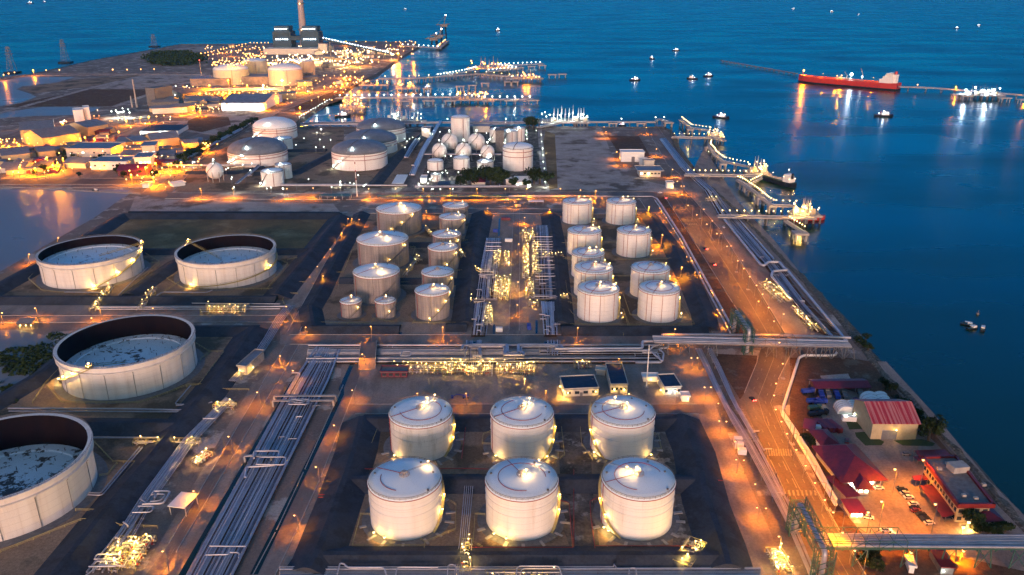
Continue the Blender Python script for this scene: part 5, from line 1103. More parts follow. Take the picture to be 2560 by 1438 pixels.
# ---------------------------------------------------------------- cars and trucks
def make_car(label,cat='car',col='whitep'):
    t=thing('parked_car',label,cat,(0,0,0)); mb=MB(); 
    prof=[(-2.1,.35),(-2.15,.75),(-1.9,.9),(-1.0,.98),(1.2,.95),(2.0,.88),(2.15,.6),(2.1,.35)]
    n=len(prof); mb.add([(x,-.85,z) for x,z in prof]+[(x,.85,z) for x,z in prof],[tuple(range(n)),tuple(range(2*n-1,n-1,-1))]+[(i,i+n,(i+1)%n+n,(i+1)%n) for i in range(n)]); mb.build('body',M[col],t)
    mb=MB(); mb.add([(-1.6,-.75,.95),(1.1,-.75,.93),(.4,-.62,1.45),(-1.2,-.62,1.45),(-1.6,.75,.95),(1.1,.75,.93),(.4,.62,1.45),(-1.2,.62,1.45)],[(0,1,2,3),(7,6,5,4),(1,5,6,2),(0,3,7,4)]); mb.build('windows',M['glass'],t)
    mb=MB(); mb.box((-.4,0,1.47),(1.62,1.26,.06)); mb.build('roof_panel',M[col],t)
    for x in (-1.35,1.35):
        for y in (-.82,.82): mb=MB(); mb.cyl((x,y-.1,.33),(x,y+.1,.33),.33,n=10); mb.build('wheel',M['black'],t)
    for y in (-.6,.6): mb=MB(); mb.box((2.12,y,.68),(.06,.3,.16)); mb.build('headlight',M['conc2'],t)
    return t
cols=[('white',M['whitep']),('silver',M['greyroof']),('black',M['hulldark']),('red',M['redl']),('beige',M['cream'])]
CG='cars parked in the works yard'
cars=[(2390,785,'black','first'),(0,0,0,0)]
spots=[("I1478,790",'white','white car parked beside the red hip roofed office',.1)]
rowA=[(1645,790,'silver'),(1655,803,'black'),(1672,828,'beige'),(1685,838,'silver'),(1700,858,'white')]
rowB=[(1735,908,'white'),(1745,938,'black'),(1752,958,'red'),(1790,985,'black'),(1815,1012,'black'),(1830,1030,'black'),(1852,1050,'beige')]
ords=('northernmost','second','third','fourth','fifth','sixth','seventh')
for i,(x,y,c) in enumerate(rowA): spots.append((f"I{x},{y}",c,f'{c} car, {ords[i]} in the upper parking row',.08))
for i,(x,y,c) in enumerate(rowB): spots.append((f"I{x},{y}",c,f'{c} car, {ords[i]} in the lower parking row',.08))
spots+=[("I1985,1005",'black','black car under the end of the long red carport',.1),("I1400,1008",'white','white car leaving the gatehouse',-.3),("I1680,535",'silver','silver car by the small red tilted canopy',.1),("I1530,1105",'white','white car driving with its lamps on past the gate',-.1),
 ("I1240,440",'red','small red cart on the path to the warehouse',1.2),("E1240,65",'white','white car under the green roofs',0),("F325,268",'white','white van parked beside the coast rack',1.5),("C-150,1440",'white','white car on the north road',.1)]
protos={}
for s,c,lb,rz in spots:
    if c not in protos: protos[c]=make_car(lb,'car',{'white':'whitep','silver':'greyroof','black':'hulldark','red':'redl','beige':'cream'}[c]); o=protos[c]; o['group']=CG
    else: o=clone(protos[c],label=lb)
    p=W(s)[0]; o.location=(p.x,p.y,.18); o.rotation_euler=(0,0,rz)
    if lb.startswith('white car driving'):
        for y in (-.6,.6): mb=MB(); mb.ball((2.25,y,.7),.22,6); mb.build('headlamp_glow',BULB['peach'],o)
        light((3,0,1.0),'peach',300,o)
# cars caught on the roads: tail lamps on
for s,lb,rz in (("F188,428",'car on the highway with red tail lamps, northern one',-1.1),("F245,545",'car on the highway with red tail lamps, southern one',-1.1),("I538,127",'car with red tail lamps in the bend of the highway',-1.3),("E2415,50",'car with red tail lamps near the north road',-1)):
    p=W(s)[0]; o=clone(protos['black'],(p.x,p.y,.2),rz+pi,label=lb,group='cars driving on the highway')
    for y in (-.6,.6): mb=MB(); mb.box((-2.2,y,.8),(.3,.6,.4)); mb.build('tail_lamp',emis('tail_lamp_red',(1,.02,.015),9),o)
for i,(s,rz,c) in enumerate([("I950,75",.2,'blue'),("I1050,100",1.4,'blue'),("I1100,98",1.4,'steel'),("I1165,105",1.4,'blue'),("I1225,108",1.4,'steel'),("I1345,100",1.4,'steel'),("I990,150",.1,'blue'),("I1040,155",.1,'blue'),("I1000,200",.2,'green'),("I1050,235",.2,'hulldark'),("I1000,245",.2,'hulldark')]):
    p=W(s)[0]; names=['blue truck at the west end of the red sheet roof','blue truck under the red sheet roof, leftmost','grey truck under the red sheet roof, second','blue truck under the red sheet roof, third','grey truck under the red sheet roof, fourth','grey truck under the east end of the red sheet roof','blue truck in the second row, left','blue truck in the second row, right','green truck next to the tan box','dark truck behind the red containers','dark trailer left of the tan box']
    t=thing('parked_truck',names[i],'truck',(p.x,p.y,.1),rz,'trucks parked in the works yard')
    mb=MB(); mb.box((0,0,.9),(7,2.2,.35)); mb.box((-1,0,1.7),(4.6,2.3,1.3)); mb.build('bed',M[c],t); mb=MB(); mb.box((2.6,0,1.7),(1.8,2.2,1.9)); mb.build('cab',M[c],t)
    mb=MB(); mb.box((3.5,0,2.1),(.08,1.9,.8)); mb.build('windscreen',M['glass'],t)
    for x in (-2.6,-1.6,2.4):
        for y in (-1,1): mb=MB(); mb.cyl((x,y-.15,.5),(x,y+.15,.5),.5,n=8); mb.build('wheel',M['black'],t)
p=W("H900,112")[0]; t=thing('boom_lift','blue boom lift with a folded arm on the yard road','boom lift',(p.x,p.y,.1),.1); mb=MB(); mb.box((2.5,0,.9),(3.2,2,1.0)); mb.build('chassis',M['blue'],t)
mb=MB(); mb.tube([(2.5,0,1.4),(-2,0,2.2),(-4,0,1.2)],.3,6); mb.build('boom',M['blue'],t); mb=MB(); mb.box((-4.4,0,1),(1.2,1.8,1.1)); mb.build('basket',M['blue'],t)
for x in (1.3,3.7):
    for y in (-1,1): mb=MB(); mb.cyl((x,y-.15,.45),(x,y+.15,.45),.45,n=8); mb.build('wheel',M['black'],t)
# walls and masts
def wall(label,s,h=2.4,th=.35,mt='whitep'):
    pts=W(s); mb=MB()
    for a,b_ in zip(pts,pts[1:]): d=b_-a; m_=(a+b_)/2; mb.box((m_.x,m_.y,h/2),(d.length+th*.8,th,h),atan2(d.y,d.x))
    tag(mb.build('boundary_wall',M[mt]),label,'wall')
wall('white boundary wall between the highway and the works yard',"I752,225 860,380 1000,600 1100,790 1160,895",2.6,.5)
def mast(label,foot,top,mt='white',r=.35,stripes=False,kind=None):
    f=W(foot)[0]; (tx,ty)=R(top)[0]
    lo,hi=1,300
    for _ in range(40):
        m_=(lo+hi)/2
        if proj((f.x,f.y,m_))[1]>ty: lo=m_
        else: hi=m_
    h=lo; t=wthing('mast',label,'mast',(f.x,f.y,0)); mb=MB(); mb.cyl((f.x,f.y,0),(f.x,f.y,h),r,r*.5,8); mb.build('pole',M[mt],t)
    if stripes:
        for i in range(3): z=h*(.95-.22*i); mb=MB(); mb.cyl((f.x,f.y,z-h*.06),(f.x,f.y,z),r*.9,n=8); mb.build('red_band',M['redp'],t)
    mb=MB(); mb.box((f.x,f.y,.3),(2,2,.6)); mb.build('base_block',M['conc2'],t)
    if kind: bulb(t,(f.x,f.y,h+.5),kind,0,1.0,name='lamp')
    return h
mast('tall white lightning mast north of the middle near tanks',"1616,968","1620,862",r=.4); mast('tall white mast in front of the nearest domed tank',"893,492","886,400",r=.5,stripes=True)
mast('red striped mast beside the first gas tank',"A1505,605","A1490,450",'conc2',.9,True,'red')
for i,(f,tp) in enumerate([("I835,455","I858,232"),("I1105,945","I1145,690"),("F505,730","F520,570"),("F420,600","F430,450"),("F148,200","F140,85"),("F765,1390","F790,1160")]):
    h=mast(('utility pole beside the boundary wall, upper one','utility pole beside the boundary wall, lower one','utility pole in the highway verge, southern one','utility pole in the highway verge, middle one','utility pole in the highway verge, northern one','ladder braced pole beside the highway bend')[i],f,tp,'bark' if i<2 else 'steel',.22)
# ---------------------------------------------------------------- street lamps
def make_lamp(label,h,arm,kind,power,group,r=.38,spot=160,name='street_lamp',pole='steel'):
    t=thing(name,label,'street lamp',(0,0,0),0,group); mb=MB(); mb.cyl((0,0,0),(0,0,h),.16,.09,6); 
    if arm: mb.tube([(0,0,h),(arm*.5,0,h+.5),(arm,0,h+.4)],.08,4)
    mb.build('pole',M[pole],t); mb=MB(); mb.ball((arm,0,h+.2),r,8); mb.build('bulb',BULB[kind],t)
    mb=MB(); mb.box((arm,0,h+.2+r),(r*2.6,r*1.6,.18)); mb.build('hood',M['steel'],t)
    if power:
        lo=light((arm,0,h-.1),kind,power,t,spot,r)
    return t
def lamps(label,group,s,h=9,arm=1.5,kind='sod',power=2200,rz=pi,r=.38,**k):
    proto=None
    for i,(x,y) in enumerate(R(s)):
        p=P(x,y,h+.2); 
        if proto is None: proto=o=make_lamp(label,h,arm,kind,power,group,r,**k)
        else: o=clone(proto)
        o.location=(p.x-arm*cos(rz),p.y-arm*sin(rz),0); o.rotation_euler=(0,0,rz)
SP=6500
lamps('tall sodium lamp arching over the coast highway','street lamps along the coast highway',"C-20,1350 F15,20 60,100 125,170 200,240 275,310 350,405 430,512 475,570 520,630 570,695 615,760 660,860 700,962 740,1120 765,1278 715,1425 I700,90 712,195 755,285 797,375 866,495 935,612 1005,740 1078,868 1140,960 1210,1110 1300,1245",14,4.5,'sod',SP*1.75,pi,.42)  # lamps midway between the others are added to spread the orange light evenly
lamps('sodium lamp on the coast side of the verge','street lamps on the coast side verge',"F380,402 465,510 585,815 772,908 305,308 178,128 240,215 C10,1385 30,1385",9,1.2,'sod',SP*.6,0)
lamps('low sodium lamp beside the lit pair of pipelines','lamps along the pair of pipelines',"F85,1235 130,1235 I230,30 285,150 345,285 410,430 475,573 560,750 640,930 735,1140 835,1360 183,30 292,280 418,568 573,925",7,1.0,'sod',SP*.42,pi,.36)
lamps('low warm lamp along the double pipeline by the service road','lamps along the lit double pipeline',"F20,380 80,490 148,597 230,733 315,877 340,975 50,483 113,596 277,875 E2430,190 2480,270 2530,350 2380,120",4,.4,'sod',SP*.25,pi,.3)
lamps('sodium lamp on the rack road between the near dike and dense rack','lamps along the rack road',"G1913,67 1700,397 1440,802 1210,1250 D2180,1330",9,1,'sod',SP*.8,pi,.36)
lamps('sodium lamp on the road between the dense rack and the near tanks','lamps between the dense rack and the near tanks',"G2485,313 2350,623 2190,983 E165,1207 H90,52",8,1,'sod',SP*.55,pi,.36)
lamps('sodium lamp along the yard road north of the near tanks','lamps along the yard road',"H575,75 938,75 1533,55 E2077,1240 I-20,60",8,1,'sod',SP*.55,-pi/2,.34)
lamps('sodium lamp along the cross road south of the tank groups','lamps along the cross road',"E228,1000 765,1005 1770,1010 2495,1020 D2130,852",10,1,'sod',SP*.9,-pi/2,.38)
lamps('sodium lamp on the corridor centre road','lamps on the corridor centre road',"E1330,388 1325,670 1320,840",8,.6,'sod',SP*.7,0,.36)
lamps('sodium lamp on the dike road beside the ribbed tanks','lamps on the dike road',"E88,200 60,200 12,305 143,205 D2362,555 2405,625 2458,425 2545,305 2085,1220 2275,1007",6,.5,'sod',SP*.6,0,.34)
lamps('sodium lamp on the western cross road','lamps on the western cross road',"D260,865 680,938 735,865 1137,865",9,1,'sod',SP*1.3,-pi/2,.4)
lamps('sodium lamp on the lagoon bank','lamps on the lagoon bank',"D217,463 433,342 15,900",8,1,'sod',SP*1.2,0,.42)
lamps('sodium lamp along the main north road','lamps along the main north road',"A1160,1335 1490,1405 1730,1405 2135,1405 2330,1400 B213,1405 415,1405 620,1405 820,1405 1020,1405 1230,1405 1390,1405 1640,1405 1790,1415 1905,1420 E2300,110 2400,320 2545,560",10,1.5,'sod',SP*4,-pi/2,.5)
lamps('sodium lamp by the northern gate fields','lamps round the northern fields',"B1965,945 1980,980 2060,1130 2085,1175 2355,1110 2475,1262 2280,950 2540,1385",9,1,'sod',SP*1.8,0,.5)
lamps('orange lamp between the ribbed and white tank groups on the inner north road','lamps on the inner north road',"E1100,120 1560,130 2300,120 640,140 1300,75 1375,190",6,.5,'sod',SP*1.5,-pi/2,.36)
lamps('big sodium floodlight over the works yard','sodium floodlights over the works yard',"I1810,572 1600,640 1500,880 1400,960 1900,900",14,1,'sod',SP*2.0,pi,.5)
lamps('large low sodium floodlight just below the blue pipe bridge','floodlights below the blue pipe bridge',"I2110,1248 1720,1260",5,.4,'sod',SP*2.2,-pi/2,.5)
lamps('cool white lamp at the tents and huts of the works yard','cool white lamps in the works yard',"I1125,512 1015,395 1240,235 1300,225",3.5,.3,'white',SP*.25,pi,.3)
lamps('white floodlight beside the tree at the yard corner','white floodlights at the yard corner',"I2150,1035 2110,1072",4,.3,'warm',SP*.9,0,.6)
lamps('warm yard lamp beside a control building','yard lamps beside the control buildings',"E1375,1390 1880,1395 H2150,80 1660,50",4,.3,'warm',SP*.35,0,.36)
# ---------------------------------------------------------------- jetties
SZ=SEA_Z
def jetty(label,lines,dz=4.5,wd=5,lampstep=26,kind='peach',power=500,litevery=3,piers=(),mt='conc2',pile=22,lampr=.75,lh=4.5,cat='jetty',group=None,pr=.7,maxl=95):
    p0=W(lines[0],dz)[0]; t=wthing('jetty',label,cat,(p0.x,p0.y,SZ),group); cnt=0
    for s in lines:
        pts=[P(x,y,dz) for x,y in R(s)]
        for a,b_ in zip(pts,pts[1:]):
            d=b_-a; m_=(a+b_)/2; rz=atan2(d.y,d.x); mb=MB(); mb.box((m_.x,m_.y,dz-.6+RND.uniform(-.02,.02)),(d.length+wd*.4,wd,1.2),rz); mb.build('deck',M[mt],t)
            nn=Vector((-d.y,d.x,0)).normalized(); mb=MB(); mb.cyl(a+nn*wd*.25+Vector((0,0,.5)),b_+nn*wd*.25+Vector((0,0,.5)),.35,n=5); mb.build('pipe',M['pipel'],t)
            k=max(1,int(d.length/pile))
            for i in range(k):
                q=a.lerp(b_,(i+.5)/k)
                mb=MB()
                for s_ in (-1,1): mb.cyl((q.x+nn.x*wd*.4*s_,q.y+nn.y*wd*.4*s_,SZ-3),(q.x+nn.x*wd*.4*s_,q.y+nn.y*wd*.4*s_,dz-1),pr,n=6,cap=False)
                mb.box((q.x,q.y,dz-1.5),(1.4,wd*1.1,.8),rz); mb.build('pile_bent',M['steel'],t)
            if lampstep:
                k=max(1,int(d.length/lampstep))
                for i in range(k):
                    if cnt>=maxl: break
                    q=a.lerp(b_,(i+.5)/k)+nn*wd*.4; mb=MB(); mb.mi=0; mb.cyl((q.x,q.y,dz-.5),(q.x,q.y,dz+lh),.12,n=4); mb.mi=1; mb.ball((q.x,q.y,dz+lh),lampr,6); mb.build('lamp',[M['steel'],BULB[kind]],t)
                    if cnt%litevery==litevery//2: light((q.x,q.y,dz+lh),kind,power*litevery*.8,t,None,lampr)
                    cnt+=1
    for s,rw,rd in piers:
        for x,y in R(s):
            p=P(x,y,dz); mb=MB(); mb.box((p.x,p.y,dz-.9),(rw,rd,1.8)); 
            for i in (-1,1):
                for j in (-1,1): mb.cyl((p.x+i*rw*.35,p.y+j*rd*.35,SZ-3),(p.x+i*rw*.35,p.y+j*rd*.35,dz-1),pr*1.3,n=6,cap=False)
            mb.build('mooring_platform',M['conc2'],t)
    return t
def arms(label,s,h,n,spread,kind,power,wd=30,dp=16,dz=4.5,arm='conc2',nl=8,seed=1,lampr=.8,foot=None,blocks=3):
    """loading platform with tall articulated arms, deck gear and lamps"""
    rr=random.Random(seed); p=P(*R(s)[0],dz); t=wthing('loading_platform',label,'loading platform',(p.x,p.y,SZ)); mb=MB(); mb.box((p.x,p.y,dz-.8),(wd,dp,1.6)); mb.build('deck',M['conc2'],t)
    mb=MB()
    for i in range(5):
        for j in (-1,1): mb.cyl((p.x+wd*(i/4-.5)*.9,p.y+dp*.4*j,SZ-3),(p.x+wd*(i/4-.5)*.9,p.y+dp*.4*j,dz-1),.9,n=6,cap=False)
    mb.build('pile_group',M['steel'],t)
    for i in range(n):
        x=p.x+spread*((i+.5)/n-.5); y=p.y+rr.uniform(-1,1); mb=MB(); hh=h*rr.uniform(.75,1.05); mb.cyl((x,y,dz),(x,y,dz+hh*.5),.6,n=6); mb.tube([(x,y,dz+hh*.5),(x+.5,y+.6,dz+hh),(x+1.6,y+3,dz+hh*.4)],.32,5); mb.box((x,y,dz+hh*.52),(1.2,1.2,1.6)); mb.build('loading_arm',M[arm],t)
    for i in range(blocks):
        x=p.x+wd*(rr.random()-.5)*.8; y=p.y+dp*(rr.random()-.5)*.5; hh=rr.uniform(2.5,6); mb=MB(); mb.box((x,y,dz+hh/2),(rr.uniform(2.5,5),rr.uniform(2.5,5),hh)); mb.build('deck_house',M[rr.choice(['conc2','cream','orangewall'])],t)
    for i in range(4):
        x=p.x+wd*(rr.random()-.5)*.85; mb=MB(); mb.tube([(x,p.y-dp*.45,dz+.8),(x,p.y,dz+.8),(x,p.y,dz+rr.uniform(2,5)),(x+rr.uniform(-4,4),p.y+dp*.3,dz+1)],.35,5); mb.build('deck_pipe',M['pipel'],t)
    for i in range(nl):
        q=(p.x+wd*(rr.random()-.5),p.y+dp*(rr.random()-.5),dz+rr.uniform(3,h*.5+3)); mb=MB(); mb.mi=0; mb.cyl((q[0],q[1],dz),q,.15,n=4,cap=False); mb.mi=1; mb.ball(q,lampr,6); mb.build('lamp',[M['steel'],BULB[kind]],t)
        if i%3==0: light(q,kind,power*2,t,None,lampr)
    return t
JP=1500
jetty('white lit trestle jetty crossing the basin with a long string of lamps',["B-30,730 900,722 1050,740 1440,740"],4.5,8,13,'white',JP*.35,7,[("B145,765 490,748 660,745 820,745 1105,745 1272,743 1437,742",22,12)],lampr=1.1)
arms('orange blazing loading platform on the white lit jetty',"B965,735",18,6,40,'sod',JP*4,70,28,nl=14,seed=2,lampr=1.4,arm='orangewall')
jetty('farther trestle jetty on close set piles',["B290,585 560,583 1050,548 1400,585 1500,580"],6,13,22,'warm',JP*.3,9,[("B650,655 895,637 985,632 1080,615 1250,605 1300,605",18,12)],pile=14,lampr=.8,pr=1.1)
jetty('upper branch of the farther jetty with dense lamps',["B725,572 950,532 1025,510","B1180,490 1510,475","B1100,535 1330,512 1180,492"],6,9,12,'white',JP*.3,9,[("B1340,500 1425,492 1505,485 1580,552 1655,548",20,14)],lampr=1.0)
arms('orange lit loading platform with a tall frame on the farther jetty',"B1110,505",28,5,50,'sod',JP*4,110,40,6,nl=16,seed=3,lampr=1.6,arm='orangewall',blocks=6)
arms('orange lit loading platform at the sea end of the farther jetty',"B1370,580",18,3,40,'sod',JP*3,80,30,6,nl=9,seed=4,lampr=1.5,arm='orangewall',blocks=4)
arms('orange lit platform by the land end of the farther jetty',"B255,630",12,0,20,'sod',JP*3,60,20,5,nl=9,seed=5,lampr=1.3,blocks=2)
arms('orange lit work barge between the two jetties',"B505,655",16,0,20,'sod',JP*3,50,18,3,nl=12,seed=6,lampr=1.3,blocks=5)
arms('orange blazing platform at the root of the white lit jetty',"B100,800",22,2,20,'sod',JP*4,40,26,4.5,nl=9,seed=7,lampr=1.5,arm='orangewall')
jetty('pale causeway jetty behind the white spheres',["B-150,912 600,910 1000,910 1470,908"],4,6,70,'white',JP*.2,6,pile=30,lampr=.7)
arms('pale loading platform with silvery arms behind the domed tanks, west group',"B400,885",17,3,12,'white',JP*.8,40,16,4,nl=4,seed=8)
arms('pale loading platform with silvery arms behind the domed tanks, east group',"B520,900",17,5,30,'white',JP*.9,50,18,4,nl=7,seed=9)
arms('bright loading platform with tall white arms in mid basin',"B1660,900",23,6,34,'white',JP*1.6,80,30,5,nl=10,seed=10,arm='whitep',blocks=5)
arms('pair of small white arms at the sea end of the bright platform',"B1790,895",20,3,12,'white',JP*1.0,22,16,5,nl=4,seed=11,arm='whitep')
jetty('green lit ramp from the field to the bright loading platform',["B1480,945 1625,915"],4,8,20,'white',JP*.4,2,lampr=.6)
jetty('thin unlit catwalk jetty running east from the bright platform',["B1850,908 2340,908 2370,885 2440,903"],4.5,4,90,'white',JP*.15,5,[("B2030,912 2240,912 2445,908",14,9)],lampr=.7)
jetty('northernmost warm lit catwalk east of the fields',["C0,890 75,950 225,972"],4.5,5,5,'warm',JP*.16,7,[("C75,960",9,8)],lampr=.5)
jetty('warm lit jetty arm with the northern loading platform',["C-60,1020 235,1025 330,1045"],4.5,6,6,'warm',JP*.16,7,pile=16,lampr=.42)
arms('warm lit northern loading platform with a mast',"C262,1010",16,2,8,'warm',JP*1.,22,18,4.5,nl=12,seed=12,lampr=.6,blocks=5)
jetty('zigzag warm lit catwalk between the two loading platforms',["C222,1065 215,1095 250,1130 255,1150 320,1200 510,1240"],4.5,4.5,4.8,'warm',JP*.16,7,[("C210,1095 320,1215 268,1120",8,7)],lampr=.5)
jetty('warm lit jetty leading to the small tanker',["C40,1300 600,1308"],4.5,7,6,'warm',JP*.16,7,pile=14,lampr=.5)
arms('brightly lit loading platform beside the small tanker',"C570,1275",17,3,10,'warm',JP*1.4,26,20,4.5,nl=16,seed=13,lampr=.6,blocks=6)
jetty('zigzag warm lit catwalk south of the small tanker',["C600,1325 505,1372 F430,-90 560,0 650,75 690,98 840,105"],4.5,4.5,4.8,'warm',JP*.16,7,[("C500,1375 F600,40 685,98",8,7)],lampr=.5)
jetty('warm lit jetty with the southernmost loading platform',["F290,178 1000,190"],4.5,7,6,'warm',JP*.16,7,pile=14,lampr=.5)
arms('brightly lit southernmost loading platform with a fan of arms',"F930,160",15,5,8,'warm',JP*1.6,26,18,4.5,nl=18,seed=14,lampr=.55,blocks=5)
jetty('southernmost stub catwalk ending in a mooring block',["F790,215 920,300"],4.5,4,4.8,'warm',JP*.16,5,[("F895,298",12,10)],lampr=.5)
jetty('far right trestle jetty behind the red tanker',["C1635,645 1900,655 2200,680 2700,720"],6,9,45,'sod',JP*6,2,[("C2060,700 2130,710 2420,725 2560,738",20,12)],lampr=1.2,pile=24)
arms('blazing white loading platform on the far right jetty, western half',"C2215,700",20,4,30,'cool',JP*4,60,24,6,nl=7,seed=15,lampr=1.5,blocks=5)
arms('blazing white loading platform on the far right jetty, eastern half',"C2310,705",18,3,24,'cool',JP*4,44,24,6,nl=6,seed=16,lampr=1.5,blocks=4)
jetty('long unlit breakwater ahead of the red tanker',["C305,450 870,548"],2,4.5,0,mt='steel',pile=20)
jetty('far coal jetty with a string of lamps',["B440,340 560,345 740,358"],5,14,20,'white',JP*.5,6,lampr=1.3); jetty('end arm of the far coal jetty',["B735,358 800,303"],5,16,30,'sod',JP*1.5,2,lampr=1.6)
# big quay cranes on the coal jetty
for i,(x,y) in enumerate(((740,330),(775,290),(700,335))):
    p=P(*R(f"B{x},{y}")[0],5); t=wthing('quay_crane',('quay crane nearest the coal jetty corner','quay crane on the end arm of the coal jetty','lower quay crane at the coal jetty')[i],'crane',(p.x,p.y,0)); H=(52,86,40)[i]
    for a in (-8,8):
        for c in (-8,8): mb=MB(); mb.cyl((p.x+a,p.y+c,5),(p.x+a*.7,p.y+c*.7,H*.6),2,n=5); mb.build('leg',M['hulldark'],t)
    mb=MB(); mb.box((p.x,p.y,H*.6),(26,16,9)); mb.build('machinery_house',M['steel'],t)
    mb=MB(); mb.cyl((p.x-28,p.y,H*.62),(p.x+22,p.y,H*.66),1.6,n=5); mb.cyl((p.x,p.y,H*.6),(p.x+8,p.y,H),1.8,n=5); mb.cyl((p.x+8,p.y,H),(p.x-26,p.y,H*.63),.7,n=4); mb.build('boom',M['steel'],t)
    bulb(t,(p.x+8,p.y,H+2),'cool',0,2.2,name='lamp')
# ---------------------------------------------------------------- ships
def hull(mb,L_,B_,H,z0=-1.5,rise=1.5,ns=14):
    secs=[]
    for i in range(ns+1):
        f=i/ns; x=L_*(f-.5); w=B_/2*(min(1,(1-f)*4.2)**.55 if f>.6 else min(1,.72+f*2)); w=max(w,.15); zt=H+(rise*max(0,(f-.75)/.25)**2)+rise*.3*max(0,(.12-f)/.12)
        secs.append([(x,-w*.72,z0),(x,-w,z0+H*.35),(x,-w,zt),(x,w,zt),(x,w,z0+H*.35),(x,w*.72,z0)])
    n=6; vs=[p for s_ in secs for p in s_]; fs=[(i*n+j,i*n+j+1,(i+1)*n+j+1,(i+1)*n+j) for i in range(ns) for j in (0,1,3,4)]
    mb.add(vs,fs); mb.add(secs[0],[(0,1,2,3,4,5)]); mb.add(secs[-1],[(5,4,3,2,1,0)])
    return [(i*n+2,i*n+3,(i+1)*n+3,(i+1)*n+2) for i in range(ns)],vs
def deck(mb,L_,B_,H,rise=1.5,ns=14,inset=.4):
    m2=MB(); fs,vs=hull(m2,L_,B_,H,rise=rise,ns=ns); mb.add([(p[0],p[1]*(1-inset/B_),p[2]-.35) for p in vs],fs)
# red tanker
A=P(*R("C1625,672")[0],SZ); B=P(*R("C880,608")[0],SZ); d=B-A; L_=d.length; rz=atan2(d.y,d.x); c=(A+B)/2
t=thing('tanker_ship','big red tanker berthed at the far right jetty, orange lamp on its bow','ship',(c.x,c.y,SZ),rz); HB=L_*.155; H=L_*.062
mb=MB(); hull(mb,L_,HB,H,rise=L_*.012); mb.build('hull',M['hullred'],t); mb=MB(); deck(mb,L_,HB,H,rise=L_*.012); mb.build('deck',M['deckred'],t)
mb=MB(); m2=MB(); hull(m2,L_*1.002,HB*1.004,H*.22,z0=-1.5,rise=0); mb.add(m2.v,m2.f); mb.build('boot_stripe',M['hulldark'],t)
s_=L_/250
ss=mb=MB(); 
for k,(x,w_,dd,z,h_) in enumerate([(-.39,30,30,0,9),(-.40,26,22,9,6),(-.405,22,16,15,5),(-.41,36,9,20,3)]): mb.box((x*L_,0,H+(z+h_/2)*s_),(dd*s_,w_*s_,h_*s_))
mb.box((-.455*L_,0,H+10*s_),(10*s_,12*s_,20*s_)); mb.build('deckhouse',M['whitep'],t)
for r_ in range(3):
    for c_ in range(5): mb=MB(); mb.box((-.40*L_+11.1*s_,(c_-2)*5*s_,H+(3+r_*3.6)*s_),(.4,2.4*s_,1.3*s_)); mb.build('window',M['litglass'],t)
mb=MB(); mb.cyl((-.455*L_,0,H+20*s_),(-.455*L_,0,H+27*s_),4*s_,3*s_,10); mb.build('funnel',M['hullred'],t)
for y in (-3,0,3,6,-6): mb=MB(); mb.tube([(-.33*L_,y*s_,H+1.2*s_),(.42*L_,y*s_*.6,H+1.2*s_)],.5*s_,6); mb.build('deck_pipe',M['deckred'],t)
for x in (.04,.08,-.02): mb=MB(); mb.tube([(x*L_,-16*s_,H+1.5*s_),(x*L_,16*s_,H+1.5*s_)],.6*s_,6); mb.box((x*L_,0,H+2*s_),(4*s_,10*s_,3*s_)); mb.build('manifold',M['orangewall'],t)
for x,hh,l in ((.0,14,14),(-.15,22,12)): mb=MB(); mb.cyl((x*L_,4*s_,H),(x*L_,4*s_,H+hh*s_*.7),1.2*s_,n=8); mb.cyl((x*L_,4*s_,H+hh*s_*.7),(x*L_+l*.5*s_,4*s_,H+hh*1.3*s_),.8*s_,n=6); mb.build('crane',M['conc2'],t)
mb=MB(); mb.cyl((.46*L_,0,H),(.46*L_,0,H+16*s_),.6*s_,n=6); mb.build('foremast',M['deckred'],t)
for x,y,z,k_,r_,pw in [(.455,0,13,'sod',2.2,JP*55),(.06,0,8,'sod',1.3,JP*24),(.1,3,7,'sod',1.2,JP*4),(-.03,-4,12,'cool',3.0,JP*10),(-.15,5,9,'cool',1.6,JP*3),(-.37,-13,14,'white',1.0,JP*4),(-.38,10,15,'white',1.0,0),(-.4,-6,22,'white',1.0,0),(-.43,9,9,'sod',1.2,JP*2),(-.37,0,8,'white',1.0,JP*2),(-.36,-8,5,'white',.9,0),(-.36,6,5,'white',.9,0),(.25,0,9,'sod',.7,JP*8),(-.25,0,9,'sod',.7,JP*8)]:
    mb=MB(); mb.ball((x*L_,y*s_,H+z*s_),r_,8); mb.build('lamp',BULB[k_],t)
    if pw: light((x*L_,y*s_,H+z*s_),k_,pw,t,None,r_)
# small tanker end on beside the platform
A=P(*R("C770,1385")[0],SZ); t=thing('small_tanker','small dark hulled tanker seen stern on at the lit jetty','ship',(A.x-6,A.y+20,SZ),radians(118)); t.scale=(.72,)*3; 
mb=MB(); hull(mb,85,15,6.5,rise=2); mb.build('hull',M['hulldark'],t); mb=MB(); deck(mb,85,15,6.5,rise=2); mb.build('deck',M['green'],t)
mb=MB(); mb.box((-32,0,9.5),(12,12.5,6)); mb.box((-32,0,14),(9,10,3.2)); mb.box((-31,0,16.8),(6,13,2.4)); mb.build('deckhouse',M['whitep'],t)
mb=MB(); mb.cyl((-38,0,12),(-38,0,20),2.0,1.6,8); mb.build('funnel',M['hulldark'],t); mb=MB(); mb.cyl((-31,0,17),(-31,0,27),.3,n=5); mb.build('mast',M['steel'],t)
for y in (-2,0,2,4,-4): mb=MB(); mb.tube([(-24,y,7.6),(34,y*.5,7.8)],.4,5); mb.build('deck_pipe',M['pipel'],t)
for i in range(4): mb=MB(); mb.tube([(-12+i*9,-6,8.4),(-12+i*9,6,8.4)],.35,5); mb.box((-12+i*9,0,8.6),(2,4,1.6)); mb.build('manifold',M['conc2'],t)
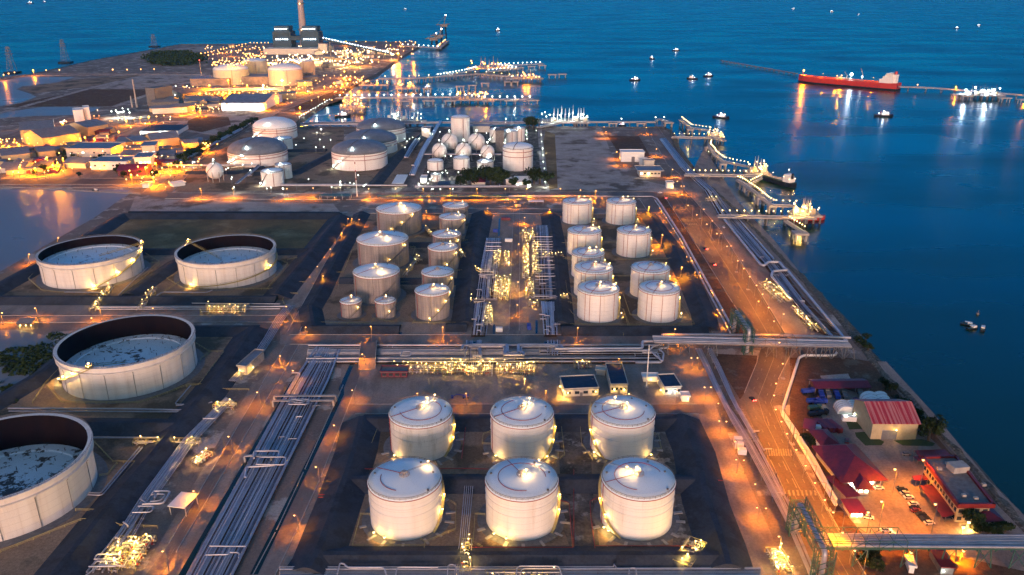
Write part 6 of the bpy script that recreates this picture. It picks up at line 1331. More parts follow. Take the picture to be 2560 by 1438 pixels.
for x,y,z,pw in ((-38,-6,12,900),(-38,6,12,900),(-26,5,14,500),(-30,0,24,0),(0,0,14,900),(-25,-5,13,0),(20,0,10,300)):
    mb=MB(); mb.ball((x,y,z),.6,8); mb.build('lamp',BULB['peach' if pw else 'white'],t)
    if pw: light((x,y,z),'peach',pw,t)
# small vessel at the southernmost platform
A=P(*R("F950,205")[0],SZ); t=thing('service_boat','low dark service vessel moored at the southernmost platform','boat',(A.x,A.y,SZ),.05); mb=MB(); hull(mb,32,8,3,rise=1); mb.build('hull',M['hullred'],t); mb=MB(); deck(mb,32,8,3,rise=1); mb.build('deck',M['steel'],t)
mb=MB(); mb.box((-8,0,4.5),(8,5.5,3)); mb.build('deckhouse',M['whitep'],t); mb=MB(); mb.cyl((-8,0,6),(-8,0,11),.2,n=4); mb.build('mast',M['steel'],t)
light((12,3,5),'white',900,t)
# tugs
def make_tug(label,kind='cool',power=900):
    t=thing('tug_boat',label,'tug boat',(0,0,SZ),0,'tugs and service boats under way'); mb=MB(); hull(mb,32,10,3.2,rise=1.6,ns=10); mb.build('hull',M['hulldark'],t); mb=MB(); deck(mb,32,10,3.2,rise=1.6,ns=10); mb.build('deck',M['redroof'],t)
    mb=MB(); mb.box((2,0,4.6),(12,7,3.4)); mb.box((3.5,0,7.6),(7,5.4,2.8)); mb.build('deckhouse',M['whitep'],t); mb=MB(); mb.box((7.05,0,7.9),(.1,4.4,1.1)); mb.build('window',M['litglass'],t)
    mb=MB(); mb.cyl((-5,1.8,4),(-5,1.8,8.6),.9,n=8); mb.build('funnel',M['redl'],t); mb=MB(); mb.cyl((3,0,9),(3,0,15),.25,n=5); mb.build('mast',M['steel'],t)
    for p,r_ in (((-1,0,9.8),.8),((6,-3,6.2),.6),((-8,2,5.5),.6)): mb=MB(); mb.ball(p,r_,8); mb.build('lamp',BULB[kind],t)
    light((-2,-4,9),kind,power,t); return t
tug=None
for s,rz,sc,lb in [("C1515,868",-.15,1.15,'tug with bright white lamps below the stern of the red tanker'),("C305,880",-.5,1.05,'tug with bright lamps off the northern loading platform'),("C90,590",2.6,1.0,'tug on the left of the pair ahead of the red tanker'),("C212,570",.4,1.0,'tug on the right of the pair ahead of the red tanker'),
  ("B2195,600",.2,1,'boat with warm lamps alone in mid channel'),("B2320,440",1.9,1,'small boat leaving a wake in the upper channel'),("B2500,380",.3,1,'lit boat right of the one leaving a wake'),("B1175,232",1.2,1.6,'dark boat far out above the jetties'),("B485,72",.3,1.4,'lone far boat above the coal jetty'),
  ("C842,70",.3,1.4,'far lit boat, left of three at the top'),("C1127,90",.3,1.4,'far lit boat, middle of three at the top'),("C1327,110",.3,.8,'tiny far boat, right of three at the top'),("C2060,212",.3,1.0,'tiny far boat at the top right, left of two'),("C2222,193",.3,1.0,'tiny far boat at the top right, right of two'),("A225,28",.3,2.6,'far lit ship in the top left corner'),("A330,18",.3,1.8,'smaller far lit ship in the top left corner'),("B650,660",1.2,.9,'small boat between the jetties'),("B20,870",.3,1,'small craft in the basin west corner'),("B2100,935",.2,.5,'tiny boat off the brown field')]:
    p=P(*R(s)[0],SZ)
    if tug is None: tug=o=make_tug(lb)
    else: o=clone(tug,label=lb,sc=sc)
    o.location=(p.x,p.y,SZ); o.rotation_euler=(0,0,rz); o.scale=(sc*.78,)*3
dt=None
for s,rz,lb in (("F2140,990",-.5,'unlit workboat anchored, left of the three on the right'),("F2175,1018",.35,'unlit workboat anchored, middle of the three'),("F2252,1025",1.0,'unlit workboat anchored a little apart from the other two'),("D715,14",-.4,'small dark boat moored in the lagoon')):
    p=P(*R(s)[0],SZ)
    if dt is None:
        dt=o=thing('work_boat',lb,'work boat',(0,0,SZ),0,'unlit workboats at anchor'); mb=MB(); hull(mb,13.5,4.6,1.5,z0=-.6,rise=.8,ns=10); mb.build('hull',M['hulldark'],o); mb=MB(); deck(mb,13.5,4.6,1.5,rise=.8,ns=10); mb.build('deck',M['green'],o)
        mb=MB(); mb.box((2,0,2.4),(4.2,3.2,2)); mb.build('wheelhouse',M['whitep'],o); mb=MB(); mb.box((-.5,0,3.5),(4.5,3.4,.15)); mb.build('awning',M['whitep'],o); mb=MB(); mb.cyl((2,0,3.4),(2,0,5.5),.1,n=4); mb.build('mast',M['steel'],o)
        for x in (-4,-2,4.4):
            for y in (-2.2,2.2): mb=MB(); mb.cyl((x,y-.12,1.2),(x,y+.12,1.2),.45,n=8); mb.build('tyre_fender',M['black'],o)
    else: o=clone(dt,label=lb)
    o.location=(p.x,p.y,SZ if 'lagoon' not in lb else 0); o.rotation_euler=(0,0,rz); o.scale=(.62,)*3
# mooring buoys
for i,s in enumerate(("F2215,912","B1160,600")):
    p=P(*R(s)[0],SZ); mb=MB(); mb.cyl((p.x,p.y,SZ-.5),(p.x,p.y,SZ+1.2),.9,n=10); mb.cyl((p.x,p.y,SZ+1.2),(p.x,p.y,SZ+3),.2,n=5); tag(mb.build('mooring_buoy',M['steel']),('small dark buoy above the anchored workboats','small buoy beyond the lit jetty')[i],'buoy')
# ---------------------------------------------------------------- far town, plants and power station
def fb(label,a,b_,depth,h,roof='gablex',wall='cream',rc='greyroof',**k): return building(label,a,b_,depth,h,roof,wall,rc,**k)
fb('tan warehouse with a grey gable roof, largest at the left edge',"A165,1060","A420,1040",60,16,'gablex','orangewall',win=(1,5,0),glow=[(.5,-2,10,'sod',6000)])
fb('tan warehouse with a wide grey roof in front of the largest one',"A330,1100","A610,1055",50,12,'gablex','orangewall',glow=[(.2,-2,8,'sod',6000),(.8,-2,8,'sod',6000)])
fb('blue grey ribbed workshop along the orange road',"A660,1015","A815,985",45,12,'gablex','orangewall',rc='domeblue')
fb('white tank block behind the ribbed workshop',"A560,925","A635,920",25,20,'flat','whitep','whitep'); fb('second white block beside the first one',"A640,915","A682,912",25,22,'flat','whitep','whitep')
fb('low dark roofed hall with white lit eaves',"A1045,1010","A1330,1005",50,6,'flat','whitep','darkroof',para=0,glow=[(.1,-2,4,'white',4000),(.6,-2,4,'white',4000)])
fb('long pale shed roof at the left edge',"A20,1210","A230,1190",50,8,'gablex','orangewall')
VG='small office blocks of the western town'
for i,(a,b_,dp,h,rf,wl,rc,lb) in enumerate([
 ("A870,1100","A1010,1095",35,7,'gablex','orangewall','domeblue','gable roofed workshop in the middle of the town'),
 ("A1010,1100","A1110,1085",40,8,'gablex','orangewall','domeblue','orange lit workshop second from the middle'),
 ("A1135,1100","A1340,1080",42,10,'gablex','orangewall','domeblue','largest orange lit hall with a glowing side'),
 ("A1370,1105","A1480,1095",25,6,'gablex','orangewall','domeblue','small orange lit house at the tree line'),
 ("A500,1170","A830,1170",40,10,'flat','cream','greyroof','long dark roofed office slab among the trees'),
 ("A900,1190","A1040,1190",25,6,'gablex','orangewall','greyroof','low house beside the white tower block'),
 ("A1070,1190","A1165,1185",30,16,'flat','cream','domeblue','pale tower block in the town centre'),
 ("A1190,1190","A1300,1185",25,6,'gablex','cream','domeblue','house right of the tower block'),
 ("A680,1265","A950,1265",30,9,'flat','whitep','greyroof','long white office near the front of the town'),
 ("A1010,1255","A1130,1250",30,12,'flat','whitep','domeblue','white block with a blue roof near the front'),
 ("A880,1310","A1080,1305",26,6,'gablex','redroof','redroof','dark red roofed shed at the front of the town'),
 ("A480,1250","A640,1255",26,6,'gablex','cream','domeblue','low long house behind the front trees'),
 ("A0,1290","A180,1290",26,6,'gablex','cream','greyroof','low shed at the left edge by the crossing'),
 ("A300,1180","A420,1165",30,8,'gablex','orangewall','greyroof','small hall right of the long pale shed'),
 ("A1290,1395","A1380,1380",9,3,'flat','whitep','whitep','low white roof beside the first road fork'),
 ("A1060,1400","A1110,1400",9,4,'flat','whitep','greyroof','checkpoint hut at the road bend')]):
    fb(lb,a,b_,dp,h,rf,wl,rc,group=VG,win=(1,4,.4) if i in (4,6,8,9) else None,glow=[(.3,-2,5,'sod',3500)] if i in (1,2,3,0,5,8) else None,eave=1)
fb('long hall with a glowing green white ground floor',"A1650,822","A1970,822",110,12,'gablex','litwall' if False else 'whitep','domeblue',win=(1,14,1),glow=[(.15,-4,6,'white',14000),(.5,-4,6,'white',14000),(.85,-4,6,'white',14000)],rise=8)
fb('dark block beside the far chimney',"A1100,790","A1165,795",40,30,'flat','steel','steel'); fb('long dark shed roof in the process area',"A1360,740","A1700,700",60,10,'gablex','steel','steel',rise=4)
fb('long low shed in front of the first gas tank',"A1420,640","A1710,640",60,14,'flat','conc','greyroof' if True else '',para=0) if 'conc' in M else None
fb('long low shed between the gas tanks',"A1810,632","A2060,630",60,16,'flat','conc','greyroof',para=0)
fb('white building with a small door at the brown field',"B2092,1205","B2262,1205",16,11,'flat','whitep','whitep',door=(.52,4,6)); fb('small white annex beside the field building',"B2250,1240","B2300,1238",12,7,'flat','whitep','whitep')
fb('grey flat roofed gate office behind the parking rows',"B2230,1318","B2385,1318",20,7,'flat','cream','greyroof',win=(1,6,.5),eave=3,glow=[(.4,-3,3,'warm',800)])
fb('second storey block on the gate office',"B2262,1270","B2335,1268",8,11,'flat','cream','greyroof'); fb('guard hut at the highway fork',"B2430,1405","B2480,1405",7,6,'flat','whitep','domeblue',glow=[(.9,-1,3,'warm',500)])
fb('small blue roof at the sea corner of the field',"B2350,965","B2410,965",10,5,'flat','steel','domeblue',para=0,open_=True)
fb('white roofed yard office among the dark trees',"B1300,1395","B1420,1395",26,6,'gablex','whitep','whitep',glow=[(.2,-2,3,'white',900),(.8,-2,3,'white',900)]); fb('small white kiosk left of the yard office',"B1235,1375","B1275,1375",10,5,'flat','whitep','whitep'); fb('red roofed house hidden in the dark trees',"B980,1390","B1080,1390",20,5,'hip','cream','redroof')
fb('white roofed shelter in the tank yard',"B600,1365","B640,1365",14,5,'flat','whitep','whitep',glow=[(.5,-2,3,'white',900)]); fb('white sheet roofed store near the yard lamp',"B390,1395","B470,1395",40,4,'flat','steel','whitep',open_=True,para=0,glow=[(.5,-2,3,'white',900)])
fb('grey silo block behind the middle spheres',"B1157,1130","B1220,1130",18,26,'flat','steel','steel'); fb('long pale control room behind the tall slender tank',"B990,985","B1115,985",20,8,'flat','cream','greyroof'); fb('square compressor house between the racks',"B610,1025","B672,1025",16,12,'flat','cream','greyroof',glow=[(.5,-2,12,'white',1500)])
fb('dark canopy at the bottom of the tank yard',"B730,1405","B815,1405",16,4,'flat','steel','darkroof',para=0,open_=True)
# power station
def bx(t,name,a,w_,d_,z0,h_,m): 
    mb=MB(); mb.box((a[0],a[1],z0+h_/2),(w_,d_,h_)); return mb.build(name,M[m],t)
p=W("A2185,400")[0]; k=p.y*cp/F_PX+CAM_H*sp/F_PX  # metres per photograph pixel there
t=wthing('power_station','power station with two dark boiler houses joined by a dark bridge','power station',(p.x,p.y,0)); s3=k/2.977*1.0
M['psdark']=mat('dark_blue_cladding',(.02,.045,.07),(.03,.06,.09),scale=.02)
bx(t,'turbine_hall',(p.x,p.y,0),400*s3,60,0,45*s3*.9,'cream')
for i,x in enumerate((-105,105)):
    bx(t,'boiler_house',(p.x+x*s3,p.y+70,0),135*s3,60,0,150*s3,'psdark'); bx(t,'boiler_top',(p.x+x*s3,p.y+70,0),110*s3,50,150*s3,38*s3,'psdark')
    for r_ in range(3):
        for c_ in range(6):
            mb=MB(); mb.ball((p.x+x*s3+(c_-2.5)*17*s3,p.y+38,((12,96,170)[r_])*s3),1.3,6); mb.build('lamp',BULB['cool'],t)
bx(t,'link_bridge',(p.x,p.y+68,0),330*s3,50,88*s3,30*s3,'psdark')
q=W("A2265,345")[0]; k2=(q.y*cp+CAM_H*sp)/F_PX/2.977
t=wthing('chimney','very tall tapering concrete chimney of the power station','chimney',(q.x,q.y,0)); mb=MB(); mb.lathe([(30*k2,0),(14*k2,520*k2)],(q.x,q.y,0),24); mb.build('shaft',M['chim'] if 'chim' in M else mat('chimney_concrete',(.4,.34,.36),(.34,.3,.31),scale=.02),t)
for z in (120,300,480): mb=MB(); r_=(30-16*z/520)*k2+1; mb.lathe([(r_,z*k2-2),(r_+2,z*k2-2),(r_+2,z*k2+2),(r_,z*k2+2)],(q.x,q.y,0),24,False); mb.build('gallery',M['steel'],t); bulb(t,(q.x,q.y-r_-3,z*k2),'peach',0,1.8,name='lamp')
for i,(x,y,w_,h_,lb) in enumerate([(2410,400,60,70,'pale transfer tower right of the power station'),(2460,385,50,40,'pale block by the conveyor'),(2545,400,90,20,'low hall right of the power station'),(2620,410,120,24,'low coal hall beyond the power station'),(2760,400,60,50,'pale tower by the quay lamps'),(2860,395,90,22,'low shed near the quay')]):
    a=W(f"A{x},{y}")[0]; tt=wthing('plant_building',lb,'building',(a.x,a.y,0)); kk=(a.y*cp+CAM_H*sp)/F_PX/2.977; bx(tt,'wall',(a.x,a.y,0),w_*kk,w_*kk*.8,0,h_*kk,'cream'); mb=MB(); mb.box((a.x,a.y,h_*kk+1),(w_*kk*1.05,w_*kk*.84,2)); mb.build('roof',M['greyroof'],tt)
# conveyor
A=P(*R("A2400,290")[0],60); B=P(*R("A2900,400")[0],12); t=wthing('conveyor','lit conveyor gallery sloping from the power station to the quay','conveyor',(A.x,A.y,0)); mb=MB(); mb.cyl(A,B,4,n=4); mb.build('gallery',M['psdark'],t)
for i in range(24): q=A.lerp(B,(i+.5)/24); mb=MB(); mb.ball((q.x,q.y-5,q.z+4),1.2,6); mb.build('lamp',BULB['cool'],t)
for i in range(5): q=A.lerp(B,(i+.5)/5); mb=MB(); mb.cyl((q.x,q.y,0),(q.x,q.y,q.z),1.5,n=5); mb.build('trestle',M['steel'],t)
# slim chimney and stacks in the middle distance
for f,tp,lb in (("A1020,800","A1000,590",'slim grey stack in the middle distance'),("A985,800","A975,715",'short orange lit stack beside the slim one')):
    mast(lb,f,tp,'conc2',1.8)
for i,(x,y) in enumerate(((1150,350),(490,470),(95,545))):
    a=P(*R(f"A{x},{y}")[0],SZ); H=(38,58,58)[i]; t=wthing('pylon',('farthest power pylon standing in the sea','middle power pylon standing in the sea','nearest power pylon standing in the sea')[i],'pylon',(a.x,a.y,SZ)); mb=MB()
    for sx in (-1,1):
        for sy in (-1,1):
            mb.cyl((a.x+sx*8,a.y+sy*8,SZ),(a.x+sx*2,a.y+sy*2,H),.5,n=4)
    for j in range(6):
        z=H*j/6; w_=8-6.5*j/6; w2=8-6.5*(j+1)/6
        mb.cyl((a.x-w_,a.y-w_,z),(a.x+w2,a.y-w2,H*(j+1)/6),.32,n=4); mb.cyl((a.x+w_,a.y-w_,z),(a.x-w2,a.y-w2,H*(j+1)/6),.32,n=4)
    mb.build('lattice',M['steel'],t); mb=MB()
    for z,w_ in ((.7,9),(.82,8),(.93,6)): mb.cyl((a.x-w_,a.y,H*z),(a.x+w_,a.y,H*z),.8,n=4)
    mb.build('cross_arm',M['steel'],t)
    mb=MB(); mb.box((a.x,a.y,SZ+2),(30,24,3.5)); mb.build('foundation',M['hulldark'],t)
# ---------------------------------------------------------------- trees
def make_crown(seed,n=620,rx=1,rz_=.85):
    rr=random.Random(seed); mb=MB(); cl=[(Vector((rr.uniform(-.6,.6),rr.uniform(-.6,.6),rr.uniform(-.45,.5))),rr.uniform(.28,.5)) for _ in range(13)]
    for i in range(n):
        c,r=rr.choice(cl); v=Vector((rr.gauss(0,1),rr.gauss(0,1),rr.gauss(0,1))).normalized()*r*rr.uniform(.6,1.05); p=c+v; p.z*=rz_
        a=Vector((rr.gauss(0,1),rr.gauss(0,1),rr.gauss(0,1))).normalized()*.09; b_=a.orthogonal().normalized()*.07
        mb.add([p-a-b_,p+a-b_,p+a+b_,p-a+b_],[(0,1,2,3)])
    return mb
CR=[]
for i in range(3): me=make_crown(i+1); o=me.build('crown',M['leaf']); CR.append(o.data); bpy.data.objects.remove(o)
tm=MB(); tm.tube([(0,0,-1.9),(.05,0,-.9),(0,.05,0)],.1,6); tm.tube([(.05,0,-.9),(.4,.1,0)],.05,5); tm.tube([(.05,0,-.8),(-.3,-.2,.1)],.05,5); o=tm.build('trunk',M['bark']); TR=o.data; bpy.data.objects.remove(o)
def tree(label,x,y,k,r,group=None,sq=1.0,name='tree'):
    p=W(f"{k}{x},{y}")[0]; t=thing(name,label,'tree',(p.x,p.y,0),RND.uniform(0,6),group); t.scale=(r,r,r*sq)
    for nm,me in (('crown',RND.choice(CR)),('trunk',TR)):
        o=bpy.data.objects.new(nm,me); link(o,t); o.location=(0,0,1.15 if nm=='crown' else 1.5)
TG='dark trees round the white roofed yard office'
for x,y,r in ((940,1370,9),(980,1385,8),(1030,1360,9),(1075,1350,9),(1120,1380,9),(1160,1375,10),(1205,1385,9),(1195,1345,8),(1445,1370,10),(1490,1375,9),(1550,1370,7),(900,1395,7),(1290,1400,6),(1390,1400,5),(1410,960,9),(1440,965,9),(1430,940,8)): tree('dark broadleaf tree in the clump beside the tank yard offices',x,y,'B',r,TG)
for i in range(34):
    f=i/33; x=1300+(1900-1300)*f+RND.uniform(-15,15); y=1240-(1240-905)*f+RND.uniform(-12,25); tree('tree in the dark belt between the town and the tank yard',x,y,'A',RND.uniform(4,6),'trees in the belt west of the tank yard')
for i in range(26):
    x,y=RND.choice([(RND.uniform(150,680),RND.uniform(1265,1330)),(RND.uniform(380,1300),RND.uniform(1100,1330)),(RND.uniform(450,900),RND.uniform(1130,1270))]); tree('tree between the lit buildings of the western town',x,y,'A',RND.uniform(3,5),'trees scattered in the western town')
for i,(x,y) in enumerate(((1510,20),(1570,70),(1610,140),(1660,190),(1700,215),(1745,265),(1780,330),(1830,340),(1800,365),(1880,380),(1905,395))): tree('bush in the hedge along the coast path of the works yard',x,y,'I',RND.uniform(2.4,4.2),'bushes along the coast path',.8,'bush')
tree('dark round tree right of the warehouse','1850','430','I',7); tree('floodlit tree at the yard corner','2165','1085','I',4.5)
for i,(x,y) in enumerate(((2230,1120),(2290,1125),(2340,1130),(2380,1115),(2420,1110))): tree('dark shrub along the front of the far right hut',x,y,'I',3,'shrubs before the far right hut',.8,'shrub')
for i,(x,y) in enumerate(((930,435),(975,440),(1110,540),(1150,545),(975,470))): tree('shrub beside the small red roofed hut',x,y,'I',2.6,'shrubs beside the small red hut',.8,'shrub')
for i,(x,y) in enumerate(((1390,1290),(1400,1330),(1380,1370),(1430,1300),(1440,1350),(1460,1400))): tree('shrub in the verge under the blue pipe bridge',x,y,'I',3.2,'shrubs under the blue pipe bridge',.8,'shrub')
for x,y in ((1330,1120),(1345,1140),(1365,1160),(1380,1100),(1400,1180)): tree('bush in the hedge at the end of the coast rack',x,y,'F',3.0,'bushes at the end of the coast rack',.7,'bush')
# far wood
rr=random.Random(5); mb=MB()
for i in range(260):
    x=rr.uniform(1120,1490); y=rr.uniform(410,490); 
    if (x-1310)**2/190**2+(y-450)**2/42**2>1: continue
    p=W(f"A{x},{y}")[0]
    for j in range(22):
        c=p+Vector((rr.gauss(0,9),rr.gauss(0,9),rr.uniform(2,13))); a=Vector((rr.gauss(0,1),rr.gauss(0,1),rr.gauss(0,1))).normalized()*3.2; b_=a.orthogonal().normalized()*2.6; mb.add([c-a-b_,c+a-b_,c+a+b_,c-a+b_],[(0,1,2,3)])
tag(mb.build('far_wood',M['leaf']),kind='stuff')
mb=MB()
for i in range(520):
    x=rr.uniform(0,165); y=rr.uniform(835,1010)
    p=W(f"{x},{y}")[0]
    if not (sin(p.x*.11)+sin(p.y*.13+p.x*.05)>.1): continue
    for j in range(5): c=p+Vector((rr.gauss(0,1.6),rr.gauss(0,1.6),rr.uniform(.1,.6))); a=Vector((rr.gauss(0,1),rr.gauss(0,1),.2)).normalized()*.9; b_=a.orthogonal().normalized()*.7; mb.add([c-a-b_,c+a-b_,c+a+b_,c-a+b_],[(0,1,2,3)])
tag(mb.build('marsh_weeds',M['leaf']),kind='stuff')
# sphere-yard racks
rack('blue grey rack slanting down past the spheres to the main road',"B735,930 600,1150 515,1340","B760,930 640,1150 560,1340",6,5,.4,.8,24,seed=60,gap=0)
rack('paler rack west of the slanting one',"B560,1060 520,1120 480,1200","B600,1060 560,1120 510,1200",4,4,.4,.8,24,seed=61,gap=0)
rack('long rack along the south side of the main north road',"B-440,1400 500,1400","B-440,1412 500,1412",4,3.5,.3,.6,30,seed=62,gap=0)
rack('long rack along the south side of the sphere yard',"B560,1412 1400,1412","B560,1425 1400,1425",4,3.5,.3,.6,30,seed=63,gap=0)
rack('rack along the north shore of the tank yard',"A2240,945 B-100,945 740,935","A2240,960 B-100,960 740,948",4,5,.5,.9,40,seed=64,gap=0)
rack('rack along the town edge of the tank yard',"A1285,1250 1880,930","A1300,1262 1900,940",3,4,.4,.7,30,seed=65,gap=0)
rack('rack in front of the seamed domed tank',"A1290,1252 1930,1252","A1290,1262 1930,1262",3,4,.3,.6,30,seed=66,gap=0)
rack('rack slanting from the domed tank to the road',"A1920,1262 1750,1400","A1945,1262 1790,1400",3,4,.3,.6,30,seed=67,gap=0)
rack('service racks of the gas plant',"A1390,700 2120,690","A1390,720 2120,710",5,9,.8,1.4,40,seed=68,gap=0)
rack('rack across the sphere row',"B630,1165 1200,1165","B630,1180 1200,1180",4,4,.3,.6,30,seed=69,gap=0)
rack('rack north of the sphere yard',"B960,950 1480,940","B960,962 1480,950",3,5,.4,.8,30,seed=70,gap=0)
# ---------------------------------------------------------------- scattered far lamps
def scatter(label,group,regions,kind,h,r,power,every,seed,cat='work lamp',name='work_lamp'):
    r*=.72
    """one lamp = pole and bulb in one small mesh; some also carry the light that reaches the ground"""
    rr=random.Random(seed); mb=MB(); mb.mi=0; mb.cyl((0,0,0),(0,0,h),.2,n=4,cap=False); mb.mi=1; mb.ball((0,0,h+r*.6),r,6); pr=None; i=0
    for reg in regions:
        if reg[0]=='line':
            _,s,n=reg; pts=R(s); q=[Vector((x,y,0)) for x,y in pts]; ps=[(v.x+rr.uniform(-1,1),v.y+rr.uniform(-.4,.4)) for v in resample(q,[(j+.5)/n for j in range(n)])]
        else:
            _,s,n=reg; (x0,y0),(x1,y1)=R(s); ps=[(rr.uniform(x0,x1),rr.uniform(y0,y1)) for _ in range(n)]
        for x,y in ps:
            p=P(x,y,h)
            if pr is None: pr=o=mb.build(name,[M['steel'],BULB[kind]]); tag(o,label,cat,group)
            else: o=pr.copy(); link(o)
            o.location=(p.x,p.y,0); s_=rr.uniform(.7,1.3); o.scale=(s_,s_,1)
            if power and i%every==0: light((0,0,h),kind,power,o,None,r)
            i+=1
FP=23000
scatter('orange lamp on the perimeter road beyond the gas plant','perimeter lamps beyond the gas plant',[('line',"A1490,405 1840,325",15),('line',"A1500,420 1980,350",14),('line',"A1850,320 2010,320",6),('line',"A200,527 390,525 490,523",3),('line',"A790,520 890,522 990,520 1200,515",4),('line',"A5,565 70,550 130,540",3)],'sod',12,2.0,FP*1.2,7,1,'perimeter lamp','perimeter_lamp')
scatter('orange work lamp among the pipework round the gas tanks','work lamps of the gas plant',[('box',"A1350,645 1720,705",34),('box',"A1700,670 2160,705",30),('box',"A1860,570 1960,600",6),('box',"A1790,530 1830,630",6),('box',"A2050,590 2120,640",5),('box',"A2100,560 2560,760",16)],'sod',8,1.25,FP*1.4,6,2)
scatter('warm white lamp at the foot of the power station','lamps round the power station',[('box',"A1960,345 2380,362",16),('box',"A2350,380 2560,460",20),('line',"A2060,440 2340,440",10),('box',"B0,370 260,400",20),('box',"B0,425 260,470",16),('box',"B330,330 460,440",16)],'peach',14,1.7,FP*2.6,8,3,'mast lamp','mast_lamp')
scatter('orange lamp by the coal quay','lamps by the coal quay',[('line',"B10,310 600,315",8),('box',"B340,300 560,420",16),('box',"B0,480 180,600",12),('line',"B0,650 160,490",5)],'sod',14,1.9,FP*2.4,6,4,'quay lamp','quay_lamp')
scatter('orange street lamp in the streets of the western town','street lamps of the western town',[('box',"A0,1020 230,1100",10),('box',"A0,1180 480,1290",16),('box',"A560,1020 1000,1110",12),('box',"A830,1130 1500,1250",22),('box',"A1300,1090 1640,1060",8),('line',"A220,1225 650,1065 1020,935",9),('line',"A550,875 670,840 760,810",3),('line',"A850,900 1250,860",7),('box',"A430,900 560,920",4),('line',"A1100,1300 1240,1240",2),('box',"A900,1250 1160,1340",5),('box',"A1360,760 1640,830",12),('box',"A1900,700 2240,800",9)],'sod',9,1.15,FP*1.6,3,5,'street lamp','street_lamp')
scatter('white work lamp of the small plant beside the salt flats','white lamps of the small plant',[('box',"A830,795 1000,850",9),('box',"A1200,640 1310,715",9),('box',"A430,900 500,960",4),('line',"A1660,735 1980,775",8)],'white',8,1.1,FP*.9,5,6)
scatter('white work lamp in the tank yard round domes and spheres','white work lamps of the tank yard',[('box',"B640,970 1480,1030",12),('box',"B640,1140 1230,1180",9),('box',"B560,1270 900,1300",7),('box',"B560,1330 900,1420",8),('box',"B0,1300 200,1410",6),('box',"B480,1020 660,1110",6),('line',"A2220,875 2460,735",14),('box',"A1320,1190 1900,1270",8),('box',"A1600,1320 2560,1410",12),('box',"A2200,960 2560,1110",8),('line',"B1385,960 1390,1050",3),('line',"B1495,980 1530,1380",8)],'white',6,.62,2600,5,7,'yard lamp','yard_lamp')
scatter('warm lamp on the roofs of the yellow gas tanks','lamps on the yellow gas tanks',[('box',"A1590,575 1600,580",1)],'warm',8,1.2,FP,1,8)
# crown lamps on gas tank tops
for i,(x0,x1,y,z,n_) in enumerate([(1575,1850,490,40,26),(1800,1985,440,40,26),(1995,2245,490,40,18),(2150,2338,450,40,22)]):
    t=None
    q=[P(*R(f"A{x0+(x1-x0)*(j+.5)/n_},{y-RND.uniform(0,45)}")[0],z) for j in range(n_)]
    t=wthing('roof_pipework','lit pipework crown on gas tank '+('nearest the striped mast','behind the first one','second nearest','farthest east')[i],'pipework',(q[0].x,q[0].y,0))
    for j,p in enumerate(q): 
        bulb(t,tuple(p),'sod' if i<2 else 'peach',FP*1.2 if j%7==1 else 0,1.5,name='lamp')
    mb=MB(); mb.tube([p-Vector((0,0,2)) for p in q],.8,5); mb.build('walkway',M['orangewall'],t)
# warm lamps down the stairs between gas tanks
# painted road markings: sheets 4 mm above the road
def markq(s,z): 
    o=sheet('road_marking',W(s),z,M['mark'])
for i in range(11):
    x=635+i*18; markq(f"I{x},498 {x+10},498 {x+20},551 {x+8},551",.38)
for i in range(8): x=F_=25+i*13; markq(f"F{x},240 {x+7},240 {x+11},251 {x+4},251",.38)
for i in range(9): y=610+i*17; markq(f"I{1488+i*11},{y} {1560+i*12},{y} {1561+i*12},{y+3} {1489+i*11},{y+3}",.38)
for i in range(7): x=800+i*32; markq(f"I{x},808 {x+14},808 {x+24},848 {x+10},848",.38)
for s in ("F205,300 215,300 260,380 250,380","I640,260 645,260 665,330 660,330","I700,440 706,440 745,520 738,520","I760,590 766,590 800,660 793,660","I830,720 836,720 870,790 863,790","I900,880 906,880 950,960 942,960","I1345,942 1650,942 1650,946 1345,946"): markq(s,.38)

# ---------------------------------------------------------------- low sheds that fill the far town and the plants
def filler(label,group,regions,cols,n,seed,wr,hr,cat='shed',name='shed'):
    rr=random.Random(seed); pr={}
    for i in range(n):
        reg=R(rr.choice(regions)); x=rr.uniform(reg[0][0],reg[1][0]); y=rr.uniform(reg[0][1],reg[1][1]); p=P(x,y); k=rr.choice(cols)
        if k not in pr:
            t=thing(name,label,cat,(0,0,0),0,group); w_,h_=1.6,1; mb=MB(); mb.box((0,0,h_/2),(w_,1,h_)); mb.add([(-.8,-.5,1),(-.8,.5,1),(-.8,0,1.25),(.8,-.5,1),(.8,.5,1),(.8,0,1.25)],[(0,2,1),(3,4,5)]); mb.build('wall',M[k[0]],t)
            mb=MB(); mb.add([(-.85,-.56,.98),(.85,-.56,.98),(.85,0,1.3),(-.85,0,1.3),(-.85,.56,.98),(.85,.56,.98)],[(0,1,2,3),(3,2,5,4)]); mb.build('roof',M[k[1]],t); pr[k]=t; o=t
        else: o=clone(pr[k])
        s_=rr.uniform(*wr); o.scale=(s_*rr.uniform(.7,1.6),s_,rr.uniform(*hr)); o.location=(p.x,p.y,0); o.rotation_euler=(0,0,rr.choice((.35,.35,.5,-.1,1.9)))
filler('small low shed between the larger buildings of the western town','low sheds of the western town',["A0,1110 500,1170","A430,1070 1050,1130","A830,1140 1300,1250","A0,1210 470,1290","A700,1030 1550,1070","A1150,1130 1450,1200","A450,950 800,1010"],[('orangewall','domeblue'),('cream','greyroof'),('orangewall','greyroof'),('redroof','redroof')],90,11,(6,13),(3,6))
filler('low plant building among the pipework of the gas plant','low buildings of the gas plant',["A1350,660 2150,735","A1400,740 1640,800","A2120,560 2560,640","A2350,400 2600,520","B0,400 230,470","A1180,760 1400,850","A1650,350 1960,410"],[('cream','greyroof'),('steel','greyroof'),('orangewall','domeblue')],60,12,(10,24),(5,11),'plant building','plant_building')
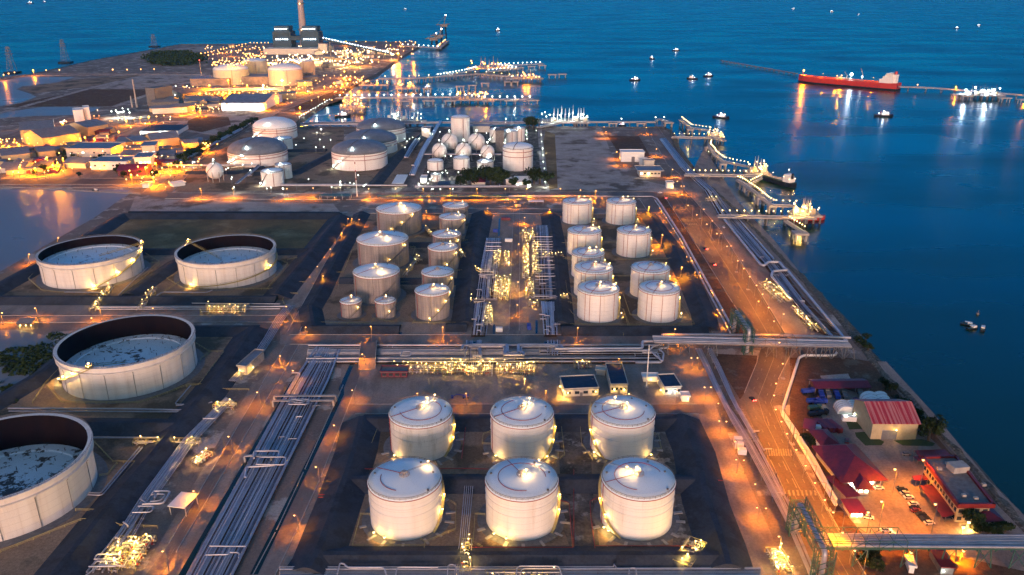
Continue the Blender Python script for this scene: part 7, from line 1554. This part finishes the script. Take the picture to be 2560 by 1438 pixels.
# the hundreds of lamps beyond those built one by one
rr=random.Random(77); mb=MB(); 
for reg,n,r in (("A0,1010 500,1100",22,.7),("A400,1080 1250,1260",40,.6),("A1340,640 2150,712",70,.9),("A1560,425 2340,470",36,1.3),("A1990,440 2560,490",50,1.4),("B-20,420 300,480",30,1.4),("B-20,350 240,410",26,1.5),("A1400,770 1640,835",16,.8),("A2150,560 2520,700",28,1.0),("B0,560 180,680",16,1.1),("A1480,400 2000,330",24,1.4),("A700,860 1300,930",14,.7),("A1000,1290 1300,1400",8,.6)):
    (x0,y0),(x1,y1)=R(reg)
    for i in range(n):
        z=rr.uniform(4,22 if y1<170 else 9); p=P(rr.uniform(x0,x1),rr.uniform(y0,y1),z); mb.mi=0; mb.cyl((p.x,p.y,0),tuple(p),.2,n=3,cap=False); mb.mi=1 if rr.random()<.75 else 2; mb.ball(tuple(p),r*rr.uniform(.6,1.1),6)
tag(mb.build('distant_lamps',[M['steel'],BULB['sod'],BULB['peach']]),kind='stuff')
for s,pw,k_ in (("A1560,640",90000,'sod'),("A1840,640",90000,'sod'),("A1960,640",90000,'warm'),("A2270,620",70000,'sod'),("A1700,600",60000,'sod'),("A2100,600",80000,'warm'),("A2060,420",90000,'peach'),("A2300,430",90000,'peach'),("B120,440",90000,'sod'),("B430,400",80000,'sod')):
    p=P(*R(s)[0],18); t=thing('light_tower','lamp tower that lights the gas tanks and plant','light tower',(p.x,p.y,0),0,'lamp towers of the gas plant'); mb=MB(); mb.cyl((0,0,0),(0,0,18),.5,.3,6); mb.build('pole',M['steel'],t)
    mb=MB(); mb.ball((0,0,19),1.3,8); mb.build('lamp',BULB[k_],t); light((0,0,19),k_,pw*2,t,None,1.5)
# ---------------------------------------------------------------- evening air
mb=MB(); mb.box((0,45200,150),(122000,91800,330)); m=bpy.data.materials.new('haze_air'); N,L=nodes(m); N.remove(N['Principled BSDF']); v=N.new('ShaderNodeVolumePrincipled'); v.inputs['Color'].default_value=(.08,.45,1,1); v.inputs['Density'].default_value=.000025; L.new(v.outputs[0],N['Material Output'].inputs['Volume'])
tag(mb.build('haze',m),kind='stuff')
# ---------------------------------------------------------------- sky, sun, render
w=bpy.data.worlds.new("World"); S.world=w; w.use_nodes=True
N,L=w.node_tree.nodes,w.node_tree.links; bg=N['Background']
sky=N.new('ShaderNodeTexSky'); sky.sky_type='NISHITA'; sky.sun_disc=False
SUN_EL, SUN_ROT = radians(3.0), radians(187)
sky.sun_elevation=SUN_EL; sky.sun_rotation=SUN_ROT; sky.ozone_density=3.0; sky.air_density=1.0; sky.dust_density=.6
# the evening sky is deep blue away from the afterglow
tc=N.new('ShaderNodeTexCoord'); sx=N.new('ShaderNodeSeparateXYZ'); L.new(tc.outputs['Generated'],sx.inputs[0])
mz=N.new('ShaderNodeMapRange'); mz.inputs['From Min'].default_value=.95; mz.inputs['From Max'].default_value=.35; L.new(sx.outputs['Z'],mz.inputs['Value'])
my=N.new('ShaderNodeMapRange'); my.inputs['From Min'].default_value=-.3; my.inputs['From Max'].default_value=.4; L.new(sx.outputs['Y'],my.inputs['Value'])
mm=N.new('ShaderNodeMath'); mm.operation='MULTIPLY'; L.new(mz.outputs[0],mm.inputs[0]); L.new(my.outputs[0],mm.inputs[1])
ct=N.new('ShaderNodeMix'); ct.data_type='RGBA'; ct.inputs['A'].default_value=(1.12,.9,.72,1); ct.inputs['B'].default_value=(.0,.43,.93,1); L.new(mm.outputs[0],ct.inputs['Factor'])
mu=N.new('ShaderNodeMix'); mu.data_type='RGBA'; mu.blend_type='MULTIPLY'; mu.clamp_result=False; mu.inputs['Factor'].default_value=1; L.new(sky.outputs[0],mu.inputs['A']); L.new(ct.outputs['Result'],mu.inputs['B'])
L.new(mu.outputs['Result'],bg.inputs['Color'])
bg.inputs['Strength'].default_value=.15
sd=bpy.data.lights.new('sun','SUN'); sd.energy=SUN_E; sd.angle=radians(12); sd.color=(1,.6,.46)
so=bpy.data.objects.new('sun',sd); link(so)
# the sun stands low behind the viewer: direction towards it
sv=Vector((sin(SUN_ROT)*cos(radians(9)),cos(SUN_ROT)*cos(radians(9)),sin(radians(9))))
so.rotation_euler=(-sv).to_track_quat('-Z','Y').to_euler()
S.view_settings.view_transform='Standard'; S.view_settings.look='None'; S.view_settings.gamma=1; S.view_settings.exposure=EXPO
S.render.engine='CYCLES'; cy=S.cycles
cy.use_denoising=True
try: cy.denoiser='OPENIMAGEDENOISE'
except Exception: pass
cy.max_bounces=3; cy.diffuse_bounces=1; cy.glossy_bounces=1; cy.transmission_bounces=1; cy.volume_bounces=0
cy.sample_clamp_indirect=4; cy.sample_clamp_direct=0; cy.caustics_reflective=False; cy.caustics_refractive=False
cy.use_light_tree=True; cy.use_adaptive_sampling=True; cy.adaptive_threshold=.03; cy.adaptive_min_samples=16
